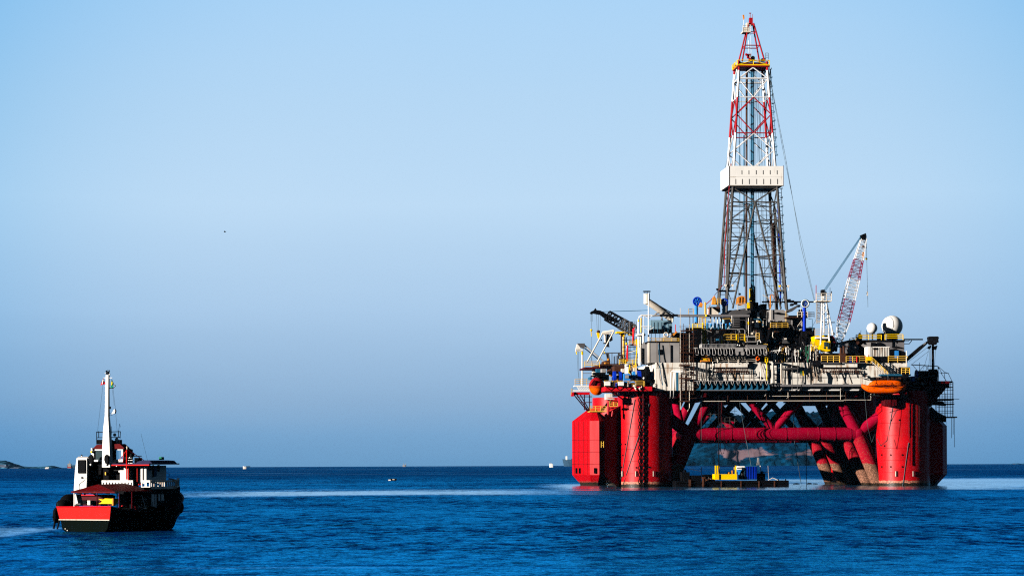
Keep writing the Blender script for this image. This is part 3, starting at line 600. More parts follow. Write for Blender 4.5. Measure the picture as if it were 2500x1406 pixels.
for k in range(30):
    x = rg_.uniform(1700, 2098); y = rg_.uniform(884, 912); m_ = rg_.choice(['steel', 'dark', 'light_grey', 'cream', 'rust', 'dark', 'steel', 'grey'])
    if k % 4: D('wall_pipe', m_, ('t', rg_.uniform(.35, .8), [(x, y, -.5), (x + rg_.choice((0, 0, 0, 4, -5)), min(950, y + rg_.uniform(12, 45)), -.6)], 5), parent=deck)
    else: D('wall_pipe', m_, ('t', rg_.uniform(.35, .6), [(x, y + 8, -.5), (min(2105, x + rg_.uniform(15, 50)), y + 8, -.5)], 5), parent=deck)
for k in range(16):
    x = rg_.choice((rg_.uniform(1664, 1700), rg_.uniform(1840, 1990), rg_.uniform(2098, 2150))); y = rg_.uniform(890, 930)
    D('wall_box', rg_.choice(['grey', 'light_grey', 'dark', 'white', 'rust']), ('b', x, y, x + rg_.uniform(1.5, 4), y + rg_.uniform(2, 5), -.5, .02), parent=deck)
# walkway along the foot of the wall
wk = D('walkway', 'grey', ('b', 1884, 938, 2112, 943, -1.9, 0.01))
D('walkway_fascia', 'light_grey', ('b', 1880, 943.2, 2110, 951, -0.9, 0.03), parent=wk)
D('walkway_edge', 'clean_white', *[('b', x, 951.2, x + 30, 953.2, -1.1, 0.04) for x in (1862, 1899, 1931, 1960, 1986, 2020, 2060, 2088)], parent=wk)
D('walkway_bracket', 'dark', *[('q', [(x, 943), (x+2, 943), (x+1.5, 953), (x-5, 953)], -1.8, -0.9) for x in (1912, 1957, 2008, 2059, 1885, 2103)], parent=wk)
D('walkway_gear', 'steel', ('b', 1890, 935, 1903, 938, -1.5, -.5), ('b', 1986, 935.5, 2024, 938, -1.6, -.4), ('t', .8, [(1956, 943, -1.9), (1956, 932, -1.9)], 5), ('c', 1963, 933, 938, 2, -1.2), ('b', 2060, 936, 2072, 938, -1.2, -.3), parent=wk)
# long pipe rails hung under the deck
urm = D('under_deck_rail', 'cream', ('t', .85, [(1715, 979, -.6), (1772, 979, -.6)], 6), ('t', .85, [(1782, 978.6, -.6), (2060, 977.8, -.6)], 6), ('t', .6, [(1878, 966.6, -.6), (2062, 965.8, -.6)], 6), ('t', .7, [(2060, 976, -3.5), (2126, 976, -3.5), (2126, 966, -3.5)], 6))
D('hanger', 'rust', *[('t', .6, [(x, 955, -.6), (x, 981, -.6)], 5) for x in (1777, 1825, 1871, 1925, 1977, 2018, 2065)], parent=urm)
D('scupper_pipe', 'cream', ('t', .8, [(1869, 950, -.9), (1869, 965, -.9), (1866, 967, -.9)], 5), ('t', .8, [(1924, 953, -.9), (1924, 970, -.9), (1921, 972, -.9)], 5), ('t', .6, [(2052, 946, -1.1), (2052, 975, -.9)], 5), parent=urm)

# riser racks: two rows of hooked fingers on the front
def rack(name_lab, x0, x1, yb, yh, ye, v, low):
    t = thing(R, 'pipe_rack', name_lab, 'rack', (R.p((x0+x1)/2, ye, v)[0], v, R.p(x0, ye, v)[2]))
    if not low:
        P(R, t, 'beam', 'light_grey', ('b', x0, yb, x1, yb+3.2, v, v+0.8), ('b', x0+103, yb, x0+122, yb+10, v-.1, v+.8), ('b', x0+127, yb, x0+134, yb+9, v-.1, v+.8))
        P(R, t, 'backing', 'black', ('b', x0, yb+3.4, x1, ye+9, v+1.6, v+2.2))
        for i in range(13):
            x = x0 + 9 + i * 13.9
            if 104 < x - x0 < 125:
                P(R, t, 'lug', 'light_grey', ('q', [(x-4, yb+10), (x+4, yb+10), (x+4, yb+16), (x+2, yb+19), (x-2, yb+19), (x-4, yb+16)], v, v+.5)); continue
            P(R, t, 'finger', 'light_grey', ('t', 1.1, [(x-3.5, yb+2, v), (x-3.5, yh-2, v-.3), (x-2, yh, v-.3), (x+2, yh, v-.3), (x+3.8, yh-3, v-.3), (x+3.2, yb+9, v-.1), (x+1.0, yb+2, v)], 6))
    else:
        P(R, t, 'beam', 'grey', ('b', x0, yb, x1, yb+1.6, v, v+.8), ('b', x0+18, ye-1.2, x1, ye+.2, v+.2, v+1))
        P(R, t, 'backing', 'black', ('b', x0, yb+1.6, x1, ye, v+1.4, v+1.9))
        for i in range(13):
            x = x0 + 11 + i * 13.9
            P(R, t, 'finger', 'light_grey', ('t', 1.0, [(x-3, yb+1, v-.2), (x-2.5, yb+6, v-.3), (x, yb+10.5, v-.3), (x+2.5, yb+6, v-.3), (x+3, yb+1, v-.2)], 6))
            P(R, t, 'divider', 'teal', ('q', [(x+5, yb+3), (x+6.4, yb+3), (x+7.4, ye-1), (x-6, ye-1), (x+3, ye-7)], v+.9, v+1.3))
    return t
rack('long grey rack of hooked pipe fingers high on the rig front above the white wall', 1693, 1869, 848, 866.5, 858, -2.4, False)
rack('dark rack of short hooked fingers low on the rig front beneath the white wall', 1694, 1873, 929, 939, 953, -3.0, True)

# ---------------------------------------------------------------- platforms on the columns
pf = D('column_platform', 'red', ('b', 1478, 943.5, 1592, 954, -1.5, 14), ('b', 1592, 945, 1602, 953, 0.5, 14))
D('platform_bracket', 'red', *[('t', 1.6, [(a, 954, vv), (b, y, 2.2)], 6) for a, b, y, vv in ((1493, 1521, 975, 0), (1509, 1530, 973, -1), (1549, 1563, 975, -1), (1562, 1585, 966, -1), (1575, 1592, 966, -.5))], parent=pf)
D('platform_truss', 'maroon', *[('t', .6, [(1480+k*11, 944+(k % 2)*9, -1.6), (1491+k*11, 953-(k % 2)*9, -1.6)], 4) for k in range(9)], parent=pf)
D('fairlead', 'cream', ('s', 1552, 948, 2.6, -1.8), ('s', 1562, 948, 2.6, -1.8), ('t', 1.3, [(1548, 943, -1.7), (1553, 952, -1.8)], 6), ('t', 1.3, [(1567, 943, -1.7), (1562, 952, -1.8)], 6), parent=pf)
D('railing', 'rail_yellow', ('r', (1476, 943, -1.5), (1572, 943, -1.5), 13, 1.9, .09), ('r', (1572, 943, -1.5), (1574, 943, 3), 13, 1.9, .08), parent=pf)
pl = D('column_platform', 'red', ('b', 1399, 957, 1440, 963, 46, 50), ('b', 1395, 957, 1401, 967, 45.5, 47), label='long red platform with a pale grating at the far left corner')
D('grating', 'clean_white', ('b', 1400, 952, 1441, 955, 45.6, 46.5), *[('q', [(1408+k*4.2, 944), (1410.4+k*4.2, 944), (1416.4+k*4.2, 952), (1414+k*4.2, 952)], 45.8, 46.2) for k in range(8)], ('b', 1402, 940.5, 1440, 943.5, 46, 48), parent=pl)
D('railing', 'rail_yellow', ('r', (1404, 940, 46), (1446, 940, 46), 15, 1.3, .08), ('r', (1395, 962, 45.5), (1399, 962, 47), 14, 1.6, .08), parent=pl)
D('bracket_frame', 'maroon', *[('t', 1.5, [(a, 962, 52), (b, 1003, 57)], 6) for a, b in ((1400, 1434), (1407, 1437), (1416, 1440))], ('t', 1.2, [(1408, 968, 52), (1445, 968, 52)], 6), ('t', 1.2, [(1418, 982, 53), (1445, 982, 53)], 6), ('t', 1.3, [(1427, 962, 53), (1427, 1000, 56)], 6), ('t', 1.3, [(1439, 962, 53), (1439, 1000, 56)], 6), parent=pl)
D('lower_landing', 'rail_yellow', ('r', (1441, 1004, 46), (1480, 1004, 46), 13, 1.5, .10), ('b', 1441, 1003, 1481, 1005, 45.9, 52), ('r', (1489, 991, 1), (1508, 991, 1), 12, 1.2, .09), ('b', 1489, 990, 1508, 992, .9, 3))
D('foam_box', 'white', ('b', 1479, 961, 1495, 970, -0.5, 2), ('b', 1479, 970, 1483, 975, -.5, 2), ('b', 1480, 972, 1500, 975, -.6, 2))
D('fender_pipe', 'hull_red', ('t', 2.8, [(1486, 975, 2), (1485, 1012, 2)], 8), ('t', 2.2, [(1496, 1003, 2), (1494, 1016, 2)], 8))
pr = D('column_platform', 'maroon', ('b', 2216, 930, 2318, 936, 2, 20), ('b', 2216, 944, 2300, 950, 1, 20), label='dark platform on the right hand column')
D('platform_cone', 'maroon', ('q', [(2216, 936), (2316, 937), (2306, 953), (2286, 975), (2274, 992), (2216, 992)], 3, 18), parent=pr)
# chains and lines down the near columns
def chain(name, px, y0, y1, cu, cv, par, mat='black', r=.10, wl=.20):
    mb = MB(); a = on_col(cu, cv, px, y0, .35); b = on_col(cu, cv, px, y1, .35); n = int((a[2] - b[2]) / 0.78)
    for i in range(n):
        z = a[2] + (b[2] - a[2]) * (i + .5) / n; u = a[0] + (b[0] - a[0]) * (i+.5)/n; v = a[1] + (b[1] - a[1]) * (i+.5)/n
        w_ = wl if i % 2 == 0 else .0
        pts = [(u + w_*sx, v + (wl - w_)*sx*.6, z + .46*sz) for sx, sz in ((-1,-.6),(-.5,-1),(.5,-1),(1,-.6),(1,.6),(.5,1),(-.5,1),(-1,.6),(-1,-.6))]
        mb.tube(pts, r, 5)
    return build(mb, name, mat, par)
chain('anchor_chain', 1561, 955, 1187, *NL, rig); chain('anchor_chain', 1571.5, 955, 1187, *NL, rig, r=.15, wl=.28)
D('chain_guard', 'maroon', *[('t', .9, [on, on2], 6) for on, on2 in ()], ('t', 1.6, [(1570.5, 960, 0), (1570.5, 1012, -.1)], 8))
mb = MB()
for a, b in (((1550, 975), (1514, 1180)), ((1585, 985), (1520, 1185))):
    pts = [on_col(*NL, a[0] + (b[0]-a[0])*k/14, a[1] + (b[1]-a[1])*k/14, .12) for k in range(15)]; mb.tube(pts, .07, 4)
for pl_ in (((2180, 990), (2172, 1040), (2165, 1075), (2150, 1088), (2141, 1070)), ((2218, 1080), (2204, 1185)), ((2197, 985), (2172, 1035))):
    pts = [on_col(*NR, x, y, .12) for x, y in pl_]; mb.tube(pts, .07, 4)
build(mb, 'mooring_line', 'wire', rig)
D('slack_line', 'wire', ('t', .5, [(2110, 955, -4), (2118, 1040, -3), (2128, 1080, -2), (2135, 1060, -1)], 4), ('t', .5, [(1600, 955, -.5), (1622, 1030, 4)], 4), ('t', .6, [(1712, 955, 2), (1712, 1075, 4)], 4), ('t', .6, [(2136, 940, -4), (2134, 965, -4)], 4))
for px in (2219, 2222, 2237, 2245, 2260, 2243): chain('anchor_chain', px, 985, 1060 + (px * 7) % 90, *NR, rig, r=.06, wl=.1) if px in (2222, 2243) else D('column_pipe', 'maroon', ('t', .7, [on_col(*NR, px, 985, .2) and (px, 985, on_col(*NR, px, 985, .2)[1]), (px, 1050 + (px*3) % 40, on_col(*NR, px, 985, .2)[1])], 5))
D('dark_red_block', 'maroon', ('q', [(2160, 972), (2189, 972), (2189, 989), (2176, 993), (2160, 989)], -0.6, 3))  # dark red block on the front of the right column
# ================================================================ derrick
DV = 32.0; DH = 3.7
dk = thing(R, 'derrick', 'tall tapering lattice drilling tower banded red, white and grey on top of the rig', 'derrick', (R.p(1848, 770, DV)[0], DV, DECK + 10))
def dz(y): return R.p(1845, y, DV - DH)[2]
UA = R.p(1846, 600, DV - DH)[0]
def hw(y): return (33 + (y - 150) * 0.065) * 0.104 * 1.0
def corner(i, y, vs=1.0):      # 0 near-left 1 near-right 2 far-right 3 far-left
    h = hw(y); sx = (-1, 1, 1, -1)[i]; sv = (-1, -1, 1, 1)[i]
    return Vector((UA + sx*h - 0.5, DV + sv*h*0.95, dz(y)))
def face_pt(i, y, t):          # point on face i (from corner i to i+1)
    a, b = corner(i, y), corner((i+1) % 4, y); return a.lerp(b, t)
def seg(y0, y1, mat, leg_r):
    for i in range(4): build(MB().tube([corner(i, y0), corner(i, y1)], leg_r, 6), 'leg', mat, dk)
def diamonds(y0, ym, y1, mat, r):
    mb = MB()
    for i in range(4):
        mb.tube([face_pt(i, y0, .5), face_pt(i, ym, 0)], r, 5); mb.tube([face_pt(i, y0, .5), face_pt(i, ym, 1)], r, 5)
        mb.tube([face_pt(i, ym, 0), face_pt(i, y1, .5)], r, 5); mb.tube([face_pt(i, ym, 1), face_pt(i, y1, .5)], r, 5)
        mb.tube([face_pt(i, y1, 0), face_pt(i, y1, 1)], r*.95, 5)
        mb.tube([face_pt(i, ym, 0), face_pt(i, ym, 0).lerp(face_pt(i, ym, 1), .0)], r, 4)
    return build(mb, 'lattice', mat, dk)
seg(150, 172, 'truss_red', .34); seg(172, 238, 'truss_white', .32); seg(238, 326, 'truss_red', .30); seg(326, 415, 'truss_white', .32); seg(415, 765, 'truss_grey', .34)
diamonds(165, 192, 238, 'truss_white', .15)
mb = MB(); [mb.tube([face_pt(i, 192, 0), face_pt(i, 192, 1)], .22, 5) for i in range(4)]; build(mb, 'lattice', 'truss_white', dk)
diamonds(238, 280, 326, 'truss_red', .15); diamonds(326, 368, 412, 'truss_white', .15)
# grey lower half: horizontals, an inverted V on each face and panel bracing beside it
mb = MB(); mv = MB(); ys = [460, 495, 538, 580, 624, 668, 712, 750]
for i in range(4):
    mb.tube([face_pt(i, 460, 0), face_pt(i, 495, .5)], .16, 5); mb.tube([face_pt(i, 460, 1), face_pt(i, 495, .5)], .16, 5)
    mb.tube([face_pt(i, 495, 0), face_pt(i, 495, 1)], .14, 5); mb.tube([face_pt(i, 460, 0), face_pt(i, 460, 1)], .14, 5)
    for sg in (0, 1):
        vt = lambda y: (.5 - .40 * (y - 495) / (755 - 495)) if sg == 0 else (.5 + .40 * (y - 495) / (755 - 495))
        mv.tube([face_pt(i, 495, .5), face_pt(i, 755, vt(755))], .25, 6)
        for k in range(1, len(ys) - 1):
            y0, y1 = ys[k], ys[k+1]
            if y0 > 495: mb.tube([face_pt(i, y0, sg), face_pt(i, y0, vt(y0))], .10, 5)
            mb.tube([face_pt(i, y1, sg), face_pt(i, y0, vt(y0))], .09, 5) if k % 2 else mb.tube([face_pt(i, y0, sg), face_pt(i, y1, vt(y1))], .09, 5)
            mb.tube([face_pt(i, (y0+y1)/2, sg), face_pt(i, (y0+y1)/2, vt((y0+y1)/2))], .06, 4)
build(mb, 'lattice', 'truss_grey', dk); build(mv, 'portal_brace', 'truss_grey', dk)
mb = MB()
for y in (495, 538, 580, 624, 668): mb.tube([corner(0, y), corner(2, y)], .1, 4); mb.tube([corner(1, y), corner(3, y)], .1, 4)
build(mb, 'inner_bracing', 'truss_grey', dk)
# crown platform and pyramid
c0, c2 = corner(0, 160), corner(2, 160)
cp = build(MB().box((c0.x-.5, c0.y-.5, dz(163)), (c2.x+.5, c2.y+.5, dz(157))), 'crown_platform', 'truss_red', dk)
build(MB().box((c0.x+.2, c0.y+.2, dz(157)), (c2.x-.2, c2.y-.2, dz(152))), 'crown_block', 'rust', cp)
mb = MB()
A = [(c0.x-.5, c0.y-.5), (c2.x+.5, c0.y-.5), (c2.x+.5, c2.y+.5), (c0.x-.5, c2.y+.5)]
for i in range(4):
    a, b = A[i], A[(i+1) % 4]; z0, z1 = dz(160), dz(148)
    for q in ((z0, z0), (z1, z1), (z0, z1)): mb.tube([(a[0], a[1], q[0]), ((a[0]+b[0])/2, (a[1]+b[1])/2, q[1])], .1, 4); mb.tube([((a[0]+b[0])/2, (a[1]+b[1])/2, q[1]), (b[0], b[1], q[0])], .1, 4)
    mb.tube([(a[0], a[1], z0), (a[0], a[1], z1)], .12, 4); mb.tube([((a[0]+b[0])/2, (a[1]+b[1])/2, z0), ((a[0]+b[0])/2, (a[1]+b[1])/2, z1)], .1, 4)
    mb.box((min(a[0],b[0])-.06, min(a[1],b[1])-.06, dz(160)), (max(a[0],b[0])+.06, max(a[1],b[1])+.06, dz(158)))  if i % 2 == 0 else None
build(mb, 'crown_railing', 'yellow', cp)
mb = MB(); ap = [(R.p(1833, 50, DV)[0] + s_*.6, DV + t_*.6, dz(52)) for s_, t_ in ((-1,-1),(1,-1),(1,1),(-1,1))]
bs = [(corner(i, 150).x + (.7, -.5, -.5, .7)[i], corner(i, 150).y, dz(150)) for i in range(4)]
for i in range(4):
    mb.tube([bs[i], ap[i]], .2, 6); j = (i+1) % 4
    for k in (.42,): mb.tube([Vector(bs[i]).lerp(Vector(ap[i]), k), Vector(bs[j]).lerp(Vector(ap[j]), k)], .13, 4)
    mb.tube([Vector(bs[i]).lerp(Vector(ap[i]), .78), Vector(bs[j]).lerp(Vector(ap[j]), .78)], .1, 4)
build(mb, 'gin_pole_frame', 'truss_red', dk)
D2 = lambda name, mat, *ops, parent=None: P(R, parent or dk, name, mat, *ops)
D2('mast_top', 'truss_red', ('b', 1830, 44, 1838, 62, DV-.6, DV+.6), ('t', .8, [(1831.5, 46, DV), (1831.5, 33, DV)], 5), ('t', .6, [(1836.5, 46, DV), (1837, 36, DV)], 5), ('b', 1829, 32, 1834, 33.5, DV-.2, DV+.2))
D2('service_basket', 'cream', ('b', 1813.5, 76, 1833, 79.5, DV-1.5, DV+1.5), ('r', (1814, 78, DV-1.5), (1833, 76, DV-1.5), 15, 1.0, .09), ('r', (1814, 78, DV+1.5), (1833, 76, DV+1.5), 15, 1.0, .09), ('b', 1823, 56, 1829, 70, DV-.8, DV+.8), ('b', 1815, 68, 1830, 76, DV-1.5, DV-1.4))
D2('windsock_pole', 'clean_white', ('t', .5, [(1815.5, 70, DV), (1815.5, 42, DV)], 5))
D2('windsock', 'tan_orange', ('q', [(1813.5, 37), (1817, 37), (1818, 46), (1815.5, 49)], DV-.3, DV+.3))
D2('crown_sheaves', 'truss_red', ('w', 1826, 138, 6, 2, DV), ('s', 1822, 134, 3.2, DV-1), ('b', 1829, 132, 1834, 148, DV-.6, DV+.6))
D2('crown_motor', 'dark', ('s', 1838, 141, 4, DV), ('b', 1834, 139, 1843, 149, DV-1, DV+1), ('b', 1860, 143, 1869, 149, DV-1, DV+1))
D2('sheave_guard', 'clean_white', ('o', 1832, 138, 4, .8, DV-1.5, 'u'), ('t', .9, [(1828, 100, DV), (1829, 130, DV)], 5), ('t', .5, [(1833, 85, DV), (1834, 132, DV)], 5))
# hoisting gear inside the tower
D2('guide_rail', 'rust', ('t', 2.6, [(1823, 166, DV), (1822, 755, DV)], 8))
D2('stand_pipe', 'teal', ('t', 1.7, [(1816.5, 330, DV+1), (1816.5, 700, DV+1)], 8), ('t', 1.1, [(1804, 240, DV+2), (1806, 500, DV+2)], 5))
for x, r_ in ((1834, 2.0), (1838.5, 2.4)): D2('drill_pipe', 'teal', ('t', r_, [(x, 170, DV-1), (x+.3, 720, DV-1)], 8))
D2('hoist_line', 'wire', *[('t', .42, [(x, 165, DV), (x + dx, 745, DV-1)], 4) for x, dx in ((1826, -8), (1829, 0), (1841.5, 3), (1844, 4), (1847, 9), (1850, 14), (1853, 16), (1857, 24), (1842, 30), (1846, 40), (1812, -10))])
D2('guy_line', 'wire', ('t', .5, [(1876, 170, DV), (1917, 380, DV-2), (1955, 600, DV-6), (1988, 735, DV-10)], 4), ('t', .4, [(1872, 150, DV), (1914, 380, DV-4), (1950, 560, DV-6), (1990, 737, DV-10)], 4), ('t', .4, [(1785, 350, DV), (1770, 412, DV)], 4))
D2('travelling_block', 'black', ('b', 1834, 700, 1844, 742, DV-1.2, DV+1.2), ('q', [(1834, 702), (1844, 702), (1841, 695), (1837, 695)], DV-.8, DV+.8))
D2('top_drive', 'yellow', ('b', 1831, 705, 1834, 735, DV-1.5, DV-.6), ('t', 1.0, [(1831, 720, DV-2), (1835, 735, DV-2)], 5), ('b', 1826, 738, 1831, 752, DV-1, DV+1))
D2('service_pipe', 'blue', ('t', 1.8, [(1902, 560, DV-1), (1906, 755, DV-1)], 8), ('t', .9, [(1896, 470, DV), (1901, 560, DV-1)], 6))
D2('service_pipe', 'rust', ('t', 3.0, [(1888, 545, DV+1), (1891, 650, DV+1), (1897, 755, DV+1)], 8), ('t', 1.3, [(1880, 170, DV+1), (1883, 545, DV+1)], 6))
D2('mud_hose', 'truss_red', ('t', 1.0, [(1785, 400, DV-5), (1777, 500, DV-5.5), (1770, 600, DV-6), (1768, 692, DV-7), (1735, 733, DV-8), (1721, 745, DV-8)], 6))
# ladder with landings up the right side
mb = MB()
for (xa, ya, xb, yb) in ((1878, 170, 1893, 380), (1904, 462, 1915, 700)):
    mb.ladder(R.p(xa, ya, DV), R.p(xb, yb, DV), .7, .07, .9)
    n = int((yb - ya) / 20)
    for k in range(n + 1): x, y = xa + (xb-xa)*k/n, ya + (yb-ya)*k/n; mb.tube([R.p(x, y, DV), R.p(x+5.5, y-.5, DV)], .1, 4); mb.tube([R.p(x+5.5, y+.5, DV), R.p(x+5.5, y-4, DV)], .07, 4)
build(mb, 'ladder', 'teal', dk)
D2('ladder_cage', 'steel', ('r', (1869, 146, DV), (1876, 146, DV), 16, .5, .07), ('r', (1873, 170, DV), (1879, 170, DV), 17, .5, .07), ('r', (1911, 668, DV-4), (1919, 668, DV-4), 14, .6, .08), ('r', (1907, 720, DV-4), (1920, 720, DV-4), 14, .6, .08))
D2('landing', 'truss_grey', ('b', 1756, 708, 1795, 711, DV-6.5, DV-4), ('b', 1895, 708, 1920, 711, DV-7, DV-4), ('b', 1780, 666, 1822, 669, DV-5, DV-4), ('b', 1845, 625, 1880, 628, DV-5, DV-4.6))
for k, (x, y, m_) in enumerate(((1772, 696, 'cream'), (1789, 696, 'cream'), (1904, 698, 'yellow'), (1925, 698, 'cream'), (1752, 706, 'dark'))): D2('floodlight', m_, ('q', [(x-2.6, y-2), (x+2.6, y-2), (x+2, y+2.6), (x-1, y+3)], DV-7.4, DV-6.4), ('t', .5, [(x, y+2, DV-7), (x+1, y+12, DV-7)], 4))
# white windbreak round the racking platform
u0, u1 = R.p(1779, 430, DV-5.8)[0], R.p(1913, 430, DV-5.8)[0]; v0, v1 = DV-5.8, DV+6.5; z0, z1 = dz(455), dz(408); th = .25
wb = build(MB().box((u0, v0, z0), (u1, v0+th, z1)).box((u0, v0+th, z0), (u0+th, v1, z1)).box((u1-th, v0+th, z0), (u1, v1-th, z1)).box((u0+th, v1-th, z0), (u1-th, v1, z1)), 'windbreak', 'clean_white', dk)
build(MB().box((u0+.3, v0+.3, z0-.25), (UA-2.5, v1-.3, z0-.02)).box((UA+2.5, v0+.3, z0-.25), (u1-.3, v1-.3, z0-.02)).box((UA-2.45, DV+2, z0-.25), (UA+2.45, v1-.3, z0-.02)), 'racking_floor', 'dark', wb)
D2('panel_joint', 'dark', *[('b', x-.45, 416, x+.45, 426, DV-5.86, DV-5.7) for x in (1811, 1828, 1846, 1863, 1880, 1897)], *[('b', x-.45, 437, x+.45, 450, DV-5.86, DV-5.7) for x in (1796, 1812, 1829, 1847, 1864, 1881, 1898)], parent=wb)
D2('rust_seam', 'cream', ('b', 1779, 431.8, 1913, 432.4, DV-5.84, DV-5.7), ('b', 1779, 453.6, 1913, 454.6, DV-5.9, DV-5.7), ('b', 1779, 432, 1796, 433, DV-5.86, DV-5.7), parent=wb)
D2('corner_post', 'rust', ('t', .5, [(1779.3, 405, DV-5.9), (1779.3, 455, DV-5.9)], 4), ('t', .6, [(1912.6, 404, DV-5.9), (1912.6, 455, DV-5.9)], 4), parent=wb)
# ================================================================ everything standing on the rig
def TH(name, label, cat, x, y, v, group=None):
    q = R.p(x, y, v); return thing(R, name, label, cat, q, group)
def PS(par, name, mat, *ops, label=None):          # one part per op
    return [P(R, par, name, mat, op, label=label) for op in ops]
rnd = random.Random(11)

# ---- grey cabin on the left of the deck with exhaust stack and pipes
c = TH('deck_cabin', 'big plain grey steel cabin at the left end of the rig deck', 'cabin', 1620, 885, 6)
P(R, c, 'wall', 'light_grey', ('b', 1586, 835, 1659, 885, 0.4, 13))
P(R, c, 'wall_seam', 'dark', ('b', 1637, 842, 1639.5, 885, .2, .5))
P(R, c, 'corner_post', 'cream', ('b', 1582.5, 822, 1586, 885, .3, 1.2))
P(R, c, 'window', 'black', ('b', 1607, 853, 1617, 866, .3, .5)); P(R, c, 'conduit', 'rust', ('t', .7, [(1604, 832, .1), (1604, 880, .1), (1605, 896, -.3)], 5))
P(R, c, 'black_hose', 'teal', ('t', 1.0, [(1608, 840, -.1), (1610, 870, -.2), (1612, 905, -.5), (1618, 940, -.5)], 6))
P(R, c, 'roof_railing', 'rail_yellow', ('r', (1583, 835, .5), (1658, 835, .5), 9, 1.8, .08))
P(R, c, 'roof_edge', 'dark', ('b', 1582, 833, 1660, 836, .25, 13.5))
t = TH('vent_dome', 'round topped grey vent on the roof of the grey cabin', 'vent', 1632, 835, 4)
P(R, t, 'housing', 'light_grey', ('b', 1615, 824, 1652, 835, 3, 6), ('s', 1624, 824, 6, 4.5), ('s', 1640, 826, 5, 4.5)); P(R, t, 'ring', 'cream', ('o', 1626, 817, 5, 1.3, 3.5))
t = TH('orange_shovel_boom', 'short tilted orange arm on the roof of the grey cabin', 'arm', 1645, 833, 5)
P(R, t, 'arm', 'tan_orange', ('q', [(1638, 820), (1652, 808), (1654, 810), (1643, 822)], 4, 5)); P(R, t, 'foot', 'rail_yellow', ('t', .9, [(1633, 818, 4.5), (1641, 820, 4.5), (1645, 833, 4.5)], 6))
t = TH('air_cooler', 'long pale blue metal cooler box above the grey cabin', 'cooler', 1612, 835, 12)
P(R, t, 'casing', 'pale_blue', ('b', 1588, 781, 1641, 803, 12, 18)); P(R, t, 'support_leg', 'dark', *[('t', .7, [(x, 803, 12.3), (x, 835, 12.3)], 4) for x in (1590, 1600, 1611, 1622, 1632, 1640)])
P(R, t, 'rib', 'teal', *[('t', .4, [(x, 786, 11.9), (x, 812, 11.9)], 4) for x in (1596, 1605, 1614, 1622, 1631)]); P(R, t, 'lower_casing', 'black', ('b', 1590, 804, 1640, 812, 12.4, 17))
t = TH('exhaust_stack', 'fat cream exhaust pipe bending up into a capped chimney', 'chimney', 1600, 835, 22)
P(R, t, 'pipe', 'cream', ('t', 8.5, [(1640, 778, 24), (1598, 747, 22), (1582, 737, 22)], 16)); P(R, t, 'chimney', 'cream', ('t', 7.5, [(1579, 742, 21.8), (1579, 717, 21.8)], 16))
P(R, t, 'rain_cap', 'dark', ('t', 9.5, [(1579, 712.5, 21.8), (1579, 710.5, 21.8)], 16)); P(R, t, 'cap_bracket', 'dark', *[('t', .6, [(x, 717, 21), (x, 711, 21)], 4) for x in (1573, 1577, 1581, 1585)])
P(R, t, 'flange', 'steel', ('t', 9.6, [(1618, 762, 23), (1619.5, 763.2, 23)], 16), ('t', 9.6, [(1628, 769, 23.5), (1629.5, 770, 23.5)], 16)); P(R, t, 'shadow_plate', 'dark', ('t', 1.2, [(1590, 735, 21), (1650, 770, 23)], 5))
t = TH('vent_mast', 'slim white mast with crosspieces in front of the bent exhaust chimney', 'mast', 1583, 835, 8)
P(R, t, 'pole', 'clean_white', ('t', 1.6, [(1583.5, 716, 8), (1583.5, 835, 8)], 8)); P(R, t, 'crossarm', 'clean_white', ('t', 1.2, [(1565, 769, 8), (1592, 769, 8)], 6), ('t', 1.2, [(1565, 797, 8), (1590, 797, 8)], 6))
P(R, t, 'knee_brace', 'clean_white', *[('t', .8, [(a, y, 8), (1583.5, y+8, 8)], 5) for a, y in ((1571, 769), (1595, 769), (1571, 798), (1596, 799))], ('t', .7, [(1572, 770, 8), (1572, 835, 8)], 5))
t = TH('pipe_manifold', 'tall white process pipes curving over beside the grey cabin', 'pipes', 1565, 885, 9)
P(R, t, 'pipe', 'clean_white', ('t', 2.0, [(1559, 870, 9), (1558, 780, 9), (1561, 773, 9), (1567, 770, 9), (1588, 770, 9)], 8)); P(R, t, 'pipe', 'cream', ('t', 2.0, [(1564, 884, 8), (1564, 818, 8)], 8)); P(R, t, 'pipe', 'clean_white', ('t', 2.4, [(1571, 850, 7), (1571, 812, 7)], 8))
P(R, t, 'header', 'clean_white', ('b', 1556, 815, 1576, 819, 7, 10)); P(R, t, 'pipe', 'yellow', ('t', 1.6, [(1565.5, 776, 8.5), (1565, 812, 8.5)], 8)); P(R, t, 'valve', 'yellow', ('s', 1559, 783, 2.6, 8.7)); P(R, t, 'elbow', 'light_grey', ('t', 2.2, [(1592, 771, 10), (1612, 770, 10), (1615, 773, 10), (1616, 782, 10)], 8), ('t', 2.2, [(1598, 771, 12), (1602, 765, 12), (1610, 763, 12)], 8))
t = TH('panel_door', 'narrow pale pointed steel panels standing left of the grey cabin', 'panel', 1574, 885, 10)
P(R, t, 'panel', 'light_grey', ('q', [(1568, 842), (1572, 833), (1577, 843), (1577, 889), (1568, 889)], 6, 7)); P(R, t, 'post', 'clean_white', ('b', 1560, 848, 1563.5, 892, 5.5, 6.5)); 

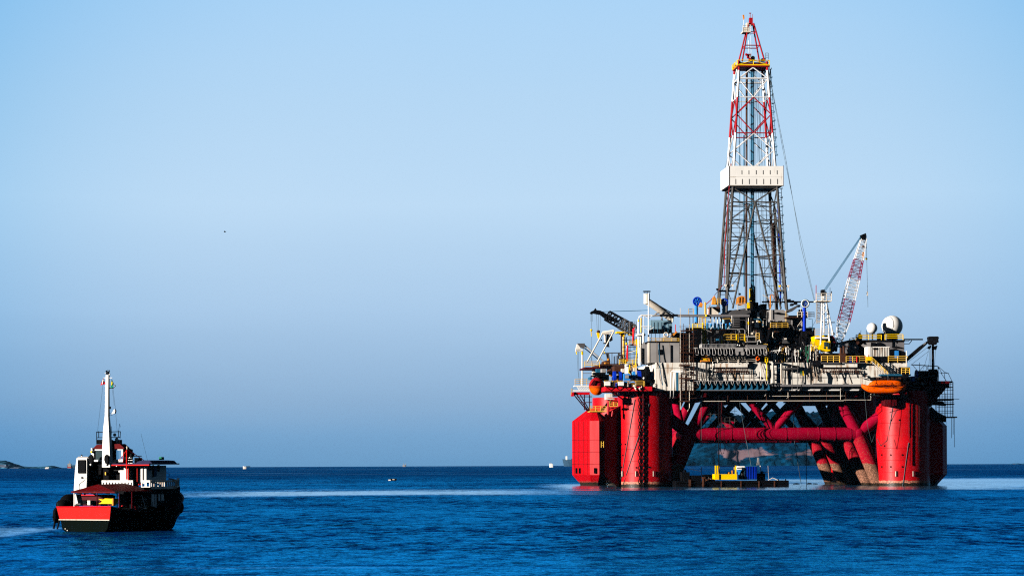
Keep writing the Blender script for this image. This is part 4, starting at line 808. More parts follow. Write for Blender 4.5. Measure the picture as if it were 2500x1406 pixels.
# ---- left end structures
t = TH('loading_frame', 'tilted cream A shaped boom frame leaning over the left end of the rig', 'frame', 1448, 897, 30)
P(R, t, 'boom_leg', 'cream', ('t', 2.0, [(1433, 884, 30), (1472, 812, 30)], 6)); P(R, t, 'boom_leg', 'cream', ('t', 2.0, [(1458, 884, 29), (1499, 808, 29)], 6))
P(R, t, 'head_beam', 'cream', ('t', 2.6, [(1471, 811, 30), (1499, 807, 29)], 6), ('b', 1470, 812, 1492, 815.5, 29, 31)); P(R, t, 'hose_reel', 'cream', ('t', 3.2, [(1477, 815, 30), (1478, 836, 30)], 8)); P(R, t, 'gearbox', 'dark', ('b', 1482, 815, 1487, 838, 30, 31), ('b', 1474, 836, 1482, 839, 30, 31), ('b', 1482, 836, 1487, 846, 30, 31), ('t', 1.6, [(1476, 845, 30), (1488, 846, 30)], 6), ('q', [(1488, 818), (1494, 815), (1496, 830), (1490, 834)], 30, 31))
P(R, t, 'platform', 'maroon', ('b', 1427, 896, 1466, 900, 28, 40)); P(R, t, 'floor_beam', 'cream', ('b', 1430, 889, 1457, 892, 28, 28.6)); P(R, t, 'railing', 'rail_yellow', ('r', (1427, 896, 28), (1464, 896, 28), 14, 1.6, .1))
P(R, t, 'sling', 'wire', ('t', .5, [(1445, 880, 28.5), (1444.5, 868, 28.5)], 4))
t = TH('supply_davit', 'white hooded davit post at the far left corner of the rig', 'davit', 1421, 943, 50)
P(R, t, 'post', 'clean_white', ('t', 2.4, [(1421.5, 943, 50), (1421.5, 852, 50)], 10)); P(R, t, 'hood', 'white', ('q', [(1409, 840), (1417, 838), (1417, 855), (1406, 858), (1406, 852)], 49.5, 51), ('b', 1406, 852, 1423, 857, 49.5, 51)); P(R, t, 'hood_plate', 'steel', ('q', [(1409, 838), (1428, 838), (1427, 852), (1417, 848)], 49.2, 49.6))
P(R, t, 'jib_arm', 'light_grey', ('t', 2.0, [(1426, 842, 50), (1476, 884, 47)], 6)); P(R, t, 'jib_arm', 'dark', ('t', 1.4, [(1428, 850, 50), (1462, 878, 47)], 6)); P(R, t, 'hook', 'yellow', ('t', 1.6, [(1406.5, 857, 50), (1408.5, 865, 50)], 6)); P(R, t, 'collar', 'yellow', ('t', 2.6, [(1421.5, 858, 50), (1421.5, 866, 50)], 10)); P(R, t, 'fall_line', 'wire', ('t', .35, [(1409, 866, 50), (1411, 905, 50), (1415, 935, 50)], 4), ('t', .35, [(1412, 858, 50), (1414, 940, 50)], 4))
t = TH('deck_crane', 'crane with a dark blackened lattice boom pointing left over the sea', 'crane', 1523, 885, 48)
P(R, t, 'pedestal', 'rail_yellow', ('t', 2.8, [(1522.5, 885, 48), (1522.5, 812, 48)], 12)); P(R, t, 'pedestal_back', 'rust', ('t', 1.8, [(1517, 885, 47), (1517, 812, 47)], 8)); P(R, t, 'slew_platform', 'yellow', ('b', 1506, 809, 1533, 813, 46, 50), ('q', [(1512, 813), (1530, 813), (1526, 821), (1519, 821)], 47, 49)); P(R, t, 'cab', 'yellow', ('b', 1536, 796, 1546, 818, 46, 49)); P(R, t, 'cab_window', 'pale_blue', ('b', 1538, 785, 1545, 796, 46.2, 49))
P(R, t, 'boom', 'dark', ('x', (1546, 806, 47), (1482, 770, 47), 2.6, 2.4, .16, 9)); P(R, t, 'boom', 'steel', ('x', (1552, 810, 47), (1515, 789, 47), 2.4, 2.6, .15, 5)); P(R, t, 'boom_head', 'black', ('q', [(1480, 779), (1466, 768), (1450, 765), (1445, 767), (1441, 764), (1444, 760), (1451, 757), (1454, 752), (1457, 757), (1466, 758), (1487, 769)], 46.2, 47.8)); P(R, t, 'boom_plate', 'black', ('q', [(1466, 765), (1486, 768), (1512, 783), (1508, 788), (1484, 782)], 46.0, 46.3))
P(R, t, 'pendant', 'teal', ('t', .8, [(1468, 761, 47), (1566, 758, 47), (1583, 757, 40)], 5)); P(R, t, 'hoist_line', 'wire', *[('t', .35, [(x, 766, 47), (x + d, y, 47)], 4) for x, d, y in ((1442.5, 0, 785), (1446.5, 0, 785), (1456, 2, 806), (1461, 0, 806), (1466, -1, 806), (1444, 0, 884))])
P(R, t, 'hook_ball', 'yellow', ('s', 1443.5, 806, 3.2, 47), ('t', 1.1, [(1443.5, 809, 47), (1444, 821, 47)], 6)); P(R, t, 'hook_block', 'rust', ('s', 1461, 810, 4.6, 47)); P(R, t, 'hook', 'yellow', ('q', [(1457, 812), (1464, 813), (1464, 822), (1461, 827), (1459, 821)], 46.5, 47.4)); P(R, t, 'spreader', 'dark', ('s', 1468, 830, 2.2, 47))
t = TH('fire_main', 'bright red pipe stepping up beside the yellow crane tower', 'pipe', 1533, 880, 30)
P(R, t, 'pipe', 'red', ('t', 2.6, [(1532, 882, 26), (1532, 843, 26), (1545, 842, 26), (1546, 838, 26), (1546.5, 803, 26), (1549, 800, 26)], 8)); P(R, t, 'branch', 'red', ('t', 1.4, [(1545, 842, 26), (1556, 842, 26)], 6)); P(R, t, 'valve', 'yellow', ('s', 1529.5, 839, 3, 25.5))
t = TH('yellow_stair_tower', 'narrow yellow ladder tower left of the grey cabin', 'ladder', 1556, 890, 10)
P(R, t, 'stringer', 'yellow', ('t', 1.5, [(1557, 828, 10), (1552, 892, 8)], 6)); P(R, t, 'cage', 'yellow', ('q', [(1552, 828), (1561, 828), (1560, 842), (1553, 842)], 9.6, 10.2)); P(R, t, 'ladder', 'rail_yellow', ('l', (1556, 890, 9.4), (1561, 832, 9.4), .9, .09, .8)); P(R, t, 'landing', 'rail_yellow', ('r', (1536, 842, 12), (1562, 842, 12), 10, 1.3, .1))
t = TH('white_day_tank', 'sunlit white cylinder tank above the blue winches', 'tank', 1538, 912, 18)
P(R, t, 'shell', 'clean_white', ('c', 1532, 889, 915, 7, 18, 20)); P(R, t, 'shell', 'clean_white', ('c', 1546, 893, 912, 5, 18, 20)); P(R, t, 'rim', 'steel', ('t', .8, [(1494, 892, 17), (1560, 892, 17)], 5)); P(R, t, 'guard_rail', 'yellow', ('r', (1512, 890, 16), (1560, 890, 16), 12, 1.5, .1)); P(R, t, 'yellow_chute', 'yellow', ('t', 1.4, [(1538, 890, 15.5), (1535, 908, 15.5), (1540, 914, 15.5)], 6), ('t', 1.1, [(1550, 890, 15.5), (1551, 902, 15.5), (1545, 910, 15.5)], 6))
t = TH('left_equipment_skid', 'crowded brown deck equipment skid behind the tilted cream frame', 'equipment', 1495, 905, 35)
P(R, t, 'skid', 'rust', ('b', 1465, 888, 1560, 893, 30, 50), ('b', 1478, 880, 1490, 889, 31, 40), ('b', 1500, 893, 1526, 906, 24, 40)); P(R, t, 'engine', 'tan_orange', ('s', 1485, 878, 4, 32), ('b', 1478, 884, 1486, 890, 31, 34), ('s', 1492, 913, 6, 20)); P(R, t, 'stanchion', 'steel', *[('t', .9, [(x, 862 + (x*7) % 9 - (x-1495)*.12, 34), (x, 892, 34)], 4) for x in range(1494, 1532, 5)]); P(R, t, 'stanchion', 'rust', *[('t', .9, [(x, 866 + (x*5) % 9, 36), (x, 892, 36)], 4) for x in range(1500, 1534, 7)])
P(R, t, 'top_beam', 'steel', ('t', 1.2, [(1474, 862, 36), (1518, 861, 36)], 5), ('t', 1.5, [(1472, 863, 35), (1480, 863, 35), (1484, 880, 35)], 6), ('q', [(1480, 862), (1487, 862), (1490, 885), (1486, 886)], 35, 36)); P(R, t, 'beam_pad', 'yellow', ('s', 1476, 860, 1.8, 35)); P(R, t, 'reel', 'dark', ('o', 1515, 872, 5, 1.2, 33), ('o', 1528, 880, 4, 1.2, 33)); P(R, t, 'pump', 'cream', ('s', 1511, 865, 3, 33), ('b', 1518, 900, 1524, 909, 22, 24), ('s', 1477, 904, 3.2, 22), ('b', 1448, 903, 1456, 920, 30, 33)); P(R, t, 'cabinet', 'light_grey', ('b', 1474, 914, 1487, 928, 12, 16), ('b', 1470, 900, 1480, 910, 18, 22)); P(R, t, 'cabinet', 'teal', ('b', 1440, 920, 1446, 926, 14, 18), ('q', [(1473, 917), (1480, 917), (1486, 930), (1476, 930)], 10, 12)); 
P(R, t, 'high_pipe', 'clean_white', ('t', 1.6, [(1530, 850, 32), (1529, 825, 32), (1531, 822, 32)], 6), ('t', 1.2, [(1532, 862, 30), (1556, 855, 30)], 5)); P(R, t, 'cross_pipe', 'grey', *[('t', .9, [(1520, y, 33), (1562, y-2, 33)], 5) for y in (812, 830, 848, 858, 866, 874)]); P(R, t, 'high_frame', 'grey', *[('t', .9, [(x, 775 + (x % 5)*3, 34), (x, 892, 34)], 4) for x in (1526, 1538, 1548, 1553, 1560, 1566)]); 

# ---- mooring winches on the columns
def winch(label, x, y, v, wds, base, grp='mooring winches on the column platforms', dark=False):
    t = TH('mooring_winch', label, 'winch', x, y, v, grp)
    for (wx, wr, hwid, m_) in wds: build(draw(R, [('w', wx, y - wr - 1, wr, hwid, v + 2.5)]), 'drum', m_, t)
    P(R, t, 'axle', 'dark', ('t', 3, [(wds[0][0], y-12, v+2.5), (wds[-1][0], y-12, v+2.5)], 8))
    for (x0, y0, x1, m_) in base: P(R, t, 'housing', m_, ('b', x0, y0, x1, y, v, v + 4))
    return t
wn = winch('row of bright blue winch drums with pale blue gear housing on the left red column', 1535, 932, 1.5, [(1500, 12.5, 3.2, 'blue'), (1514, 12, 3.2, 'blue'), (1547, 12.5, 3.0, 'light_blue'), (1560, 13, 4, 'blue')], [(1523, 912, 1539, 'light_blue')])
P(R, wn, 'window', 'light_grey', ('b', 1526.5, 915.5, 1535, 923, 1.3, 1.6)); P(R, wn, 'gear_case', 'light_blue', ('o', 1546, 941, 8, 2.6, -.2), ('b', 1523, 931, 1530, 943, -.4, 1)); P(R, wn, 'gear_case', 'blue', ('b', 1506, 934, 1512, 943, -.4, 2)); P(R, wn, 'lamp', 'clean_white', ('s', 1572, 923, 2.6, -.5))
winch('dark blue winch drum in the shade beside the white deck wall', 1590, 932, 0.6, [(1580, 18, 4, 'black'), (1592, 12, 9, 'teal')], [(1577, 926, 1602, 'black')])
wr_ = winch('winch on the right column with a bright blue drum rim and black rope', 2262, 930, 4, [(2237, 13, 1.6, 'blue'), (2256, 12, 15, 'black'), (2278, 14, 9, 'dark')], [(2226, 918, 2234, 'light_blue'), (2240, 922, 2290, 'black')])
P(R, wr_, 'junction_box', 'tan_orange', ('b', 2241, 922, 2247, 926.5, 3.4, 3.9)); P(R, wr_, 'lamp', 'clean_white', ('s', 2252, 937, 2, 1.6)); 
for x in (1483, 1516): 
    t = TH('roller_box', 'white roller box on the railing left of the pale blue winch housing' if x > 1500 else 'white roller box beside the red escape capsule', 'box', x+2, 943, -1.8, 'white roller boxes on the left column platform'); P(R, t, 'box', 'clean_white', ('b', x-6, 931.5, x+7, 941, -2.4, -.6)); P(R, t, 'end_cap', 'dark', ('b', x+7.2, 932, x+12, 943, -2.2, -.6)); P(R, t, 'foot', 'dark', ('b', x-5, 941, x+6, 943, -2.2, -.8))
t = TH('escape_capsule', 'round red and orange escape capsule hanging by the left columns', 'capsule', 1457, 962, 8)
P(R, t, 'hull', 'orange', ('s', 0, 0, 0, 0)) if False else None
q = R.p(1457, 943, 8); mb = MB(); rs = []
for j in range(1, 12):
    a = pi * (j / 12); rs.append([(q[0] + 1.9*sin(a)*cos(2*pi*k/24), q[1] + 1.9*sin(a)*sin(2*pi*k/24), q[2] - 2.15*cos(a)) for k in range(24)])
build(MB().rings(rs[:6]), 'lower_hull', 'orange', t); build(MB().rings(rs[5:]), 'upper_hull', 'truss_red', t)
build(MB().torus((q[0], q[1], q[2] - .3), 1.92, .09, 'z', 28, 6), 'belt', 'maroon', t)
P(R, t, 'hatch', 'maroon', ('q', [(1441, 940), (1450, 927), (1455, 928), (1452, 940)], 5.9, 6.3)); P(R, t, 'sling', 'wire', ('t', .6, [(1446, 928, 8), (1457, 918, 8)], 4), ('t', .6, [(1468, 928, 8), (1457, 918, 8)], 4))
t = TH('capsule_davit', 'black stacked davit arms above the red escape capsule', 'davit', 1462, 925, 10)
P(R, t, 'arm', 'black', ('b', 1450, 909, 1478, 914, 8.5, 12), ('b', 1445, 916, 1482, 918.5, 8, 11), ('q', [(1454, 914), (1474, 914), (1480, 926), (1472, 930), (1450, 926)], 9, 11)); P(R, t, 'cylinder', 'teal', ('b', 1456, 900, 1466, 909, 9, 11)); P(R, t, 'stay', 'steel', ('t', .8, [(1424, 911, 20), (1450, 911, 12)], 5), ('t', .6, [(1475, 925, 9), (1480, 905, 10)], 5))

# ---- scaffold tower in front of the deck
t = TH('scaffold_tower', 'brown tubular scaffold tower climbing the rig front beside the grey cabin', 'scaffold', 1680, 985, -2)
xs = (1661, 1669, 1683, 1693)
for i, x in enumerate(xs): P(R, t, 'standard', 'cream' if i in (0, 2) else 'rust', ('t', .65, [(x, (752, 790, 792, 800)[i], -2.0 - (i % 2)), (x, (1000, 955, 985, 960)[i], -2.0 - (i % 2))], 5))
P(R, t, 'standard', 'rust', ('t', .55, [(1665, 830, -.8), (1665, 998, -.8)], 5), ('t', .55, [(1675, 800, -.6), (1675, 980, -.6)], 5), ('t', .55, [(1688, 830, -.6), (1688, 930, -.6)], 5))
P(R, t, 'ledger', 'rust', *[('t', .5, [(1658 + (k*7) % 5, 797 + k*9.2, -3.1), (1696 + (k*5) % 9, 797 + k*9.2, -3.1)], 4) for k in range(20)]); P(R, t, 'transom', 'steel', *[('t', .45, [(1661, 801 + k*9.2, -2), (1675, 805 + k*9.2, -.6)], 4) for k in range(19)])
P(R, t, 'brace', 'rust', *[('t', .45, [(1661 if k % 2 else 1693, 830 + k*22, -3.1), (1693 if k % 2 else 1661, 852 + k*22, -3.1)], 4) for k in range(6)]); P(R, t, 'plank', 'rust', ('b', 1661, 890, 1686, 893, -3, -.5), ('b', 1661, 921.5, 1690, 924, -3, -.5), ('b', 1662, 860, 1694, 862, -3, -.5), ('b', 1661, 978, 1684, 980.5, -3, -.5), ('b', 1664, 806, 1690, 808, -3, -.5))
P(R, t, 'long_pipe', 'cream', ('t', 1.0, [(1683.5, 940, -2.2), (1683.5, 994, -2.2), (1679, 1003, -1.5)], 6)); P(R, t, 'dark_panel', 'black', ('b', 1674, 800, 1690, 880, -.3, -.1), ('b', 1692, 800, 1712, 845, 2, 3)); P(R, t, 'brace_side', 'steel', *[('t', .45, [(1694 + k*4, 890 + (k*13) % 17, -2), (1702 + k*3, 925 - (k*7) % 9, -1.5)], 4) for k in range(9)], *[('t', .45, [(1700 + k*9, 889, -1.6), (1698 + k*9, 929, -1.6)], 4) for k in range(4)], ('t', .5, [(1692, 905, -2), (1735, 899, -1.5)], 4), ('t', .5, [(1692, 917, -2), (1735, 920, -1.5)], 4))

# ---- machinery between the cabin and the drill floor
t = TH('mud_treatment_module', 'dark open steel machinery module under the left side of the derrick', 'module', 1760, 885, 14)
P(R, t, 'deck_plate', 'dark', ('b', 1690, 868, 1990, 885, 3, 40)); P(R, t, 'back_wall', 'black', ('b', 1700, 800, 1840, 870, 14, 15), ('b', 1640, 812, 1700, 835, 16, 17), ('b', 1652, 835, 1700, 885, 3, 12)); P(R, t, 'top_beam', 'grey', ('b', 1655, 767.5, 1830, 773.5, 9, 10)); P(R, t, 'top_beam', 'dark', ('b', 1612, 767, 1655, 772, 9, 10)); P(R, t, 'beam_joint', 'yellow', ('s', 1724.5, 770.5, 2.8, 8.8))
P(R, t, 'column', 'steel', *[('t', 1.1, [(x, 773, 9.5), (x, 870, 9.5)], 6) for x in (1684, 1692, 1785, 1822, 1834)]); P(R, t, 'column', 'cream', ('t', 1.3, [(1827.5, 776, 9), (1827.5, 820, 9)], 6)); P(R, t, 'valve', 'yellow', ('t', 1.9, [(1827.5, 785, 8.9), (1827.5, 793, 8.9)], 8)); P(R, t, 'short_pipe', 'cream', *[('c', x, 772, 772+h, r_, 10, 8) for x, h, r_ in ((1636, 10, 1.8), (1642, 14, 2), (1735, 16, 1.8), (1744, 14, 1.4), (1752, 18, 1.6), (1759, 12, 1.2))])
P(R, t, 'red_drain', 'red', ('t', 1.0, [(1649, 792, 8), (1649, 810, 8)], 6), ('t', .8, [(1687, 824, 6), (1687, 815, 6), (1712, 815, 6)], 5)); P(R, t, 'louvre', 'steel', *[('b', 1687, 822+k*6, 1713, 823.6+k*6, 5.5, 6) for k in range(4)])
PS(t, 'valve_body', 'teal', *[('c', 1727 + k*9.2, 790 + (k % 2)*2, 803, 2.8, 8, 10) for k in range(7)]); PS(t, 'valve_cap', 'light_blue', *[('s', 1727 + k*9.2, 790 + (k % 2)*2, 2.4, 7.8) for k in range(7)]); P(R, t, 'strut', 'clean_white', ('t', .9, [(1741, 795, 7.5), (1735, 803, 7.5)], 5), ('t', .9, [(1785, 792, 7.5), (1776, 803, 7.5)], 5), ('t', .9, [(1787, 770, 8), (1787, 800, 8)], 5))
P(R, t, 'goose_pipe', 'light_grey', ('t', 1.1, [(1775, 803, 6), (1815, 803, 6), (1819, 806, 6), (1819, 832, 6)], 6), ('t', .9, [(1800, 806, 6), (1805, 806, 6), (1807, 812, 6)], 6)); P(R, t, 'railing', 'rail_yellow', ('r', (1768, 835, 5), (1820, 835, 5), 18, 1.8, .12)); P(R, t, 'railing', 'yellow', ('b', 1797, 816, 1799.5, 830, 4.8, 5.1), ('b', 1817, 816, 1819.5, 832, 4.8, 5.1)); 
P(R, t, 'generator', 'light_grey', ('b', 1822, 820, 1846, 823, 4, 8), ('b', 1824, 833, 1848, 835, 4, 8), ('t', .9, [(1824.5, 822, 4), (1824.5, 834, 4)], 5), ('t', .9, [(1846, 822, 4), (1846, 834, 4)], 5)); P(R, t, 'small_gate', 'rail_yellow', ('r', (1846, 832, 4), (1854, 832, 4), 18, .8, .12)); P(R, t, 'hose', 'clean_white', ('t', 1.3, [(1755, 820, 5), (1757, 824, 5), (1756, 838, 5)], 6), ('t', 1.3, [(1761, 820, 5), (1762.5, 824, 5), (1762, 838, 5)], 6), ('t', 1.4, [(1849, 840, 4), (1851, 832, 4), (1855, 830, 4), (1858, 836, 4)], 6), ('t', .8, [(1710, 830, 5), (1709, 838, 5), (1711, 842, 5)], 5)); P(R, t, 'yellow_stub', 'yellow', ('b', 1761, 828, 1763.5, 840, 4.8, 5.2))
P(R, t, 'clutter', 'steel', *[('t', .5 + rnd.random()*.5, [(x, rnd.uniform(800, 850), 6 + rnd.random()*5), (x + rnd.choice((0, 0, rnd.uniform(-8, 8))), rnd.uniform(850, 872), 6 + rnd.random()*4)], 4) for x in [rnd.uniform(1700, 1850) for _ in range(24)]]); P(R, t, 'small_valves', 'rust', *[('s', rnd.uniform(1725, 1850), rnd.uniform(806, 846), rnd.uniform(.8, 1.8), 5.5 + rnd.random()*3) for _ in range(26)])
for k in range(46):
    x = rnd.uniform(1694, 1856); y = rnd.uniform(776, 842); m_ = rnd.choice(['steel', 'steel', 'grey', 'cream', 'teal', 'pale_blue', 'rust', 'light_grey', 'rail_yellow', 'steel'])
    if k % 3 == 0: P(R, t, 'process_pipe', m_, ('t', rnd.uniform(.5, 1.1), [(x, y, 7), (x + rnd.uniform(6, 22), y + rnd.uniform(-1, 1), 7), (x + 23, y + rnd.uniform(6, 20), 7)], 5))
    elif k % 3 == 1: P(R, t, 'process_pipe', m_, ('t', rnd.uniform(.5, 1.2), [(x, y, 6.6), (x, min(868, y + rnd.uniform(12, 40)), 6.6)], 5))
    else: P(R, t, 'control_box', m_, ('b', x, y, x + rnd.uniform(2, 7), y + rnd.uniform(2, 6), 6.2, 7))
t = TH('yellow_access_tower', 'yellow column with a railed platform in the dark machinery', 'tower', 1715, 860, 4)
P(R, t, 'post', 'yellow', ('t', 2.0, [(1716.5, 788, 4), (1716.5, 842, 4)], 8)); P(R, t, 'post', 'rail_yellow', ('t', 1.6, [(1722.5, 778, 4), (1722.5, 842, 4)], 8)); P(R, t, 'platform', 'yellow', ('b', 1688, 804, 1716, 806.5, 3, 7)); P(R, t, 'railing', 'yellow', ('r', (1691, 804, 3), (1715, 804, 3), 13, 1.2, .13)); P(R, t, 'rung', 'rail_yellow', *[('t', .8, [(1716, 790 + k*6, 3.8), (1723, 790 + k*6, 3.8)], 4) for k in range(9)]); P(R, t, 'upper_frame', 'rail_yellow', ('r', (1707, 790, 6), (1722, 790, 6), 15, .7, .12))
t = TH('ribbed_white_tank', 'long low white ribbed tank top over the upper pipe rack', 'tank', 1755, 848, 0)
P(R, t, 'shell', 'clean_white', ('b', 1711, 840, 1797, 848, 0, 2.5)); P(R, t, 'rib', 'light_grey', *[('b', 1713 + k*3, 840, 1714 + k*3, 848, -.12, .02) for k in range(28)]); P(R, t, 'knob', 'clean_white', ('s', 1801, 842, 1.6, 0), ('s', 1806, 843, 1.6, 0))
t = TH('deck_edge_railing', 'thin cream railing along the front deck edge under the upper rack', 'railing', 1800, 885, -.6)
P(R, t, 'railing', 'cream', ('r', (1735, 885, -.7), (1846, 885, -.7), 12, 2.07, .07)); P(R, t, 'swan_neck', 'cream', ('t', .9, [(1802.5, 888, -1), (1802.5, 877, -1), (1804, 875.5, -1), (1806, 877, -1)], 6), ('t', .9, [(1752, 886, -1), (1752, 879, -1), (1749, 877.5, -1)], 6))
t = TH('orange_hoist_unit', 'orange yellow hoist block below the upper pipe rack', 'hoist', 1725, 884, -.5); P(R, t, 'frame', 'tan_orange', ('b', 1712, 879, 1737, 883, -1, 1), ('b', 1730, 873, 1737, 880, -1, 1), ('b', 1716, 868, 1727, 874, -1, 0), ('t', .9, [(1712, 873, -1), (1737, 876, -1)], 5)); P(R, t, 'drum', 'yellow', ('w', 1722, 877, 3, 5, -.5))
t = TH('life_ring', 'orange life ring on the railing below the right end of the upper rack', 'life ring', 1848, 880, -1); P(R, t, 'ring', 'orange', ('o', 1850.5, 875, 4, 1.4, -1.1))
t = TH('yellow_gate', 'small yellow caged ladder head on the front deck edge beside the life ring', 'ladder', 1871, 885, -1); P(R, t, 'frame', 'yellow', ('b', 1868, 872, 1870.5, 885, -1.3, -1), ('b', 1868, 871.5, 1875, 873.5, -1.3, -1), ('b', 1873.4, 872, 1875, 885, -1.3, -1))

# ---- drill floor
t = TH('drill_floor', 'dark raised drill floor block beneath the derrick legs', 'drill floor', 1850, 790, 30)
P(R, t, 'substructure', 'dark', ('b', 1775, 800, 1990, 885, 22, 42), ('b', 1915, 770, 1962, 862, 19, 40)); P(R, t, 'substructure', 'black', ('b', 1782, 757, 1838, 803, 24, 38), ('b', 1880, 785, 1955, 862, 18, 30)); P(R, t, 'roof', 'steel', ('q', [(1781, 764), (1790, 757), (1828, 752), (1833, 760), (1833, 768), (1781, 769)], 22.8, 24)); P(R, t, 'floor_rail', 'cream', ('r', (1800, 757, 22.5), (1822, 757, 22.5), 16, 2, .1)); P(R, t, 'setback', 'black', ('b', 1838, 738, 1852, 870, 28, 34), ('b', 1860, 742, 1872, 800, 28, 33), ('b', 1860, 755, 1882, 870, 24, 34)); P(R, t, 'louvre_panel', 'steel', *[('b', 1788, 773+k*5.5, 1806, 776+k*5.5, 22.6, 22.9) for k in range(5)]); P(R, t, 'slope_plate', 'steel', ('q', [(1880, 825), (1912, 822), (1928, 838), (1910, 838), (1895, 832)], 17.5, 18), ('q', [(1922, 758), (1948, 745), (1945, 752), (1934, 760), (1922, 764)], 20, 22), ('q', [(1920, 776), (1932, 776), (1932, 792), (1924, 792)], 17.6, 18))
P(R, t, 'stair_plate', 'light_grey', ('q', [(1869, 773), (1878, 769), (1877, 774)], 23, 23.4), ('b', 1932, 777, 1935, 792, 17.4, 17.8)); P(R, t, 'hanging_machine', 'clean_white', ('b', 1844, 780, 1853, 800, 20, 21), ('b', 1849, 762, 1854, 781, 20, 20.8)); P(R, t, 'clutter', 'rust', *[('b', x, y, x + rnd.uniform(2, 7), y + rnd.uniform(2, 6), 17.4, 18.2) for x, y in [(rnd.uniform(1885, 1925), rnd.uniform(792, 815)) for _ in range(12)]])
P(R, t, 'cross_boom', 'black', ('t', 1.8, [(1860, 737, 26), (1992, 737, 26)], 8), ('s', 1875, 736, 3.5, 26)); P(R, t, 'hoist_arm', 'cream', ('t', .9, [(1862, 720, 26), (1880, 729, 26), (1880, 738, 26)], 5)); P(R, t, 'dark_gear', 'dark', *[('b', x, y, x+6, y+5, 24, 26) for x, y in ((1925, 730), (1933, 733), (1941, 738), (1948, 744), (1953, 755), (1932, 741))]); P(R, t, 'tilted_brace', 'cream', ('t', .9, [(1962, 776, 16), (1947, 797, 15)], 5), ('t', .9, [(1958, 785, 16), (1958, 797, 16)], 5), ('t', .7, [(1955, 751, 16), (1955, 776, 16)], 5))
for k in range(34):
    x = rnd.uniform(1862, 1985); y = rnd.uniform(775, 850); m_ = rnd.choice(['steel', 'grey', 'rust', 'cream', 'teal', 'steel', 'light_grey'])
    P(R, t, 'rig_floor_fitting', m_, ('t', rnd.uniform(.4, .9), [(x, y, 16.8), (x + rnd.choice((0, 0, 8, -8)), y + rnd.uniform(5, 18), 16.8)], 5) if k % 2 else ('b', x, y, x + rnd.uniform(2, 6), y + rnd.uniform(1, 5), 16.6, 17.4))
t = TH('drillers_cabin', 'pale grey boxy cabin at the right foot of the derrick', 'cabin', 1900, 790, 19)
P(R, t, 'wall', 'light_grey', ('q', [(1881, 756), (1913, 756), (1925, 768), (1925, 787), (1881, 787)], 18, 23)); P(R, t, 'window', 'black', ('q', [(1888, 764), (1900, 762), (1918, 766), (1918, 768), (1902, 768), (1888, 765.5)], 17.8, 18.1)); P(R, t, 'post', 'cream', ('t', .9, [(1881, 754, 17.6), (1881, 798, 17.6)], 5)); P(R, t, 'post', 'rail_yellow', ('t', .9, [(1919, 758, 17.6), (1919, 787, 17.6)], 5)); P(R, t, 'balcony', 'rail_yellow', ('r', (1881, 802, 15.5), (1924, 802, 15.5), 13, 1.6, .09)); P(R, t, 'balcony_floor', 'rust', ('b', 1880, 800, 1925, 802.5, 15.4, 18)); P(R, t, 'machine', 'steel', ('b', 1890, 791, 1902, 800, 16, 18), ('s', 1896, 793, 4, 16.5)); P(R, t, 'under_pipe', 'cream', ('t', 1.1, [(1888, 805, 15.6), (1886, 820, 15.6), (1888, 824, 15.6)], 5), ('b', 1896, 806.5, 1903, 808.5, 15.8, 16.2), ('b', 1905, 807.5, 1912, 808.5, 15.8, 16.2))
t = TH('side_gangway', 'cream railed gangway jutting right of the pale grey driller cabin', 'gangway', 1950, 775, 15)
P(R, t, 'deck', 'rust', ('b', 1920, 773.5, 1973, 775.5, 14.5, 18)); P(R, t, 'railing', 'cream', ('b', 1946.5, 761, 1972, 762.3, 14.3, 14.5), ('b', 1946.5, 767, 1972, 768.3, 14.3, 14.5), *[('b', x, 761, x+1.5, 774, 14.25, 14.5) for x in (1946.5, 1957, 1971)]); P(R, t, 'back_railing', 'steel', ('r', (1973, 775, 16), (1988, 775, 20), 13, 1, .07)); P(R, t, 'panel', 'black', ('b', 1948, 762, 1972, 773.5, 15.5, 15.9))
def reel(label, x, y, r_, v, m_, pil, px0, py1, grp):
    t = TH('tensioner_reel', label, 'reel', x, py1, v, grp)
    q = R.p(x, y, v); rr = r_ * .1
    build(MB().tube([(q[0], q[1]-.35, q[2]), (q[0], q[1]+.35, q[2])], rr, 24), 'wheel', m_, t); build(MB().torus((q[0], q[1]-.3, q[2]), rr, .14, 'v', 24, 6), 'rim', m_, t)
    for k in range(6): a = k*pi/3 + .3; build(MB().tube([(q[0]+.25*rr*cos(a), q[1]-.4, q[2]+.25*rr*sin(a)), (q[0]+.8*rr*cos(a), q[1]-.4, q[2]+.8*rr*sin(a))], .09, 5), 'spoke', pil, t)
    P(R, t, 'pillar', pil, ('t', 4.0, [(px0, y + r_, v+.6), (px0, py1, v+.6)], 14)); P(R, t, 'collar', pil, ('t', 4.8, [(px0, y + r_ + 8, v+.6), (px0, y + r_ + 10, v+.6)], 14), ('t', 4.8, [(px0, y + r_ + 22, v+.6), (px0, y + r_ + 24, v+.6)], 14)); return t
G_ = 'blue cable reels around the drill floor'
reel('dark blue reel on a pale blue pillar left of the derrick foot', 1702, 736, 10, 16, 'blue', 'light_blue', 1700, 790, G_)
reel('smaller dark blue reel under the left derrick leg', 1768, 738, 8.5, 16, 'blue', 'pale_blue', 1767, 790, G_)
tr_ = reel('pale sky blue spoked reel right of the derrick on a tall blue pillar', 1965.5, 741, 9.5, 14, 'pale_blue', 'blue', 1964, 830, G_)
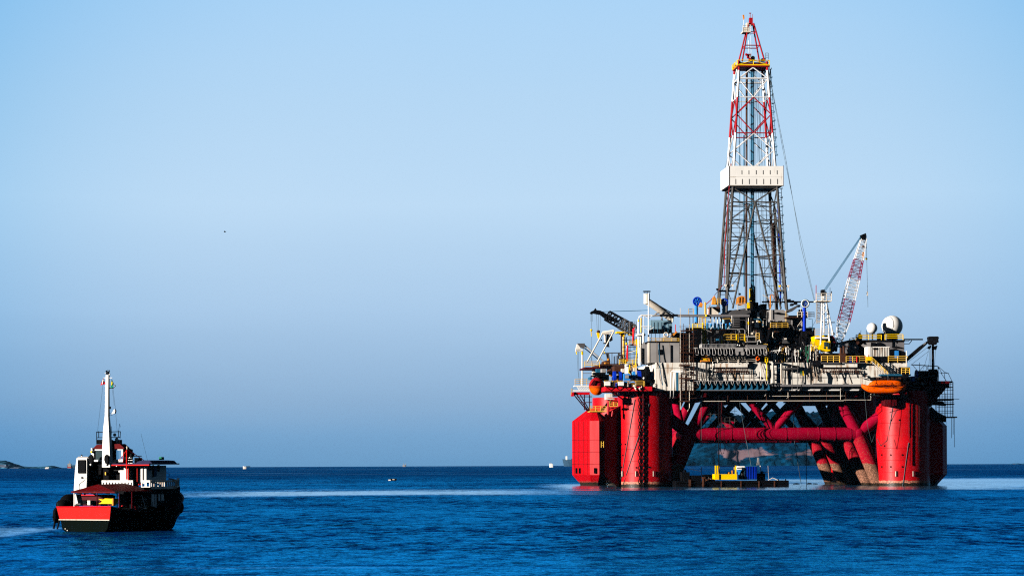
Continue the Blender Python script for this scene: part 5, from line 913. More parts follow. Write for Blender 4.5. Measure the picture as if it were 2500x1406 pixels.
P(R, tr_, 'shroud', 'clean_white', ('o', 1965.5, 741, 8.6, .9, 13.4)); P(R, tr_, 'side_pipe', 'teal', ('t', .8, [(1974, 778, 15), (1983, 779, 15), (1984, 822, 15)], 5), ('t', .8, [(1974, 799, 15), (1984, 799, 15)], 5)); P(R, tr_, 'base_gear', 'dark', ('b', 1958, 808, 1986, 846, 14, 18), ('s', 1970, 818, 4, 13.8)); P(R, tr_, 'base_clutter', 'light_grey', ('s', 1980, 826, 2.2, 13.6), ('b', 1972, 842, 1984, 845, 13.6, 14), ('t', .6, [(1960, 834, 13.6), (1962, 844, 13.6), (1976, 846, 13.6)], 4))
t = TH('stern_hopper', 'cream wedge shaped hopper with an orange cover left of the derrick', 'hopper', 1745, 768, 15); P(R, t, 'chute', 'cream', ('q', [(1731, 768), (1731, 752), (1734, 748), (1754, 763), (1754, 768)], 14, 18)); P(R, t, 'cover', 'rust', ('q', [(1736, 749), (1758, 749), (1759, 762), (1754, 762)], 15, 18)); P(R, t, 'tarpaulin', 'tan_orange', ('q', [(1739, 743), (1741, 728), (1744, 722), (1748, 728), (1751, 743)], 14.5, 16)); P(R, t, 'frame', 'rail_yellow', ('r', (1744, 743, 14.2), (1760, 743, 14.2), 14, .9, .1)); P(R, t, 'red_pipe', 'truss_red', ('t', 1.1, [(1734, 745, 13.8), (1731, 750, 13.8), (1731, 768, 13.8)], 5))
t = TH('yellow_davit_post', 'stout yellow post between the blue reel and the cream hopper', 'post', 1721, 768, 14); P(R, t, 'post', 'rail_yellow', ('t', 2.2, [(1722, 738, 14), (1722, 767, 14)], 8)); P(R, t, 'tarp', 'tan_orange', ('q', [(1706, 748), (1711, 738), (1716, 742), (1714, 750)], 14, 15)); P(R, t, 'fence', 'rail_yellow', ('r', (1681, 767, 13), (1693, 767, 13), 13, 1.0, .08))
t = TH('orange_winch_cover', 'bright orange tarpaulin bundle at the foot of the derrick', 'tarpaulin', 1812, 745, 26); P(R, t, 'cover', 'tan_orange', ('q', [(1799, 742), (1801, 726), (1809, 722), (1817, 723), (1820, 731), (1819, 742), (1810, 745)], 24, 26)); P(R, t, 'hoist_head', 'dark', ('s', 1806, 718, 3, 25)); P(R, t, 'fold', 'rust', ('t', .6, [(1806, 726, 23.9), (1805, 741, 23.9)], 4), ('t', .6, [(1813, 725, 23.9), (1812, 742, 23.9)], 4))
t = TH('orange_hoist_hook', 'slim orange hook gear hanging in the right derrick leg', 'hoist', 1882, 752, 26); P(R, t, 'hook', 'tan_orange', ('t', 1.8, [(1881, 722, 24), (1881, 752, 24)], 6), ('t', 1.2, [(1881, 723, 24), (1883.5, 719, 24), (1887, 720, 24), (1888, 727, 24)], 6)); 
# ---- dark machinery right of the drill floor
t = TH('mixed_pump_skid', 'dense tangle of pumps and standing pipes right of the drill floor', 'equipment', 1930, 885, 4)
P(R, t, 'skid', 'dark', ('b', 1862, 862, 2100, 885, 5, 30), ('b', 1950, 845, 2000, 885, 8, 14)); P(R, t, 'beam', 'grey', ('b', 1823, 842, 1872, 848, 0, 2)); 
for m_, n_, x0, x1 in (('cream', 16, 1868, 2000), ('steel', 22, 1868, 2004), ('rail_yellow', 5, 1898, 1922), ('green', 3, 1952, 1974), ('rust', 12, 1868, 2004), ('clean_white', 7, 1875, 1990)):
    for k in range(n_):
        x = rnd.uniform(x0, x1); y0 = rnd.uniform(843, 866); y1 = rnd.uniform(868, 892); P(R, t, 'standing_pipe', m_, ('t', rnd.uniform(.5, 1.1), [(x, y1, 1 + rnd.random()*2), (x, y0, 1 + rnd.random()*2)] if k % 2 else [(x, y1, 1.5), (x, y0, 1.5), (x + 1.2, y0 - 2, 1.5), (x + 3.4, y0 - 2, 1.5), (x + 4.4, y0 + 1, 1.5)], 5))
P(R, t, 'black_tank', 'dark', ('w', 1930, 858, 9, 10, 4)); P(R, t, 'corrugated_drum', 'steel', *[('o', 1915 + k*3, 858, 8, .8, 3.2, 'u') for k in range(6)]); P(R, t, 'fitting', 'rust', *[('s', rnd.uniform(1872, 1998), rnd.uniform(860, 884), rnd.uniform(.9, 2), .6 + rnd.random()) for _ in range(30)]); P(R, t, 'fitting', 'light_grey', *[('s', rnd.uniform(1872, 1998), rnd.uniform(866, 890), rnd.uniform(.6, 1.2), .2 + rnd.random()) for _ in range(24)]); P(R, t, 'white_hose', 'clean_white', ('t', 1.2, [(1905, 846, .8), (1903, 857, .8), (1900, 862, .8)], 6), ('t', 1.2, [(1886, 858, .8), (1890, 856, .8), (1907, 855, .8)], 6), ('t', 1.3, [(1919, 848, .8), (1919, 860, .8)], 6), ('t', 1.0, [(1943, 884, .4), (1941, 862, .4), (1943, 858, .4), (1949, 858, .4)], 6)); P(R, t, 'hanging_hose', 'green', ('t', .9, [(1956, 885, -.5), (1956, 915, -.9)], 5), ('t', .8, [(1968, 845, .5), (1968, 870, .4)], 5)); P(R, t, 'hanging_hose', 'black', *[('t', .9, [(x, 880, -.6), (x + rnd.uniform(-3, 3), rnd.uniform(897, 916), -.9)], 5) for x in (1961, 1952, 1978, 1985, 1974, 1992)]); P(R, t, 'small_cover', 'yellow', ('q', [(1959, 905), (1961, 905), (1963, 917), (1960, 917)], -1.1, -.9)); P(R, t, 'black_ramp', 'dark', ('q', [(1928, 888), (1934, 892), (1926, 898), (1922, 898)], -1.3, -.5), ('b', 1985, 880, 2003, 893, -1.2, 0)); P(R, t, 'mud_shelf', 'steel', ('b', 1920, 897, 1950, 899.5, -1.8, 0)); P(R, t, 'shelf_gear', 'dark', *[('b', x, 892, x+3.5, 897, -1.6, -.5) for x in (1928, 1935, 1941, 1947)])
# ---- right crane
t = TH('pedestal_crane', 'yellow cabbed crane with a red and white lattice boom raised steeply', 'crane', 2022, 885, 8)
P(R, t, 'pedestal', 'cream', ('t', 15, [(2022, 885, 8), (2022, 868, 8)], 20), ('t', 12, [(2022, 869, 8), (2020, 858, 8)], 20)); P(R, t, 'skirt', 'dark', ('t', 17, [(2020, 858.5, 8), (2020, 854.5, 8)], 20)); P(R, t, 'machinery_house', 'yellow', ('q', [(1988, 821), (1997, 818), (2003, 822), (2010, 818), (2024, 818), (2026, 822), (2026, 855), (1991, 851)], 6, 10)); P(R, t, 'house_side', 'maroon', ('q', [(2026.3, 819), (2033, 819), (2039, 826), (2040, 856), (2032, 858), (2026.3, 855)], 6.4, 11))
cab = P(R, t, 'cab', 'yellow', ('q', [(2002, 846), (2006, 836), (2027, 832), (2027, 856), (2018, 858), (2002, 853)], 4.2, 6)); P(R, t, 'cab_window', 'glass', ('q', [(2012, 835), (2019, 834.5), (2019, 845), (2012, 845.5)], 4.05, 4.25)); P(R, t, 'cab_window', 'glass', ('b', 2020.5, 836, 2024, 852, 4.05, 4.25)); P(R, t, 'cab_window', 'glass', ('b', 2011, 846.5, 2014, 851, 4.05, 4.25))
P(R, t, 'ladder_cage', 'rail_yellow', ('l', (1984, 857, 6.5), (1984, 834, 6.5), .7, .1, .5), ('r', (1980, 847, 6), (1988, 847, 6), 12, .8, .09), ('r', (1981, 857, 6), (1989, 857, 6), 10, .8, .09)); P(R, t, 'roof_rail', 'cream', ('r', (1990, 818, 8), (2030, 818, 8), 14, 1.6, .09)); P(R, t, 'gantry_beam', 'clean_white', ('b', 1991, 822.5, 2025, 826.5, 5.2, 5.9))
for a, b in (((2003.5, 843), (2008, 712)), ((2026, 847), (2016, 712)), ((2012, 812), (2011, 712)), ((2034, 818), (2018, 740))): P(R, t, 'gantry_leg', 'clean_white', ('t', 1.9, [(a[0], a[1], 5), (b[0], b[1], 7)], 8))
P(R, t, 'gantry_lacing', 'clean_white', *[('t', .8, [(2005.5 + k, 800-k*16, 5.6), (2022 - k, 788-k*16, 5.6)], 5) for k in range(4)], ('t', 1.0, [(1996, 785, 6), (2034, 787, 6)], 5), ('t', .8, [(2006, 757, 6), (2020, 757, 6)], 5)); P(R, t, 'gantry_head', 'dark', ('b', 2007, 707, 2014, 722, 6, 8)); P(R, t, 'gantry_platform', 'cream', ('b', 1994, 733, 2030, 736, 5.5, 9)); P(R, t, 'platform_rail', 'cream', ('r', (1993, 734, 5.4), (2030, 734, 5.4), 17, 1.2, .11)); P(R, t, 'lamp_post', 'truss_red', ('t', .9, [(1992.5, 734, 5.5), (1992.5, 696, 5.5)], 5)); P(R, t, 'horn', 'dark', ('t', .6, [(2026.5, 718, 6), (2026.5, 702, 6)], 4), ('t', 1.2, [(2028, 722, 6), (2030.5, 711, 6)], 5))
P(R, t, 'lattice_mast', 'light_grey', ('x', (1999, 790, 7.5), (1999, 738, 7.5), 1.0, 1.0, .08, 8)); P(R, t, 'electric_cable', 'wire', ('t', .5, [(1995, 738, 8), (1995, 772, 8), (1990, 785, 9), (1983, 797, 12)], 4))
def bm(a, b, mat, wa, wb, n): P(R, t, 'boom', mat, ('x', a, b, wa, wb, .095, n))
bp = lambda k: (2045 + (2109 - 2045)*k, 846 + (582 - 846)*k, 8.0)
bm(bp(0.0), bp(.23), 'truss_white', 1.0, 2.6, 7); bm(bp(.23), bp(.43), 'boom_red', 2.6, 2.6, 6); bm(bp(.43), bp(.62), 'truss_white', 2.6, 2.5, 6); bm(bp(.62), bp(.80), 'boom_red', 2.5, 2.0, 6); bm(bp(.80), bp(1), 'truss_white', 2.0, 1.2, 7)
P(R, t, 'boom_head', 'black', ('q', [(2102, 574), (2114, 569), (2116, 578), (2112, 586), (2103, 584)], 7.3, 8.7)); P(R, t, 'boom_sheave', 'rust', ('s', 2107, 602, 3, 7.4), ('s', 2113, 604, 2.4, 7.6)); P(R, t, 'pendant', 'teal', *[('t', .45, [(2011 + dx, 711, 7), (2103, 576 + dx, 8)], 4) for dx in (-2, 0, 2, 4)]); P(R, t, 'hoist_line', 'wire', ('t', .45, [(2115, 580, 8), (2116, 630, 8), (2118, 715, 8), (2119, 750, 8)], 4)); P(R, t, 'hook_ball', 'yellow', ('s', 2115, 632, 2.8, 8)); P(R, t, 'hook_block', 'tan_orange', ('q', [(2107, 616), (2111, 616), (2110, 630), (2108, 630)], 7.5, 8.5)); P(R, t, 'hook', 'cream', ('b', 2116.6, 712, 2119.4, 722, 7.8, 8.2)); P(R, t, 'boom_foot', 'teal', ('q', [(2041, 845), (2047, 832), (2044, 858), (2040, 858)], 7.6, 8.4)); P(R, t, 'winch', 'black', ('s', 2034, 815, 4, 9), ('t', 1.3, [(2030, 787, 7), (2038, 787, 7)], 6))
# ---- accommodation block and radomes
t = TH('accommodation_block', 'grey two level deckhouse under the white radar domes', 'deckhouse', 2150, 885, 12)
P(R, t, 'wall', 'grey', ('b', 2145, 832, 2208, 885, 9, 24)); P(R, t, 'wall', 'steel', ('b', 2077, 834, 2145, 885, 11, 24)); P(R, t, 'wall', 'dark', ('b', 2095, 848, 2172, 885, 9.5, 11)); P(R, t, 'roof_slab', 'dark', ('b', 2074, 829.5, 2209, 832.5, 8.5, 28.5)); P(R, t, 'roof_railing', 'yellow', ('r', (2090, 829.5, 8.4), (2152, 829.5, 8.4), 12, 2.8, .11), ('r', (2161, 829.5, 7.5), (2205, 829.5, 7.5), 13, 4.4, .13)); P(R, t, 'roof_railing', 'rail_yellow', ('r', (2074, 840, 9), (2092, 836, 9), 13, 1, .1)); P(R, t, 'tarpaulin', 'light_grey', ('q', [(2101, 842), (2112, 836), (2150, 834), (2151, 845), (2125, 845), (2110, 848)], 9.0, 9.5)); P(R, t, 'rolled_cover', 'grey', ('q', [(2075, 843), (2090, 838), (2096, 845), (2096, 880), (2076, 880)], 8.8, 11)); PS(t, 'round_vent', 'black', ('w', 2131, 842, 6, 5, 9.0), ('w', 2146, 842, 6, 5, 9.0)); P(R, t, 'door', 'black', ('b', 2178.5, 832, 2182, 849, 8.8, 9.1)); P(R, t, 'lamp_strip', 'dark', ('q', [(2178, 846), (2190, 845), (2203, 848), (2203, 850), (2178, 848)], 8.6, 9)); P(R, t, 'boom_rest', 'black', ('t', 1.7, [(2207, 828.5, 9), (2253, 828.5, 9)], 8), ('t', .7, [(2207, 833, 9), (2218, 833, 9), (2220, 830, 9)], 5), ('t', 1.1, [(2207, 839, 9), (2220, 839, 9), (2226, 831, 9)], 6)); P(R, t, 'tarp_bundle', 'rust', ('q', [(2094, 826), (2099, 812), (2106, 820), (2104, 832)], 9, 10), ('q', [(2090, 830), (2096, 822), (2098, 838), (2092, 842)], 8.6, 9.4)); P(R, t, 'antenna', 'dark', ('t', .5, [(2101, 815, 10), (2102, 806, 10)], 4), ('t', .6, [(2115, 829, 9), (2115, 806, 9)], 4), ('t', .6, [(2118, 829, 9), (2118, 812, 9)], 4)); P(R, t, 'roof_box', 'dark', ('b', 2145, 813, 2162, 829, 12, 14))
for lab, x, y, r_, v in (('large white spherical radome with a curved seam on the deckhouse roof', 2178, 796, 26, 25), ('smaller white radome on a dark stalk left of the large one', 2129, 801, 13, 21)):
    t = TH('radome', lab, 'radome', x, 829, v, 'white radar domes'); q = R.p(x, y, v); build(MB().sphere(q, r_*.1, 40, 26), 'dome', 'clean_white', t)
    P(R, t, 'stand', 'dark', ('t', r_*.55, [(x, y+r_*.9, v), (x, 829, v)], 12) if r_ > 20 else ('t', 1.8, [(x+1, y+r_-1, v), (x+1, 829, v)], 8)); 
    if r_ < 20: P(R, t, 'ring', 'steel', ('t', 8.0, [(x, y+12, v), (x, y+14, v)], 20)); P(R, t, 'seam', 'steel', ('t', .35, [(x-1, y-.5, v-1.31), (x+7, y-.5, v-1.1)], 4))
    else:
        mb = MB(); n_ = Vector((-.86, -.45, .1)).normalized(); e1 = n_.cross(Vector((0,0,1))).normalized(); e2 = n_.cross(e1); d_ = .62
        mb.tube([Vector(q) + (n_*d_*.9 + (e1*cos(a) + e2*sin(a))*math.sqrt(1-(d_*.9)**2))*r_*.1003 for a in [2*pi*k/40 for k in range(41)]], .05, 4); build(mb, 'seam', 'steel', t)
        mb = MB(); mb.tube([Vector(q) + Vector((cos(a)*cos(b_), -sin(a)*cos(b_), sin(b_)))*r_*.1003 for a, b_ in ((2.5, .2), (2.62, 0), (2.5, -.1), (2.3, -.12))], .05, 4); build(mb, 'hatch_seam', 'steel', t)
t = TH('shipping_container', 'white corrugated container on the right front of the deck', 'container', 2147, 874, 4); P(R, t, 'shell', 'clean_white', ('b', 2119, 846, 2172, 871, 2.2, 6)); PS(t, 'corrugation', 'white', *[('b', 2127.5 + k*4.1, 847.5, 2129.5 + k*4.1, 870, 1.9, 2.25) for k in range(11)]); P(R, t, 'door_edge', 'clean_white', ('b', 2119, 845.5, 2125.5, 871.4, 1.8, 2.3)); P(R, t, 'sign', 'black', ('b', 2132, 849, 2143, 853.5, 1.8, 1.9)); P(R, t, 'underframe', 'dark', ('b', 2119, 871.2, 2172, 885, 2.6, 6))
t = TH('shipping_container', 'dark blue container with a brighter blue door beside the white one', 'container', 2193, 874, 4); P(R, t, 'shell', 'black', ('q', [(2172.5, 853), (2186, 851), (2213, 860), (2213, 875), (2172.5, 875)], 2, 6)); P(R, t, 'door', 'light_blue', ('b', 2185, 856, 2194, 879, 1.7, 2)); P(R, t, 'post', 'clean_white', ('t', 1.2, [(2213, 856, 1.8), (2213, 884, 1.8)], 6)); P(R, t, 'vent_pipe', 'dark', ('t', .8, [(2188.5, 842, 1.9), (2188.5, 856, 1.9)], 5))
t = TH('front_railing', 'yellow railing along the deck edge below the containers', 'railing', 2190, 885, -.5); P(R, t, 'railing', 'rail_yellow', ('r', (2169, 884, -.5), (2215, 884, -.5), 14, 2.4, .14)); P(R, t, 'kick_plate', 'black', ('b', 2118, 875, 2215, 885, -.2, 1.8))
t = TH('front_railing', 'cream yellow railing in front of the crane pedestal', 'railing', 2028, 884, -.8); P(R, t, 'railing', 'rail_yellow', ('r', (2006, 884, -.9), (2050, 884, -.9), 15, 1.7, .13)); P(R, t, 'ledge', 'steel', ('b', 2005, 884.2, 2052, 888, -1.4, .02))
t = TH('front_railing', 'yellow and dark railing between the crane and the yellow locker', 'railing', 2090, 886, -.6); P(R, t, 'railing', 'rail_yellow', ('r', (2066, 884, -.7), (2114, 884, -.7), 14, 1.6, .12)); P(R, t, 'drum', 'blue', ('c', 2078, 869, 884, 3.4, 0, 12)); P(R, t, 'bottle', 'red', ('c', 2092, 870, 884, 1.4, -.9, 8)); P(R, t, 'bottle', 'cream', ('c', 2086, 874, 884, 1.4, -.3, 8)); P(R, t, 'back_gear', 'rust', ('b', 2052, 862, 2066, 885, 2, 4), ('t', .9, [(2058, 843, 5), (2058, 866, 5)], 5), ('c', 2060, 845, 870, 3, 4), ('c', 2053, 849, 870, 2.6, 4), ('t', 1.6, [(2038, 846, 8), (2076, 846, 8)], 6), ('t', 1.2, [(2067, 850, 5), (2072, 866, 5)], 6)); P(R, t, 'ledge', 'steel', ('b', 2062, 884.4, 2116, 887, -1, .02))
t = TH('yellow_locker', 'square yellow locker on legs at the head of the front stairs', 'locker', 2122, 886, -.8); P(R, t, 'box', 'yellow', ('b', 2116, 870.5, 2128, 880, -1.2, 0)); P(R, t, 'leg', 'rail_yellow', *[('b', x, 880, x+1.5, 887, -1.2, -1) for x in (2116, 2126.4)])
t = TH('deck_stairs', 'yellow railed stairs running down the white wall to the right platform', 'stairs', 2150, 895, -1.5)
for dy, dv in ((0, -1.0), (0, -2.2)): P(R, t, 'stringer', 'cream', ('t', 1.2, [(2128, 882+dy, dv), (2166, 917+dy, dv)], 5))
for dv in (-1.0, -2.2): P(R, t, 'handrail', 'rail_yellow', ('t', .9, [(2128, 871, dv), (2168, 908, dv)], 5), ('t', .7, [(2128, 876, dv), (2166, 912, dv)], 5), *[('t', .8, [(2130 + k*7.4, 884 + k*6.8, dv), (2130 + k*7.4, 872.5 + k*6.8, dv)], 5) for k in range(6)])
P(R, t, 'tread', 'rust', *[('b', 2129 + k*2.45, 883.5 + k*2.25, 2132 + k*2.45, 884.3 + k*2.25, -2.2, -1.0) for k in range(15)])
t = TH('small_balcony', 'dark balcony with yellow rails at the right end of the white wall', 'balcony', 2212, 912, -1.5); P(R, t, 'floor', 'teal', ('b', 2150, 913, 2224, 917, -2.4, 0.3)); P(R, t, 'railing', 'rail_yellow', ('r', (2201, 913, -2.3), (2221, 913, -2.3), 14, 1.0, .12)); P(R, t, 'equipment', 'black', ('b', 2197, 896, 2222, 912, -1.8, -.2)); P(R, t, 'post', 'cream', ('t', 1.3, [(2213, 873, -.6), (2213, 900, -.6)], 6)); P(R, t, 'lamp', 'yellow', ('b', 2210, 899, 2216, 904, -2.0, -1.8)); P(R, t, 'guard_wires', 'rust', *[('t', .5, [(2134 + k*4, 903, -1.6), (2134 + k*4, 918, -1.6)], 4) for k in range(8)])
# person in red at the rail
def person(label, x, yf, v, top='red', hat='clean_white', h=1.72, leg='red', yaw=0.3):
    t = TH('person', label, 'person', x, yf, v); q = Vector(R.p(x, yf, v)); b = []
    me = bpy.data.meshes.new('body'); c_, s_ = cos(yaw), sin(yaw)
    J = [(0,0,.93),(0,0,1.15),(0,0,1.38),(0,0,1.48),(0,-.02,1.60),(-.19,0,1.37),(-.24,-.08,1.12),(-.20,-.28,1.05),(.19,0,1.37),(.24,-.08,1.12),(.18,-.28,1.05),(-.10,0,.88),(-.12,0,.48),(-.12,.02,.06),(-.12,-.14,.03),(.10,0,.88),(.12,-.02,.48),(.13,.03,.06),(.13,-.13,.03)]
    rad = [.15,.14,.16,.065,.10,.085,.06,.045,.085,.06,.045,.11,.08,.055,.045,.11,.08,.055,.045]
    E = [(0,1),(1,2),(2,3),(3,4),(2,5),(5,6),(6,7),(2,8),(8,9),(9,10),(0,11),(11,12),(12,13),(13,14),(0,15),(15,16),(16,17),(17,18)]
    me.from_pydata([((a*c_-d*s_)*h/1.72, (a*s_+d*c_)*h/1.72, e*h/1.72) for a, d, e in J], E, []); me.update()
    o = bpy.data.objects.new('body', me); COL.objects.link(o); o.parent = t; me.materials.append(M[top])
    md = o.modifiers.new('skin', 'SKIN'); sb = o.modifiers.new('sub', 'SUBSURF'); sb.levels = sb.render_levels = 1
    for i, r_ in enumerate(rad): me.skin_vertices[0].data[i].radius = (r_, r_*.8)
    me.skin_vertices[0].data[0].use_root = True
    ORG[o.name] = ORG[t.name]; k = h/1.72
    build(MB().sphere((q.x, q.y-.02, q.z+1.62*k), .105, 12, 8, .85, 1, 1.15), 'head', 'skin', t)
    build(MB().sphere((q.x, q.y-.01, q.z+1.70*k), .13, 12, 8, 1, 1.1, .62).box((q.x-.1, q.y-.19, q.z+1.66*k), (q.x+.1, q.y-.1, q.z+1.675*k)), 'hard_hat', hat, t)
    return t
person('worker in red overalls and white hard hat at the rail by the white container', 2113.5, 884, .6)
person('worker in red overalls standing partly behind the yellow locker', 2121, 884, 1.2, 'maroon', 'red')
# ---- lifeboat
t = TH('lifeboat', 'enclosed orange lifeboat hanging under the right end of the deck', 'lifeboat', 2160, 962, -4)
def loft(mb, x0, x1, f, n=18, m=12):
    rs = []
    for i in range(n + 1):
        tt = i / n; x = x0 + (x1 - x0) * tt; hb, zt, zb = f(tt); ring = []
        for k in range(m): a = 2*pi*k/m; ring.append((hb * (abs(cos(a))**.7) * (1 if cos(a) > 0 else -1), (zt+zb)/2 + (zt-zb)/2 * (abs(sin(a))**.8) * (1 if sin(a) > 0 else -1)))
        rs.append([(x, cvv + p_[0], p_[1]) for p_ in ring])
    return mb.rings(rs)
a, b = R.p(2105, 940, -4.5), R.p(2213, 940, -4.5); cvv = -4.0; zs = R.p(2160, 942, -4.5)[2]; zk = R.p(2160, 961, -4.5)[2]; zt_ = R.p(2160, 927.5, -4.5)[2]
def fh(t_): w_ = max(.03, (1 - abs(2*t_-1)**3.2))**.6; return (1.55*w_, zs + .55*abs(2*t_-1)**3, zk + (1.5*abs(2*t_-1)**3.5 if t_ < .5 else 1.2*abs(2*t_-1)**5))
build(loft(MB(), a[0], b[0], fh), 'hull', 'orange', t)
def fc(t_): w_ = max(.03, (1 - abs(2*t_-1)**4))**.5; return (1.35*w_, zs + (zt_-zs)*w_, zs - .15)
build(loft(MB(), R.p(2121, 940, -4.5)[0], R.p(2208, 940, -4.5)[0], fc), 'canopy', 'orange', t)
P(R, t, 'fender_rail', 'maroon', ('t', .9, [(2122, 941.5, -5.5), (2150, 943.5, -5.7), (2190, 943.5, -5.7), (2208, 942, -5.3)], 6)); P(R, t, 'lifting_strap', 'maroon', ('t', .7, [(2140, 929, -4.8), (2138, 935, -5.4), (2136, 942, -5.6)], 5), ('t', .7, [(2180, 928.5, -4.8), (2177, 935, -5.4), (2175, 943, -5.6)], 5)); P(R, t, 'window', 'black', *[('s', x, y, .7, -5.42) for x, y in ((2134, 934), (2146, 933), (2152, 934), (2160, 933.5), (2166, 934), (2171, 933), (2186, 934), (2192, 934), (2149, 937.5))]); P(R, t, 'mark', 'maroon', *[('b', x, 938.5, x+6, 939.2, -5.56, -5.4) for x in (2128, 2155, 2172)], *[('b', x, 946.6, x+1.2, 947.4, -5.62, -5.4) for x in (2112, 2120, 2132, 2160, 2164, 2168, 2174, 2180, 2186)]); P(R, t, 'propeller_guard', 'maroon', ('b', 2196, 955, 2214, 961, -4.4, -3.6))
t = TH('lifeboat_davit', 'dark davit frame holding the orange lifeboat', 'davit', 2160, 925, -1); P(R, t, 'arm', 'black', ('b', 2134, 920, 2212, 927, -4.6, -.1), ('b', 2206, 912, 2219, 965, -4, 0)); P(R, t, 'fall', 'wire', ('t', .6, [(2168, 913, -4.8), (2168, 929, -4.8)], 4)); P(R, t, 'gear', 'rust', *[('b', 2140 + k*9, 921 + (k % 2)*2, 2146 + k*9, 925, -4.9, -4.5) for k in range(7)]); P(R, t, 'lower_frame', 'dark', ('b', 2126, 963, 2224, 967.5, -2, 6)); P(R, t, 'lower_rail', 'cream', ('b', 2140, 969, 2218, 970, -1, -.7), ('b', 2200, 966.5, 2210, 969, -1.2, -.8), *[('b', x, 961, x+.9, 970, -1, -.7) for x in (2126, 2171, 2217)])
# ---- right davit and scaffolds
t = TH('anchor_davit', 'black hammerhead davit post standing over the right column', 'davit', 2278, 930, 8)
P(R, t, 'post', 'dark', ('t', 2.9, [(2277.5, 930, 8), (2277.5, 838, 8)], 10)); P(R, t, 'head', 'dark', ('q', [(2268, 823), (2270, 821), (2290, 821), (2293, 824), (2291, 828), (2292, 836), (2288, 836), (2287, 841), (2272, 841), (2269, 834)], 7, 9)); P(R, t, 'jib', 'dark', ('q', [(2270, 829), (2270, 834), (2246, 856), (2218, 880), (2218, 869), (2245, 846)], 7.6, 8.4)); P(R, t, 'jib_slot', 'light_grey', ('q', [(2254, 840.5), (2260, 836), (2260.8, 837.4), (2255, 841.6)], 7.5, 7.58)); P(R, t, 'sheave_block', 'black', ('q', [(2273, 843), (2268, 845), (2266, 850), (2271, 852), (2274, 846)], 7, 8), ('q', [(2282, 845), (2289, 843), (2286, 854), (2281, 852)], 7, 8)); P(R, t, 'wire_rope', 'wire', *[('t', .4, [a_ + (7.5,), b_ + (6,)], 4) for a_, b_ in (((2264, 848), (2219, 882)), ((2266, 858), (2226, 889)), ((2268, 853), (2258, 890)), ((2270, 853), (2267, 905)), ((2272, 853), (2271, 905)), ((2284, 855), (2281, 900)), ((2258, 890), (2250, 912)))])
t = TH('right_scaffold', 'bare scaffold cage hanging round the outer right corner of the rig', 'scaffold', 2305, 1018, 5)
P(R, t, 'gantry', 'dark', ('t', 1.1, [(2224, 890, 6), (2289, 894, 6), (2292, 900, 6)], 6), ('t', .9, [(2290, 896, 6), (2292, 935, 6)], 5)); P(R, t, 'stay', 'dark', *[('t', .6, [(x0, y0, 6), (x1, y1, 6)], 4) for x0, y0, x1, y1 in ((2227, 890, 2243, 908), (2242, 908, 2258, 890), (2245, 885, 2245, 908), (2258, 890, 2268, 906), (2268, 890, 2256, 912), (2290, 894, 2306, 908), (2292, 897, 2300, 912), (2306, 908, 2317, 912), (2315, 911, 2325, 932), (2297, 910, 2312, 932), (2305, 910, 2308, 932), (2260, 907, 2316, 911))])
P(R, t, 'platform', 'dark', ('b', 2285, 930, 2326, 934, 4, 9), ('b', 2292, 944, 2327, 946, 4, 9), ('b', 2280, 973, 2329, 977, 4, 8), ('b', 2274, 985, 2330, 987.5, 4, 8), ('b', 2300, 1016.5, 2337, 1019.5, 5, 9)); P(R, t, 'platform', 'black', ('q', [(2276, 985), (2284, 978), (2302, 979), (2310, 990), (2295, 988), (2280, 988)], 4.5, 8))
P(R, t, 'standard', 'dark', *[('t', .65, [(x, y0, vv), (x, y1, vv)], 4) for x, y0, y1, vv in ((2287, 955, 1012, 4.2), (2294, 950, 1016, 8), (2300, 945, 1018, 4.2), (2306, 940, 1018, 8), (2313, 932, 1018, 4.2), (2320, 932, 1018, 8), (2325, 932, 1018, 4.2), (2327, 932, 1060, 5), (2292, 985, 1010, 5), (2284, 975, 1000, 4.2), (2309, 960, 1016, 5))]); P(R, t, 'ledger', 'dark', *[('t', .55, [(x0, y, vv), (x1, y, vv)], 4) for x0, x1, y, vv in ((2290, 2328, 962, 4.2), (2286, 2328, 968, 8), (2282, 2329, 981, 4.2), (2288, 2328, 993, 4.2), (2288, 2328, 1003, 4.2), (2296, 2328, 1008, 8), (2296, 2328, 952, 8), (2290, 2326, 938, 4.2), (2329, 2342, 974, 5))])
P(R, t, 'rope', 'dark', ('t', .55, [(2323, 1019, 5), (2323, 1069, 5)], 4), ('t', .55, [(2330, 1019, 5), (2330, 1091, 5)], 4), ('t', .4, [(2310, 1019, 5), (2310, 1036, 5)], 4)); P(R, t, 'dark_net', 'black', ('q', [(2268, 1012), (2274, 992), (2290, 1006), (2310, 1016), (2310, 1030), (2300, 1030)], 6, 7)); P(R, t, 'cable_drum', 'dark', ('b', 2286, 934, 2318, 944, 4.5, 8)); P(R, t, 'toolbox', 'light_grey', *[('b', x, 937, x+1.6, 940, 4.2, 4.4) for x in (2291, 2294, 2298, 2301, 2306)])
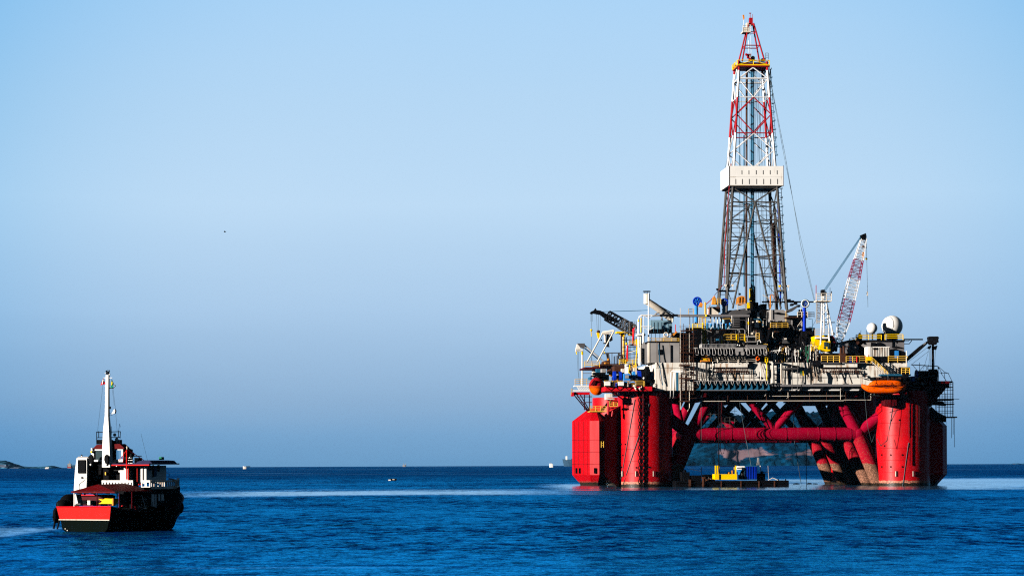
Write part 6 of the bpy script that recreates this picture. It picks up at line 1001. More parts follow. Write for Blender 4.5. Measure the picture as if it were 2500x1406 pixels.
# ================================================================ work barge under the rig
BF = Frame(34.5, 597.0, radians(4.4)); bv = -3.0
t = thing(R, 'work_barge', 'low black flat barge moored under the middle of the rig', 'barge', (R.p(1800, 1187, bv)[0], bv, 0))
def bq(x0, x1, y, v=bv): return R.p(x0, y, v), R.p(x1, y, v)
a, b = bq(1650, 1926, 1173)
hz = a[2]; mb = MB(); rs = []
for i in range(13):
    tt = i/12; x = a[0] + (b[0]-a[0])*tt; z_ = hz * (.95 + .1*math.cos(tt*7)*.2); rs.append([(x, bv, -.6), (x, bv, z_), (x, bv+8, z_), (x, bv+8, -.6)])
build(mb.rings(rs, False), 'hull', 'black', t)
P(R, t, 'rub_rail', 'rubber', ('t', 1.4, [(1652, 1178, bv-.15), (1925, 1178, bv-.15)], 6)); PS(t, 'fender_block', 'rust', *[('b', x, 1174, x+2.4, 1187, bv-.35, bv) for x in (1684, 1720, 1760, 1808, 1852, 1890)]); PS(t, 'bollard', 'dark', *[('c', x, 1168, 1173, 1.4, bv+1, 8) for x in (1670, 1870, 1900, 1918)])
P(R, t, 'timber_crib', 'rust', ('b', 1715, 1165, 1719, 1187, bv-.6, bv), ('b', 1715, 1164, 1722, 1167, bv-.6, bv+.6), ('t', 1.0, [(1722, 1174, bv-.4), (1738, 1166, bv-.4)], 5), ('b', 1682, 1170, 1687, 1186, bv-.5, bv)); P(R, t, 'heap', 'cream', ('t', .9, [(1876, 1172, bv+1), (1886, 1166, bv+1), (1892, 1168, bv+1), (1900, 1172, bv+1)], 6), ('t', .8, [(1724, 1170, bv), (1730, 1166, bv), (1736, 1169, bv)], 5)); P(R, t, 'deck_gear', 'black', ('b', 1690, 1160, 1712, 1173, bv+2, bv+6), ('b', 1665, 1152, 1684, 1173, bv+3, bv+7), ('s', 1672, 1150, 4, bv+4), ('t', 1.0, [(1712, 1140, bv+3), (1712, 1173, bv+3)], 6), ('b', 1720, 1158, 1746, 1173, bv+4, bv+8), ('b', 1853, 1155, 1868, 1173, bv+2, bv+5), ('s', 1860, 1153, 4, bv+3)); P(R, t, 'stay', 'wire', ('t', .5, [(1712, 1150, bv+3), (1684, 1144, bv+3)], 4), ('t', .6, [(1862, 1152, bv+2), (1876, 1152, bv+2)], 4)); P(R, t, 'light_post', 'clean_white', ('t', .9, [(1856, 1136, bv+2), (1857, 1150, bv+2)], 5)); P(R, t, 'light_post', 'light_grey', ('t', .7, [(1875, 1136, bv+2), (1877, 1170, bv+2)], 5)); P(R, t, 'lattice_post', 'light_grey', ('x', (1850.5, 1135, bv+4), (1851, 1117, bv+4), .5, .25, .05, 6)); P(R, t, 'crate', 'rust', ('b', 1725, 1168, 1740, 1173, bv+.5, bv+2))
t = thing(R, 'yellow_work_skid', 'bright yellow railed work skid on the black barge', 'skid', R.p(1772, 1170, bv+.4), None)
P(R, t, 'bulwark', 'yellow', ('b', 1745, 1157, 1799.5, 1170, bv-.4, bv+3)); PS(t, 'corner_frame', 'yellow', *[('b', x, 1136, x+3, 1158, bv-.3, bv+.2) for x in (1746, 1750.5 + 0, 1795)]); P(R, t, 'corner_frame', 'rail_yellow', ('b', 1755, 1138, 1757, 1157, bv+2, bv+2.3), ('b', 1792, 1140, 1793.5, 1155, bv+2, bv+2.3)); P(R, t, 'top_bar', 'dark', ('t', .9, [(1748, 1137, bv), (1797, 1137, bv)], 5), ('t', .7, [(1748, 1137, bv+2.5), (1797, 1137, bv+2.5)], 5)); P(R, t, 'coil', 'tan_orange', ('s', 1779, 1155, 4, bv+1.2), ('b', 1786, 1148, 1789, 1157, bv+1, bv+2)); P(R, t, 'notch', 'dark', ('b', 1755.5, 1157.4, 1758.5, 1170, bv-.5, bv-.38))
t = thing(R, 'barge_container', 'blue container on the barge to the right of the yellow skid', 'container', R.p(1834, 1170, bv+2))
P(R, t, 'shell', 'teal', ('b', 1818, 1137, 1849, 1170, bv+1, bv+5)); PS(t, 'corrugation', 'blue', *[('b', 1821 + k*4, 1138, 1822.6 + k*4, 1169, bv+.85, bv+1.02) for k in range(7)])
t = thing(R, 'tent_shelter', 'white topped blue shelter between the skid and the blue container', 'shelter', R.p(1808, 1170, bv+2)); P(R, t, 'roof', 'clean_white', ('q', [(1799, 1140), (1804, 1137), (1818, 1137), (1817, 1146), (1800, 1146)], bv+1, bv+4)); P(R, t, 'side_sheet', 'light_blue', ('q', [(1801, 1146), (1813, 1146), (1808, 1150), (1806, 1158), (1803, 1158)], bv+1.2, bv+3)); P(R, t, 'back_sheet', 'dark', ('b', 1807, 1147, 1818, 1170, bv+1.5, bv+4)); P(R, t, 'post', 'clean_white', ('t', .6, [(1811, 1155, bv+1), (1812, 1168, bv+1)], 4))
def hang(label, ops, nm='hanging_line', mat='wire'):
    t = TH(nm, label, 'cable', ops[0][2][0][0], ops[0][2][0][1], ops[0][2][0][2], 'cables hanging from the rig deck'); P(R, t, 'cable', mat, *ops)
hang('thick dark cable with a loop hanging from the rig deck to the yellow skid', [('t', 1.5, [(1755, 954, 1), (1755, 1140, -1.5), (1757, 1160, -2.6)], 6), ('t', .8, [(1759, 954, 1), (1759, 1100, 1), (1762, 1108, 1), (1767, 1106, 1), (1768, 1098, 1), (1767, 954, 1)], 5)], mat='black')
hang('thin slanting line from the rig deck down to the blue container', [('t', .6, [(1822, 1076, 2), (1834, 1137, 0)], 4), ('t', .5, [(1800, 954, 3), (1822, 1076, 2)], 4)])
hang('slanting line from the rig deck into the water right of the barge', [('t', .7, [(1934, 955, 12), (1940, 1080, 15), (1956, 1181, 18)], 4)])
hang('plumb straight line from the rig deck into the water near the floats', [('t', .7, [(1969, 1080, 20), (1969, 1186, 20)], 4)])
for i, (x, w_, lab) in enumerate(((1944, 9, 'long flat black float nearest the barge'), (1976, 7, 'humped black float in the middle of three by the hanging line'), (1990, 7, 'flat black float at the right of three by the hanging line'))):
    q = R.p(x, 1181.5, 60); t = thing(R, 'float', lab, 'float', (q[0], 60, 0), 'black floats on the water under the rig'); build(MB().sphere((q[0], 60, .02), w_*.1, 14, 8, 1, .8, .32 if i != 1 else .5), 'body', 'rubber', t); build(MB().torus((q[0], 60, .12), w_*.08, .08, 'z', 14, 6), 'band', 'black', t)
# ================================================================ the tug
TF = Frame((206 - 1250) / 6000 * 206.0, 206.0, radians(-28))
SM = 0.0348
tug = thing(TF, 'tugboat', 'small red sterned tugboat with white upper works heading toward the rig', 'tugboat', (0, 6, 0))
TFF = Frame(TF.X0, TF.Y0, TF.yaw); TFF.dv = 2.75
FRM = [TF]
def B(name, mat, *ops, parent=None, label=None):
    if len(ops) > 1 and name in SPLIT:
        for op in ops: o = build(draw(FRM[0], [op], sc_m=SM), name, mat, parent or tug, label=label)
        return o
    return build(draw(FRM[0], ops, sc_m=SM), name, mat, parent or tug, label=label)
LEN = 13.6
def hull_sec(t_):      # half beams and heights along the hull
    hb = 2.82 * (1 - max(0, (t_ - .62)/.38)**2.2) * (0.97 + .05*sin(pi*min(1, t_*1.4)))
    hb = max(hb, .10); top = 2.05 - .55*sin(pi*min(1, t_/.75)) + 1.0*max(0, (t_-.6)/.4)**1.6
    return hb, top
def sec_pts(v, lv):
    t_ = v / LEN; hb, top = hull_sec(t_); knz = 1.02 + .55*max(0, (t_-.6)/.4)**1.5
    rake = 1.15*max(0, (t_-.5)/.5)**2
    if lv == 'up': return [(-hb, v, top), (-hb*.985, v, top - .06), (-hb*.93, v - rake, knz), (hb*.93, v - rake, knz), (hb*.985, v, top-.06), (hb, v, top)]
    return [(-hb*.93, v - rake, knz), (-hb*.86, v - rake*1.9, .25), (-hb*.5, v - rake*2.4 - .4*(t_ > .9), -.7), (hb*.5, v - rake*2.4 - .4*(t_ > .9), -.7), (hb*.86, v - rake*1.9, .25), (hb*.93, v - rake, knz)]
vs_ = [0, .8, 2, 3.5, 5, 6.5, 8, 9.2, 10.3, 11.2, 12, 12.6, 13.1, 13.45, LEN]
hull_up = MB().rings([sec_pts(v, 'up') for v in vs_], False); build(hull_up, 'bulwark_side', 'hull_dark', tug)
build(MB().rings([sec_pts(v, 'lo') for v in vs_], False), 'hull', 'hull_dark', tug)
# red transom, slightly proud of the hull, with its pale knuckle line
h0 = sec_pts(0, 'up'); tr = [(-2.86, -.06, 2.06), (-2.55, -.03, 1.02), (2.66, -.03, 1.02), (2.82, -.06, 2.10)]
trm = MB().prism([(x*.98, y+.1, z) for x, y, z in tr][::-1], [(x, y-.06, z) for x, y, z in tr][::-1]); build(trm, 'transom', 'tug_red', tug)
build(MB().tube([(-2.6, -.13, 1.0), (2.68, -.13, 1.0)], .045, 6), 'knuckle_strake', 'cream', tug); build(MB().tube([(-2.86, -.13, 2.07), (2.82, -.13, 2.12)], .05, 6), 'cap_rail', 'red', tug)
mb = MB(); mb.tube([(sec_pts(v, 'up')[5][0], v, sec_pts(v, 'up')[5][2] + .04) for v in vs_], .07, 6); mb2 = MB().tube([(sec_pts(v, 'up')[0][0], v, sec_pts(v, 'up')[0][2] + .04) for v in vs_], .07, 6)
build(mb, 'cap_rail', 'maroon', tug); build(mb2, 'cap_rail', 'maroon', tug)
mb = MB(); mb.tube([(sec_pts(v, 'up')[3][0] + .03, sec_pts(v, 'up')[3][1], sec_pts(v, 'up')[3][2]) for v in vs_], .10, 6); build(mb, 'rubbing_strake', 'rubber', tug)
mbd = MB(); n_ = len(vs_); mbd.add([(hull_sec(v/LEN)[0]*s_*.95, v, hull_sec(v/LEN)[1] - .75) for v in vs_ for s_ in (-1, 1)], [(2*i, 2*i+1, 2*i+3, 2*i+2) for i in range(n_-1)]); build(mbd, 'main_deck', 'maroon', tug)
B('draught_mark', 'cream', ('b', 158, 1289, 160, 1291, -.16, -.1), ('b', 163, 1293, 165, 1295, -.16, -.1))
# red awning over the after deck
A0 = [TF.p(179, 1199, .5), TF.p(345, 1199, .5)]
uL, uR = -1.8, 2.75; zA = A0[0][2]; vA0, vA1 = .5, 5.9; zr = zA + .58
awn = MB(); awn.add([(uL, vA0, zA), (uR, vA0, zA), (uR, vA1, zA), (uL, vA1, zA), (0, vA0 + 1.3, zr), (0, vA1 - .3, zr + .05), (uL, vA0, zA-.12), (uR, vA0, zA-.12), (uR, vA1, zA-.12), (uL, vA1, zA-.12)],
    [(0,1,4), (1,2,5,4), (2,3,5), (3,0,4,5), (0,6,7,1), (1,7,8,2), (2,8,9,3), (3,9,6,0), (9,8,7,6)]); aw = build(awn, 'awning', 'tug_roof', tug)
B('awning_fringe', 'black', *[('q', [(x, 1198), (x+17, 1198), (x+15, 1206 - (k % 2)*1.5), (x+3, 1204)], .52, .56) for k, x in enumerate(range(184, 290, 17))], parent=aw)
for x, v in ((181, .6), (237, .6), (291, .6), (286, 4.6), (330, 4.8), (322, .9)): B('awning_post', 'maroon' if x > 200 else 'clean_white', ('t', 1.3, [(x, 1200, v), (x, 1240, v)], 6))
B('corner_cabinet', 'clean_white', ('q', [(180, 1206), (185, 1206), (191, 1232), (180, 1232)], .9, 1.6))
B('after_bulkhead', 'maroon', ('b', 190, 1208, 276, 1234, 3.2, 3.5)); B('after_window', 'black', ('b', 198, 1220, 210, 1230, 3.1, 3.22), ('b', 222, 1221, 238, 1231, 3.1, 3.22)); B('white_cover', 'cream', ('b', 213, 1221, 220, 1232, 2.6, 3.0)); B('red_shelf', 'red', ('b', 190, 1206.5, 274, 1209.5, 2.9, 3.1)); B('deck_lamp', 'clean_white', ('s', 207, 1206, 2.5, 1.5), ('s', 231, 1206, 2.5, 1.5), ('s', 287, 1208, 2.2, 1.2))
B('yellow_tow_gear', 'yellow', ('q', [(240, 1217), (252, 1219), (256, 1216), (275, 1217), (275, 1229), (240, 1229), (250, 1224)], 1.8, 2.6)); B('towing_post', 'tan_orange', ('b', 273, 1216, 276.5, 1233, 1.6, 2.0))
B('deckhouse', 'dark', ('b', 290, 1189, 352, 1238, 5.0, 10.2)); B('deckhouse_door', 'cream', ('b', 292, 1203, 308, 1234, 4.85, 5.0)); B('door_fitting', 'steel', ('q', [(293, 1222), (308, 1215), (308, 1217), (293, 1224)], 4.8, 4.86), ('b', 295, 1205, 306, 1206, 4.8, 4.86)); B('deckhouse_shade', 'black', ('b', 311, 1202, 322, 1238, 4.7, 5.0), ('b', 338, 1204, 352, 1236, 4.75, 5)); B('deckhouse_window', 'black', ('b', 325, 1210, 331, 1224, 4.8, 5.0), ('b', 344, 1212, 350, 1222, 4.7, 4.8)); B('stair_rail', 'clean_white', ('t', .7, [(346, 1208, 4.4), (350, 1222, 4.4), (355, 1240, 4.4)], 5), ('t', .6, [(338, 1218, 4.5), (358, 1218, 4.5)], 5)); B('coiled_line', 'clean_white', ('s', 340, 1236, 2.2, 4.5), ('s', 345, 1239, 2.4, 4.4), ('s', 352, 1241, 2.2, 4.4), ('s', 356, 1241, 1.8, 4.4)); B('red_rail_plate', 'red', ('q', [(287, 1233), (309, 1234), (333, 1241), (331, 1243), (305, 1238)], 3.8, 3.9))  # dark walls and black panels put the deckhouse shade into the colour
sd_ = lambda x, y, u: TF.pu(x, y, u)
def side_panel(name, mat, x0, y0, x1, y1, u, th=.05):
    a, b = sd_(x0, y0, u), sd_(x1, y1, u); return build(MB().box((u, a[1], a[2]), (u + th, b[1], b[2])), name, mat, tug)
for x0, x1 in ((369, 376), (378, 381), (386, 390), (393, 399)): side_panel('side_panel', 'clean_white', x0, 1206, x1, 1238 if x0 < 380 else 1222, TF.p(352, 1230, 5.0)[0] + .01)
# port funnel casing
TFG = Frame(TF.X0, TF.Y0, TF.yaw); TFG.dv = 2.2; FRM[0] = TFG
B('funnel_casing', 'clean_white', ('q', [(187, 1118), (212, 1118), (212, 1156), (210, 1201), (180, 1201), (183, 1150)], 3.4, 4.9)); B('funnel_grille', 'black', ('b', 189.5, 1122, 208, 1155, 3.3, 3.42)); B('funnel_top', 'light_grey', ('q', [(188, 1117), (191, 1114), (214, 1114), (217, 1119), (212, 1119)], 3.6, 4.8)); B('exhaust_pipe', 'clean_white', ('t', 1.6, [(199.5, 1119, 4), (199.5, 1112, 4)], 8), ('t', 1.0, [(193, 1200, 3.35), (193, 1181, 3.35), (205, 1171, 3.35)], 5)); B('exhaust_cap', 'dark', ('s', 199.5, 1111, 2, 4)); B('casing_lamp', 'steel', ('b', 197, 1163, 201, 1168, 3.3, 3.4), ('t', .5, [(201, 1168, 3.3), (209, 1167, 3.3)], 4)); B('casing_shade_side', 'black', ('q', [(212.6, 1122), (216, 1124), (217, 1190), (211.5, 1190)], 3.6, 4.9))  # black slab stands in for the shade on the funnel's right side
# black boxes in place of the shaded space behind, black posts, ventilators
FRM[0] = TFF
B('shade_box_posts', 'black', ('b', 216, 1158, 296, 1197, 4.6, 5.6), ('b', 219, 1136, 232, 1198, 4.0, 4.5), ('b', 252, 1136, 265, 1198, 4.0, 4.5)); B('shade_front', 'black', ('b', 218, 1132, 290, 1158, 5.5, 5.8))
for x in (221, 259): B('ventilator', 'black', ('q', [(x-4, 1113), (x, 1109), (x+4, 1113), (x+5, 1124), (x+3, 1133), (x-2, 1131), (x-5, 1122)], 2.6, 2.8)); B('ventilator_neck', 'clean_white', ('s', x+1, 1133.5, 3.0, 2.7))
B('casing_rail', 'steel', *[('t', .5, [(216, y, 4.2), (252, y, 4.2)], 4) for y in (1133, 1139, 1147)], *[('t', .5, [(266, y, 4.4), (292, y, 4.4)], 4) for y in (1134, 1148)]); B('life_float', 'light_grey', ('o', 224, 1151, 3.2, .6, 3.9), ('b', 232, 1161, 239, 1166, 4.0, 4.1)); B('yellow_tag', 'rail_yellow', ('b', 256, 1152, 258.5, 1159, 3.8, 3.95)); B('white_pole', 'clean_white', ('t', .8, [(216, 1165, 3.8), (217, 1188, 3.8)], 5))
# upper wheelhouse one can look through
wh = B('wheelhouse', 'clean_white', ('b', 223, 1094.5, 254, 1099, 3.4, 3.6), ('b', 272, 1094.5, 300, 1098, 3.4, 3.6), ('b', 223, 1099, 229, 1128, 3.4, 3.6), ('b', 250, 1099, 255, 1128, 3.4, 3.6), ('b', 296, 1098, 300, 1113, 3.4, 3.6), ('b', 229, 1122, 252, 1126, 3.4, 3.6), ('b', 272, 1121, 300, 1127, 3.4, 3.6), ('b', 232, 1094.5, 312, 1097.5, 5.4, 5.5))
B('wheelhouse_side', 'black', ('b', 229.5, 1099, 232.5, 1122, 3.45, 5.3), ('b', 272.5, 1098, 281, 1122, 3.62, 3.8), ('q', [(301, 1094), (309, 1097), (309, 1130), (301, 1128)], 3.7, 4.6), ('b', 229, 1122.2, 300, 1132, 4.0, 5.4), parent=wh); B('clear_window', 'clear_glass', ('b', 229, 1099, 250, 1122, 3.48, 3.5), ('b', 281, 1098, 296, 1121, 3.48, 3.5), parent=wh)
B('wheelhouse_roof', 'tug_roof', ('q', [(226, 1095), (236, 1085), (292, 1083), (302, 1092), (303, 1095)], 3.2, 4.0), parent=wh); B('roof_drum', 'black', ('b', 236, 1073, 252, 1084, 3.6, 5), ('b', 273, 1075, 281, 1084, 3.6, 4), ('b', 288, 1073, 293, 1084, 3.6, 3.9), parent=wh); B('navigation_lamp', 'clean_white', ('s', 280, 1061, 4.2, 3.8), ('q', [(280, 1072), (284, 1066), (287, 1076), (283, 1082)], 3.7, 3.9), ('b', 222, 1093, 225, 1099, 3.2, 3.4), parent=wh); B('side_lamp', 'yellow', ('b', 221, 1100, 224, 1105, 3.2, 3.4), parent=wh)
B('monkey_rail', 'black', *[('t', 1.0, [a + (v,), b + (v,)], 5) for v in (3.5, 5.3) for a, b in (((236, 1055), (294, 1053)), ((236, 1068), (294, 1067)), ((236, 1053), (236, 1084)), ((241, 1052), (241, 1068)), ((289, 1051), (289, 1068)), ((294, 1053), (293, 1070)))], ('t', .9, [(237, 1055, 3.5), (237, 1055, 5.3)], 5), ('t', .9, [(293, 1054, 3.5), (293, 1054, 5.3)], 5), parent=wh); B('whip_aerial', 'dark', ('t', .5, [(289, 1056, 4), (292, 1034, 4), (294, 1042, 4)], 4), ('t', .7, [(272, 1062, 4), (272.5, 1040, 4)], 4), parent=wh)
# mast
def sq(x, y, hw_, v, d): p_ = TFF.p(x, y, v); v = v + TFF.dv; h_ = hw_*SM/cos(TF.yaw); return [(p_[0]-h_, v-d, p_[2]), (p_[0]+h_, v-d, p_[2]), (p_[0]+h_, v+d, p_[2]), (p_[0]-h_, v+d, p_[2])]
ms = build(MB().rings([sq(262.5, 1140, 10.6, 3.0, .22), sq(262, 1090, 9.6, 3.0, .20), sq(261.5, 1050, 7.6, 3.0, .17), sq(262, 1015, 4.4, 3.0, .13), sq(262.5, 960, 3.7, 3.0, .11), sq(263, 915, 3.4, 3.0, .10)], False), 'mast', 'clean_white', tug)
B('mast_rung', 'clean_white', *[('t', .5, [(260 - (3.6 if y < 1015 else 3.6 + (y-1015)*.055), y, 3), (255.5 - (0 if y < 1015 else (y-1015)*.055), y, 3)], 5) for y in range(932, 1082, 11)], ('t', .7, [(252, 922, 3), (274, 922, 3)], 5), parent=ms)
B('mast_head_gear', 'dark', ('s', 260, 906, 2.3, 3), ('s', 266.5, 905, 2.0, 3), ('b', 259, 907, 264, 914, 2.9, 3.1), ('t', .5, [(263, 912, 3), (263, 902, 3)], 4), parent=ms); B('mast_head_lamp', 'clean_white', ('s', 257.5, 911, 1.6, 3), ('s', 267.5, 914, 2, 3), ('q', [(279, 998), (281, 1002), (280, 1008), (276, 1010), (272, 1010)], 2.9, 3.1), ('s', 280.5, 941.5, 2.3, 3), ('t', .7, [(268, 947, 3), (280, 945, 3)], 5), parent=ms); B('bracket', 'dark', ('t', .7, [(266, 1009, 3), (275, 1009, 3)], 5), ('t', .5, [(266, 1013, 3), (271, 1014, 3), (276, 1011, 3)], 4), ('b', 266, 946, 274, 948, 2.9, 3.1), ('b', 266, 992, 267.6, 998, 2.9, 3.1), parent=ms)
B('rigging', 'wire', ('t', .35, [(253, 922, 3), (249, 960, 3), (238, 1054, 3.2)], 4), ('t', .35, [(273, 923, 3), (282, 1000, 3), (286, 1052, 3.2)], 4), ('t', .35, [(344, 1058, 5), (363, 1135, 5)], 4), ('t', .3, [(274, 950, 3), (279, 990, 3)], 4))
FRM[0] = TF
# red derrick post and boom
B('derrick_post', 'tug_red', ('t', 1.9, [(309.5, 1098, 5.6), (309.5, 1170, 5.6)], 8), ('t', .9, [(303, 1103, 5.6), (300, 1128, 5.6)], 5), ('t', .8, [(308, 1100, 5.6), (290, 1125, 5.6)], 5)); B('post_cap', 'cream', ('t', 1.3, [(310, 1096, 5.6), (310, 1089, 5.6)], 6)); B('boom', 'maroon', ('t', 1.1, [(311, 1096, 5.6), (361, 1130, 7)], 6)); B('boom_foot', 'clean_white', ('q', [(359, 1125), (361, 1125), (363, 1131), (357, 1131)], 6.9, 7.1)); B('searchlight', 'dark', ('q', [(316, 1107), (320, 1104), (322, 1112), (317, 1117)], 6, 6.4), ('b', 328, 1117, 335, 1131, 6.3, 7)); B('searchlight_bracket', 'clean_white', ('q', [(313, 1118), (319, 1113), (321, 1118)], 6.2, 6.3), ('b', 320, 1112, 334, 1114, 6.5, 7.2), ('t', .7, [(313, 1123, 6.1), (327, 1123, 6.1), (327, 1130, 6.1), (313, 1130, 6.1)], 5))
# forward cabin on the upper deck
fc_ = B('upper_cabin', 'clean_white', ('b', 293, 1136, 314, 1180, 6.6, 9.5), ('b', 335, 1136, 357, 1180, 6.6, 9.5), ('b', 314, 1136, 335, 1180, 7.4, 9.5)); B('cabin_doorway', 'black', ('b', 314, 1137, 334, 1190, 7.2, 7.38), parent=fc_); B('door_frame', 'tug_red', ('b', 311.6, 1137, 313.8, 1178, 6.45, 6.6), ('b', 334, 1137, 336, 1188, 6.45, 6.6), ('b', 336, 1180, 347, 1183.5, 6.45, 6.6), parent=fc_); B('cabin_corner', 'light_grey', ('b', 347, 1138, 349.5, 1178, 6.5, 6.6), parent=fc_); B('cabin_vent', 'clean_white', ('b', 289.5, 1148, 293, 1152, 6.6, 6.9), parent=fc_)
u_c = TF.p(357, 1150, 6.6)[0]
for nm, m_, x0, y0, x1, y1 in (('side_window', 'teal', 375, 1136, 382, 1162), ('side_window', 'black', 372, 1134, 374.5, 1164), ('side_window', 'black', 384, 1134, 389, 1150)): side_panel(nm, m_, x0, y0, x1, y1, u_c + .01)
a_ = sd_(366, 1142, u_c + .03); build(MB().torus(a_, .17, .05, 'u', 16, 6), 'side_life_ring', 'tug_roof', tug)
rf = B('cabin_roof', 'roof_blue', ('b', 274, 1131, 364, 1133.5, 5.6, 10), ('q', [(330, 1131), (336, 1126), (350, 1123), (365, 1124), (372, 1131)], 6.2, 9.8)); 
q = TF.p(378, 1128.5, 9.2); build(MB().sphere(q, 1.45, 28, 10, 1, 1.0, .13), 'roof_brow', 'roof_blue', tug); B('roof_edge', 'tug_red', ('b', 272, 1133.6, 364, 1136, 5.5, 5.7), parent=rf); B('green_lamp', 'green', ('b', 388, 1115, 394, 1122, 8.4, 8.8)); B('fascia', 'white', ('b', 282, 1136, 293, 1138, 6.0, 6.3), parent=rf)
# balustraded upper deck
u0_, u1_ = TF.p(249, 1180, 5.9)[0], TF.p(367, 1180, 5.9)[0]; zd = TF.p(300, 1190, 5.9)[2]; zt2 = TF.p(300, 1172, 5.9)[2]
build(MB().box((u0_, 5.95, zd - .1), (u1_, 9.4, zd)), 'upper_deck', 'maroon', tug)
mb = MB()
for x0, x1 in ((249, 325), (345, 367)):
    a, b = TF.p(x0, 1180, 5.9)[0], TF.p(x1, 1180, 5.9)[0]; mb.box((a, 5.86, zt2 - .16), (b, 5.96, zt2)); mb.box((a, 5.86, zd - .12), (b, 5.96, zd + .10))
    n = max(2, int((b - a) / .33)); 
    for k in range(n + 1):
        x = a + (b - a) * k / n; mb.box((max(a, x - .10), 5.87, zd + .1), (min(b, x + .10), 5.95, zt2 - .16))
build(mb, 'balustrade', 'clean_white', tug)
mb = MB(); mb.box((u1_ - .05, 5.97, zt2 - .16), (u1_ + .05, 9.6, zt2)); mb.box((u1_ - .05, 5.97, zd - .12), (u1_ + .05, 9.6, zd + .1)); [mb.box((u1_ - .04, 6.1 + k*.3, zd + .1), (u1_ + .04, 6.24 + k*.3, zt2 - .16)) for k in range(12)]
bw = [(u1_, 9.6), (u1_ - .25, 10.4), (u1_ - .9, 11.1), (0.3, 11.5)]
for (a, b), (c_, d_) in zip(bw, bw[1:]): mb.tube([(a, b, zt2 - .05), (c_, d_, zt2 + .12)], .07, 6); mb.tube([(a, b, zd), (c_, d_, zd + .05)], .1, 6); [mb.tube([(a + (c_-a)*k/4, b + (d_-b)*k/4, zd), (a + (c_-a)*k/4, b + (d_-b)*k/4, zt2)], .05, 5) for k in range(5)]
build(mb, 'balustrade', 'white', tug, label='side balustrade in shade curving round the front')
build(MB().box((u0_, 9.41, zd-.1), (u1_ - .1, 10.2, zd)).add([(u1_, 9.6, zd-.02), (u1_-.25, 10.4, zd-.02), (u1_-.9, 11.1, zd-.02), (.3, 11.5, zd-.02), (.3, 9.6, zd-.02)], [(0,1,2,3,4)]), 'front_deck', 'roof_blue', tug)
B('side_rail', 'steel', *[('t', .4, [(x, 1236, 4.6), (x, 1222, 4.6)], 4) for x in (296, 312, 328, 344, 360)], ('t', .45, [(294, 1224, 4.6), (362, 1224, 4.6)], 4))
B('deck_post', 'red', ('t', .9, [(347, 1190, 5.95), (345, 1184, 5.95)], 5)); B('railing_wires', 'light_grey', ('t', .5, [(385, 1152, 9), (392, 1149, 9.5), (404, 1153, 10.5), (415, 1157, 11), (412, 1164, 11.3)], 4))
# bow gear
B('bow_bulwark', 'black', ('q', [(398, 1215), (420, 1222), (430, 1222), (428, 1246), (398, 1246)], 10.4, 11.4)); B('windlass', 'dark', ('b', 405, 1206, 422, 1222, 10, 11)); B('stern_cleat', 'steel', ('b', 184, 1228, 196, 1232, .1, .4))
def TT(name, label, cat, org, group=None): return thing(TF, name, label, cat, org, group)
q = TF.p(424, 1212, 11.5); t = TT('anchor', 'dark two fluked anchor stowed on the tug bow', 'anchor', q); B('shank', 'dark', ('t', .8, [(428.5, 1194, 11.5), (429, 1212, 11.5)], 5), parent=t); B('fluke', 'dark', ('t', 1.1, [(417, 1212, 11.5), (423, 1207, 11.5), (434, 1210, 11.5), (440, 1212, 11.5)], 5), ('t', 1.0, [(436, 1205, 11.5), (440, 1212, 11.5)], 5), parent=t); B('stock', 'dark', ('t', .7, [(425, 1203, 11.5), (432, 1203, 11.5)], 5), parent=t)
# tyres and fenders hung round the hull
def tyre(label, x, y, v, R_, r_, axis='v', name='tyre_fender', grp='black tyre fenders hung round the tug'):
    q = TF.p(x, y, v); t = TT(name, label, 'tyre', q, grp); build(MB().torus(q, R_ - r_, r_, axis, 22, 8), 'tyre', 'rubber', t); build(MB().tube([(q[0], q[1], q[2] + R_ - .02), (q[0], q[1], q[2] + R_ + .35)], .03, 4), 'lashing', 'wire', t); return t
tyre('big black tyre low on the port corner of the red stern', 141, 1252, .3, .55, .20, 'u'); tyre('second black tyre above the trailing rope at the port stern corner', 139, 1262, 1.2, .50, .18, 'u')
tyre('large tyre on the very bow of the tug', 436, 1238, 12.6, .62, .26, 'u'); tyre('tyre low on the bow beneath the anchor', 425, 1246, 12.0, .55, .24, 'v'); tyre('tyre under the anchor on the bow rail', 423, 1228, 12.0, .45, .2, 'v'); 
for i, (x, y, lab) in enumerate(((396, 1240, 'tyre on the dark starboard side nearest the bow'), (372, 1246, 'tyre on the dark starboard side below the white side panels'), (346, 1250, 'tyre on the dark starboard side below the coiled white rope'), (318, 1252, 'tyre on the dark starboard side nearest the red stern'))):
    vv = TF.pu(x, y, 2.9)[1]; tyre(lab, x, y, vv, .40, .14, 'u')
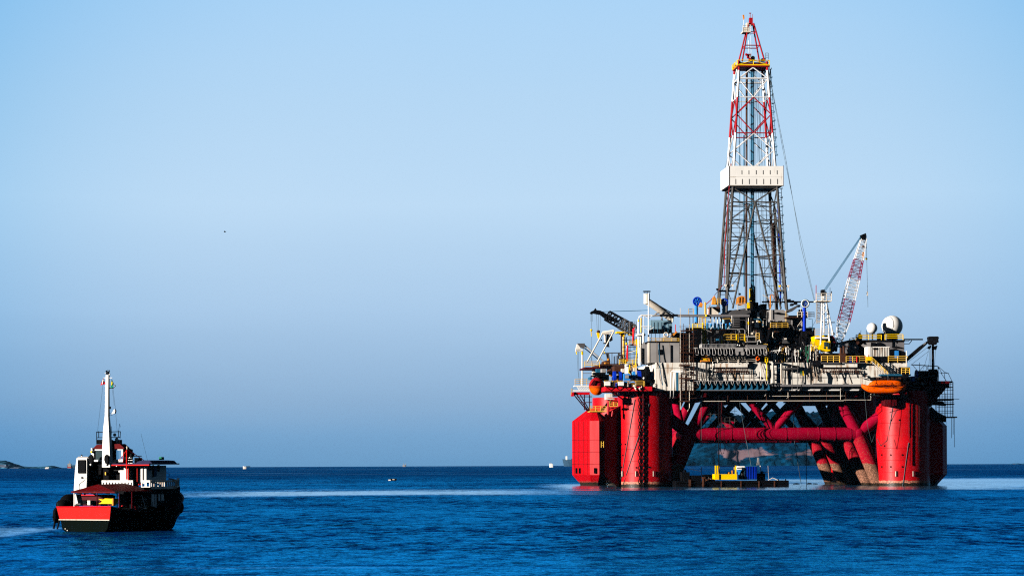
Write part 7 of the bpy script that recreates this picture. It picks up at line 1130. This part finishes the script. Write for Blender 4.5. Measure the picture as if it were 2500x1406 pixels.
t = TT('rope_fender', 'ragged black rope fender trailing in the water at the port stern corner', 'fender', TF.p(134, 1285, .6)); B('bundle', 'rubber', ('t', 3.6, [(145, 1242, .4), (134, 1248, .6), (131, 1262, .7)], 8), ('t', 2.6, [(133, 1262, .7), (134, 1276, .6), (131, 1290, .5)], 7), ('t', 2.2, [(146, 1265, .5), (143, 1280, .5), (140, 1290, .5)], 7), parent=t)
t = TT('covered_winch', 'black tarpaulin covered winch heaped on the port quarter', 'winch', TF.p(165, 1232, 2.6)); q = TF.p(168, 1226, 3.0); build(MB().sphere((q[0] + .1, 3.0, q[2]), .75, 18, 10, 1, 1.4, 1.0), 'cover', 'rubber', t); q2 = TF.p(152, 1232, 2.0); build(MB().sphere((q2[0], 2.2, q2[2]), .62, 16, 8, 1, 1.2, .8), 'cover', 'rubber', t); q3 = TF.p(178, 1216, 3.4); build(MB().box((q3[0]-.3, 3.2, q3[2]-.6), (q3[0]+.3, 4.4, q3[2]+.35)), 'housing', 'black', t)
def flag(name, label, pts, v, mat, extra=()):
    P_ = [TFF.p(x, y, v) for x, y in pts]; t = TT(name, label, 'flag', P_[0], 'flags on the tug mast'); n = len(P_)
    build(MB().prism([(p[0], p[1] + .02 + .08*((i % 2)), p[2]) for i, p in enumerate(P_)][::-1], [(p[0], p[1] - .02 + .08*((i % 2)), p[2]) for i, p in enumerate(P_)][::-1]), 'cloth', mat, t)
    for nm, m_, op in extra: build(draw(TFF, [op], sc_m=SM), nm, m_, t)
    build(draw(TFF, [('t', .35, [(pts[0][0], pts[0][1]-3, v), (pts[0][0], pts[0][1]+14, v)], 4)], sc_m=SM), 'halyard', 'wire', t)
flag('red_flag', 'small red pennant with a white streak hanging left of the tug mast', [(252, 924), (256, 937), (250, 939), (244, 940), (249, 930)], 2.8, 'red', [('white_fold', 'clean_white', ('q', [(251, 926), (252.5, 927), (250, 937), (248.5, 937)], 2.72, 2.76))])
flag('green_flag', 'folded green and yellow flag hanging right of the tug mast', [(273, 926), (276, 936), (275, 946), (269, 947), (271, 934)], 2.8, 'green', [('yellow_fold', 'yellow', ('q', [(273, 930), (274.2, 934), (272.6, 941), (271.6, 937)], 2.72, 2.76))])
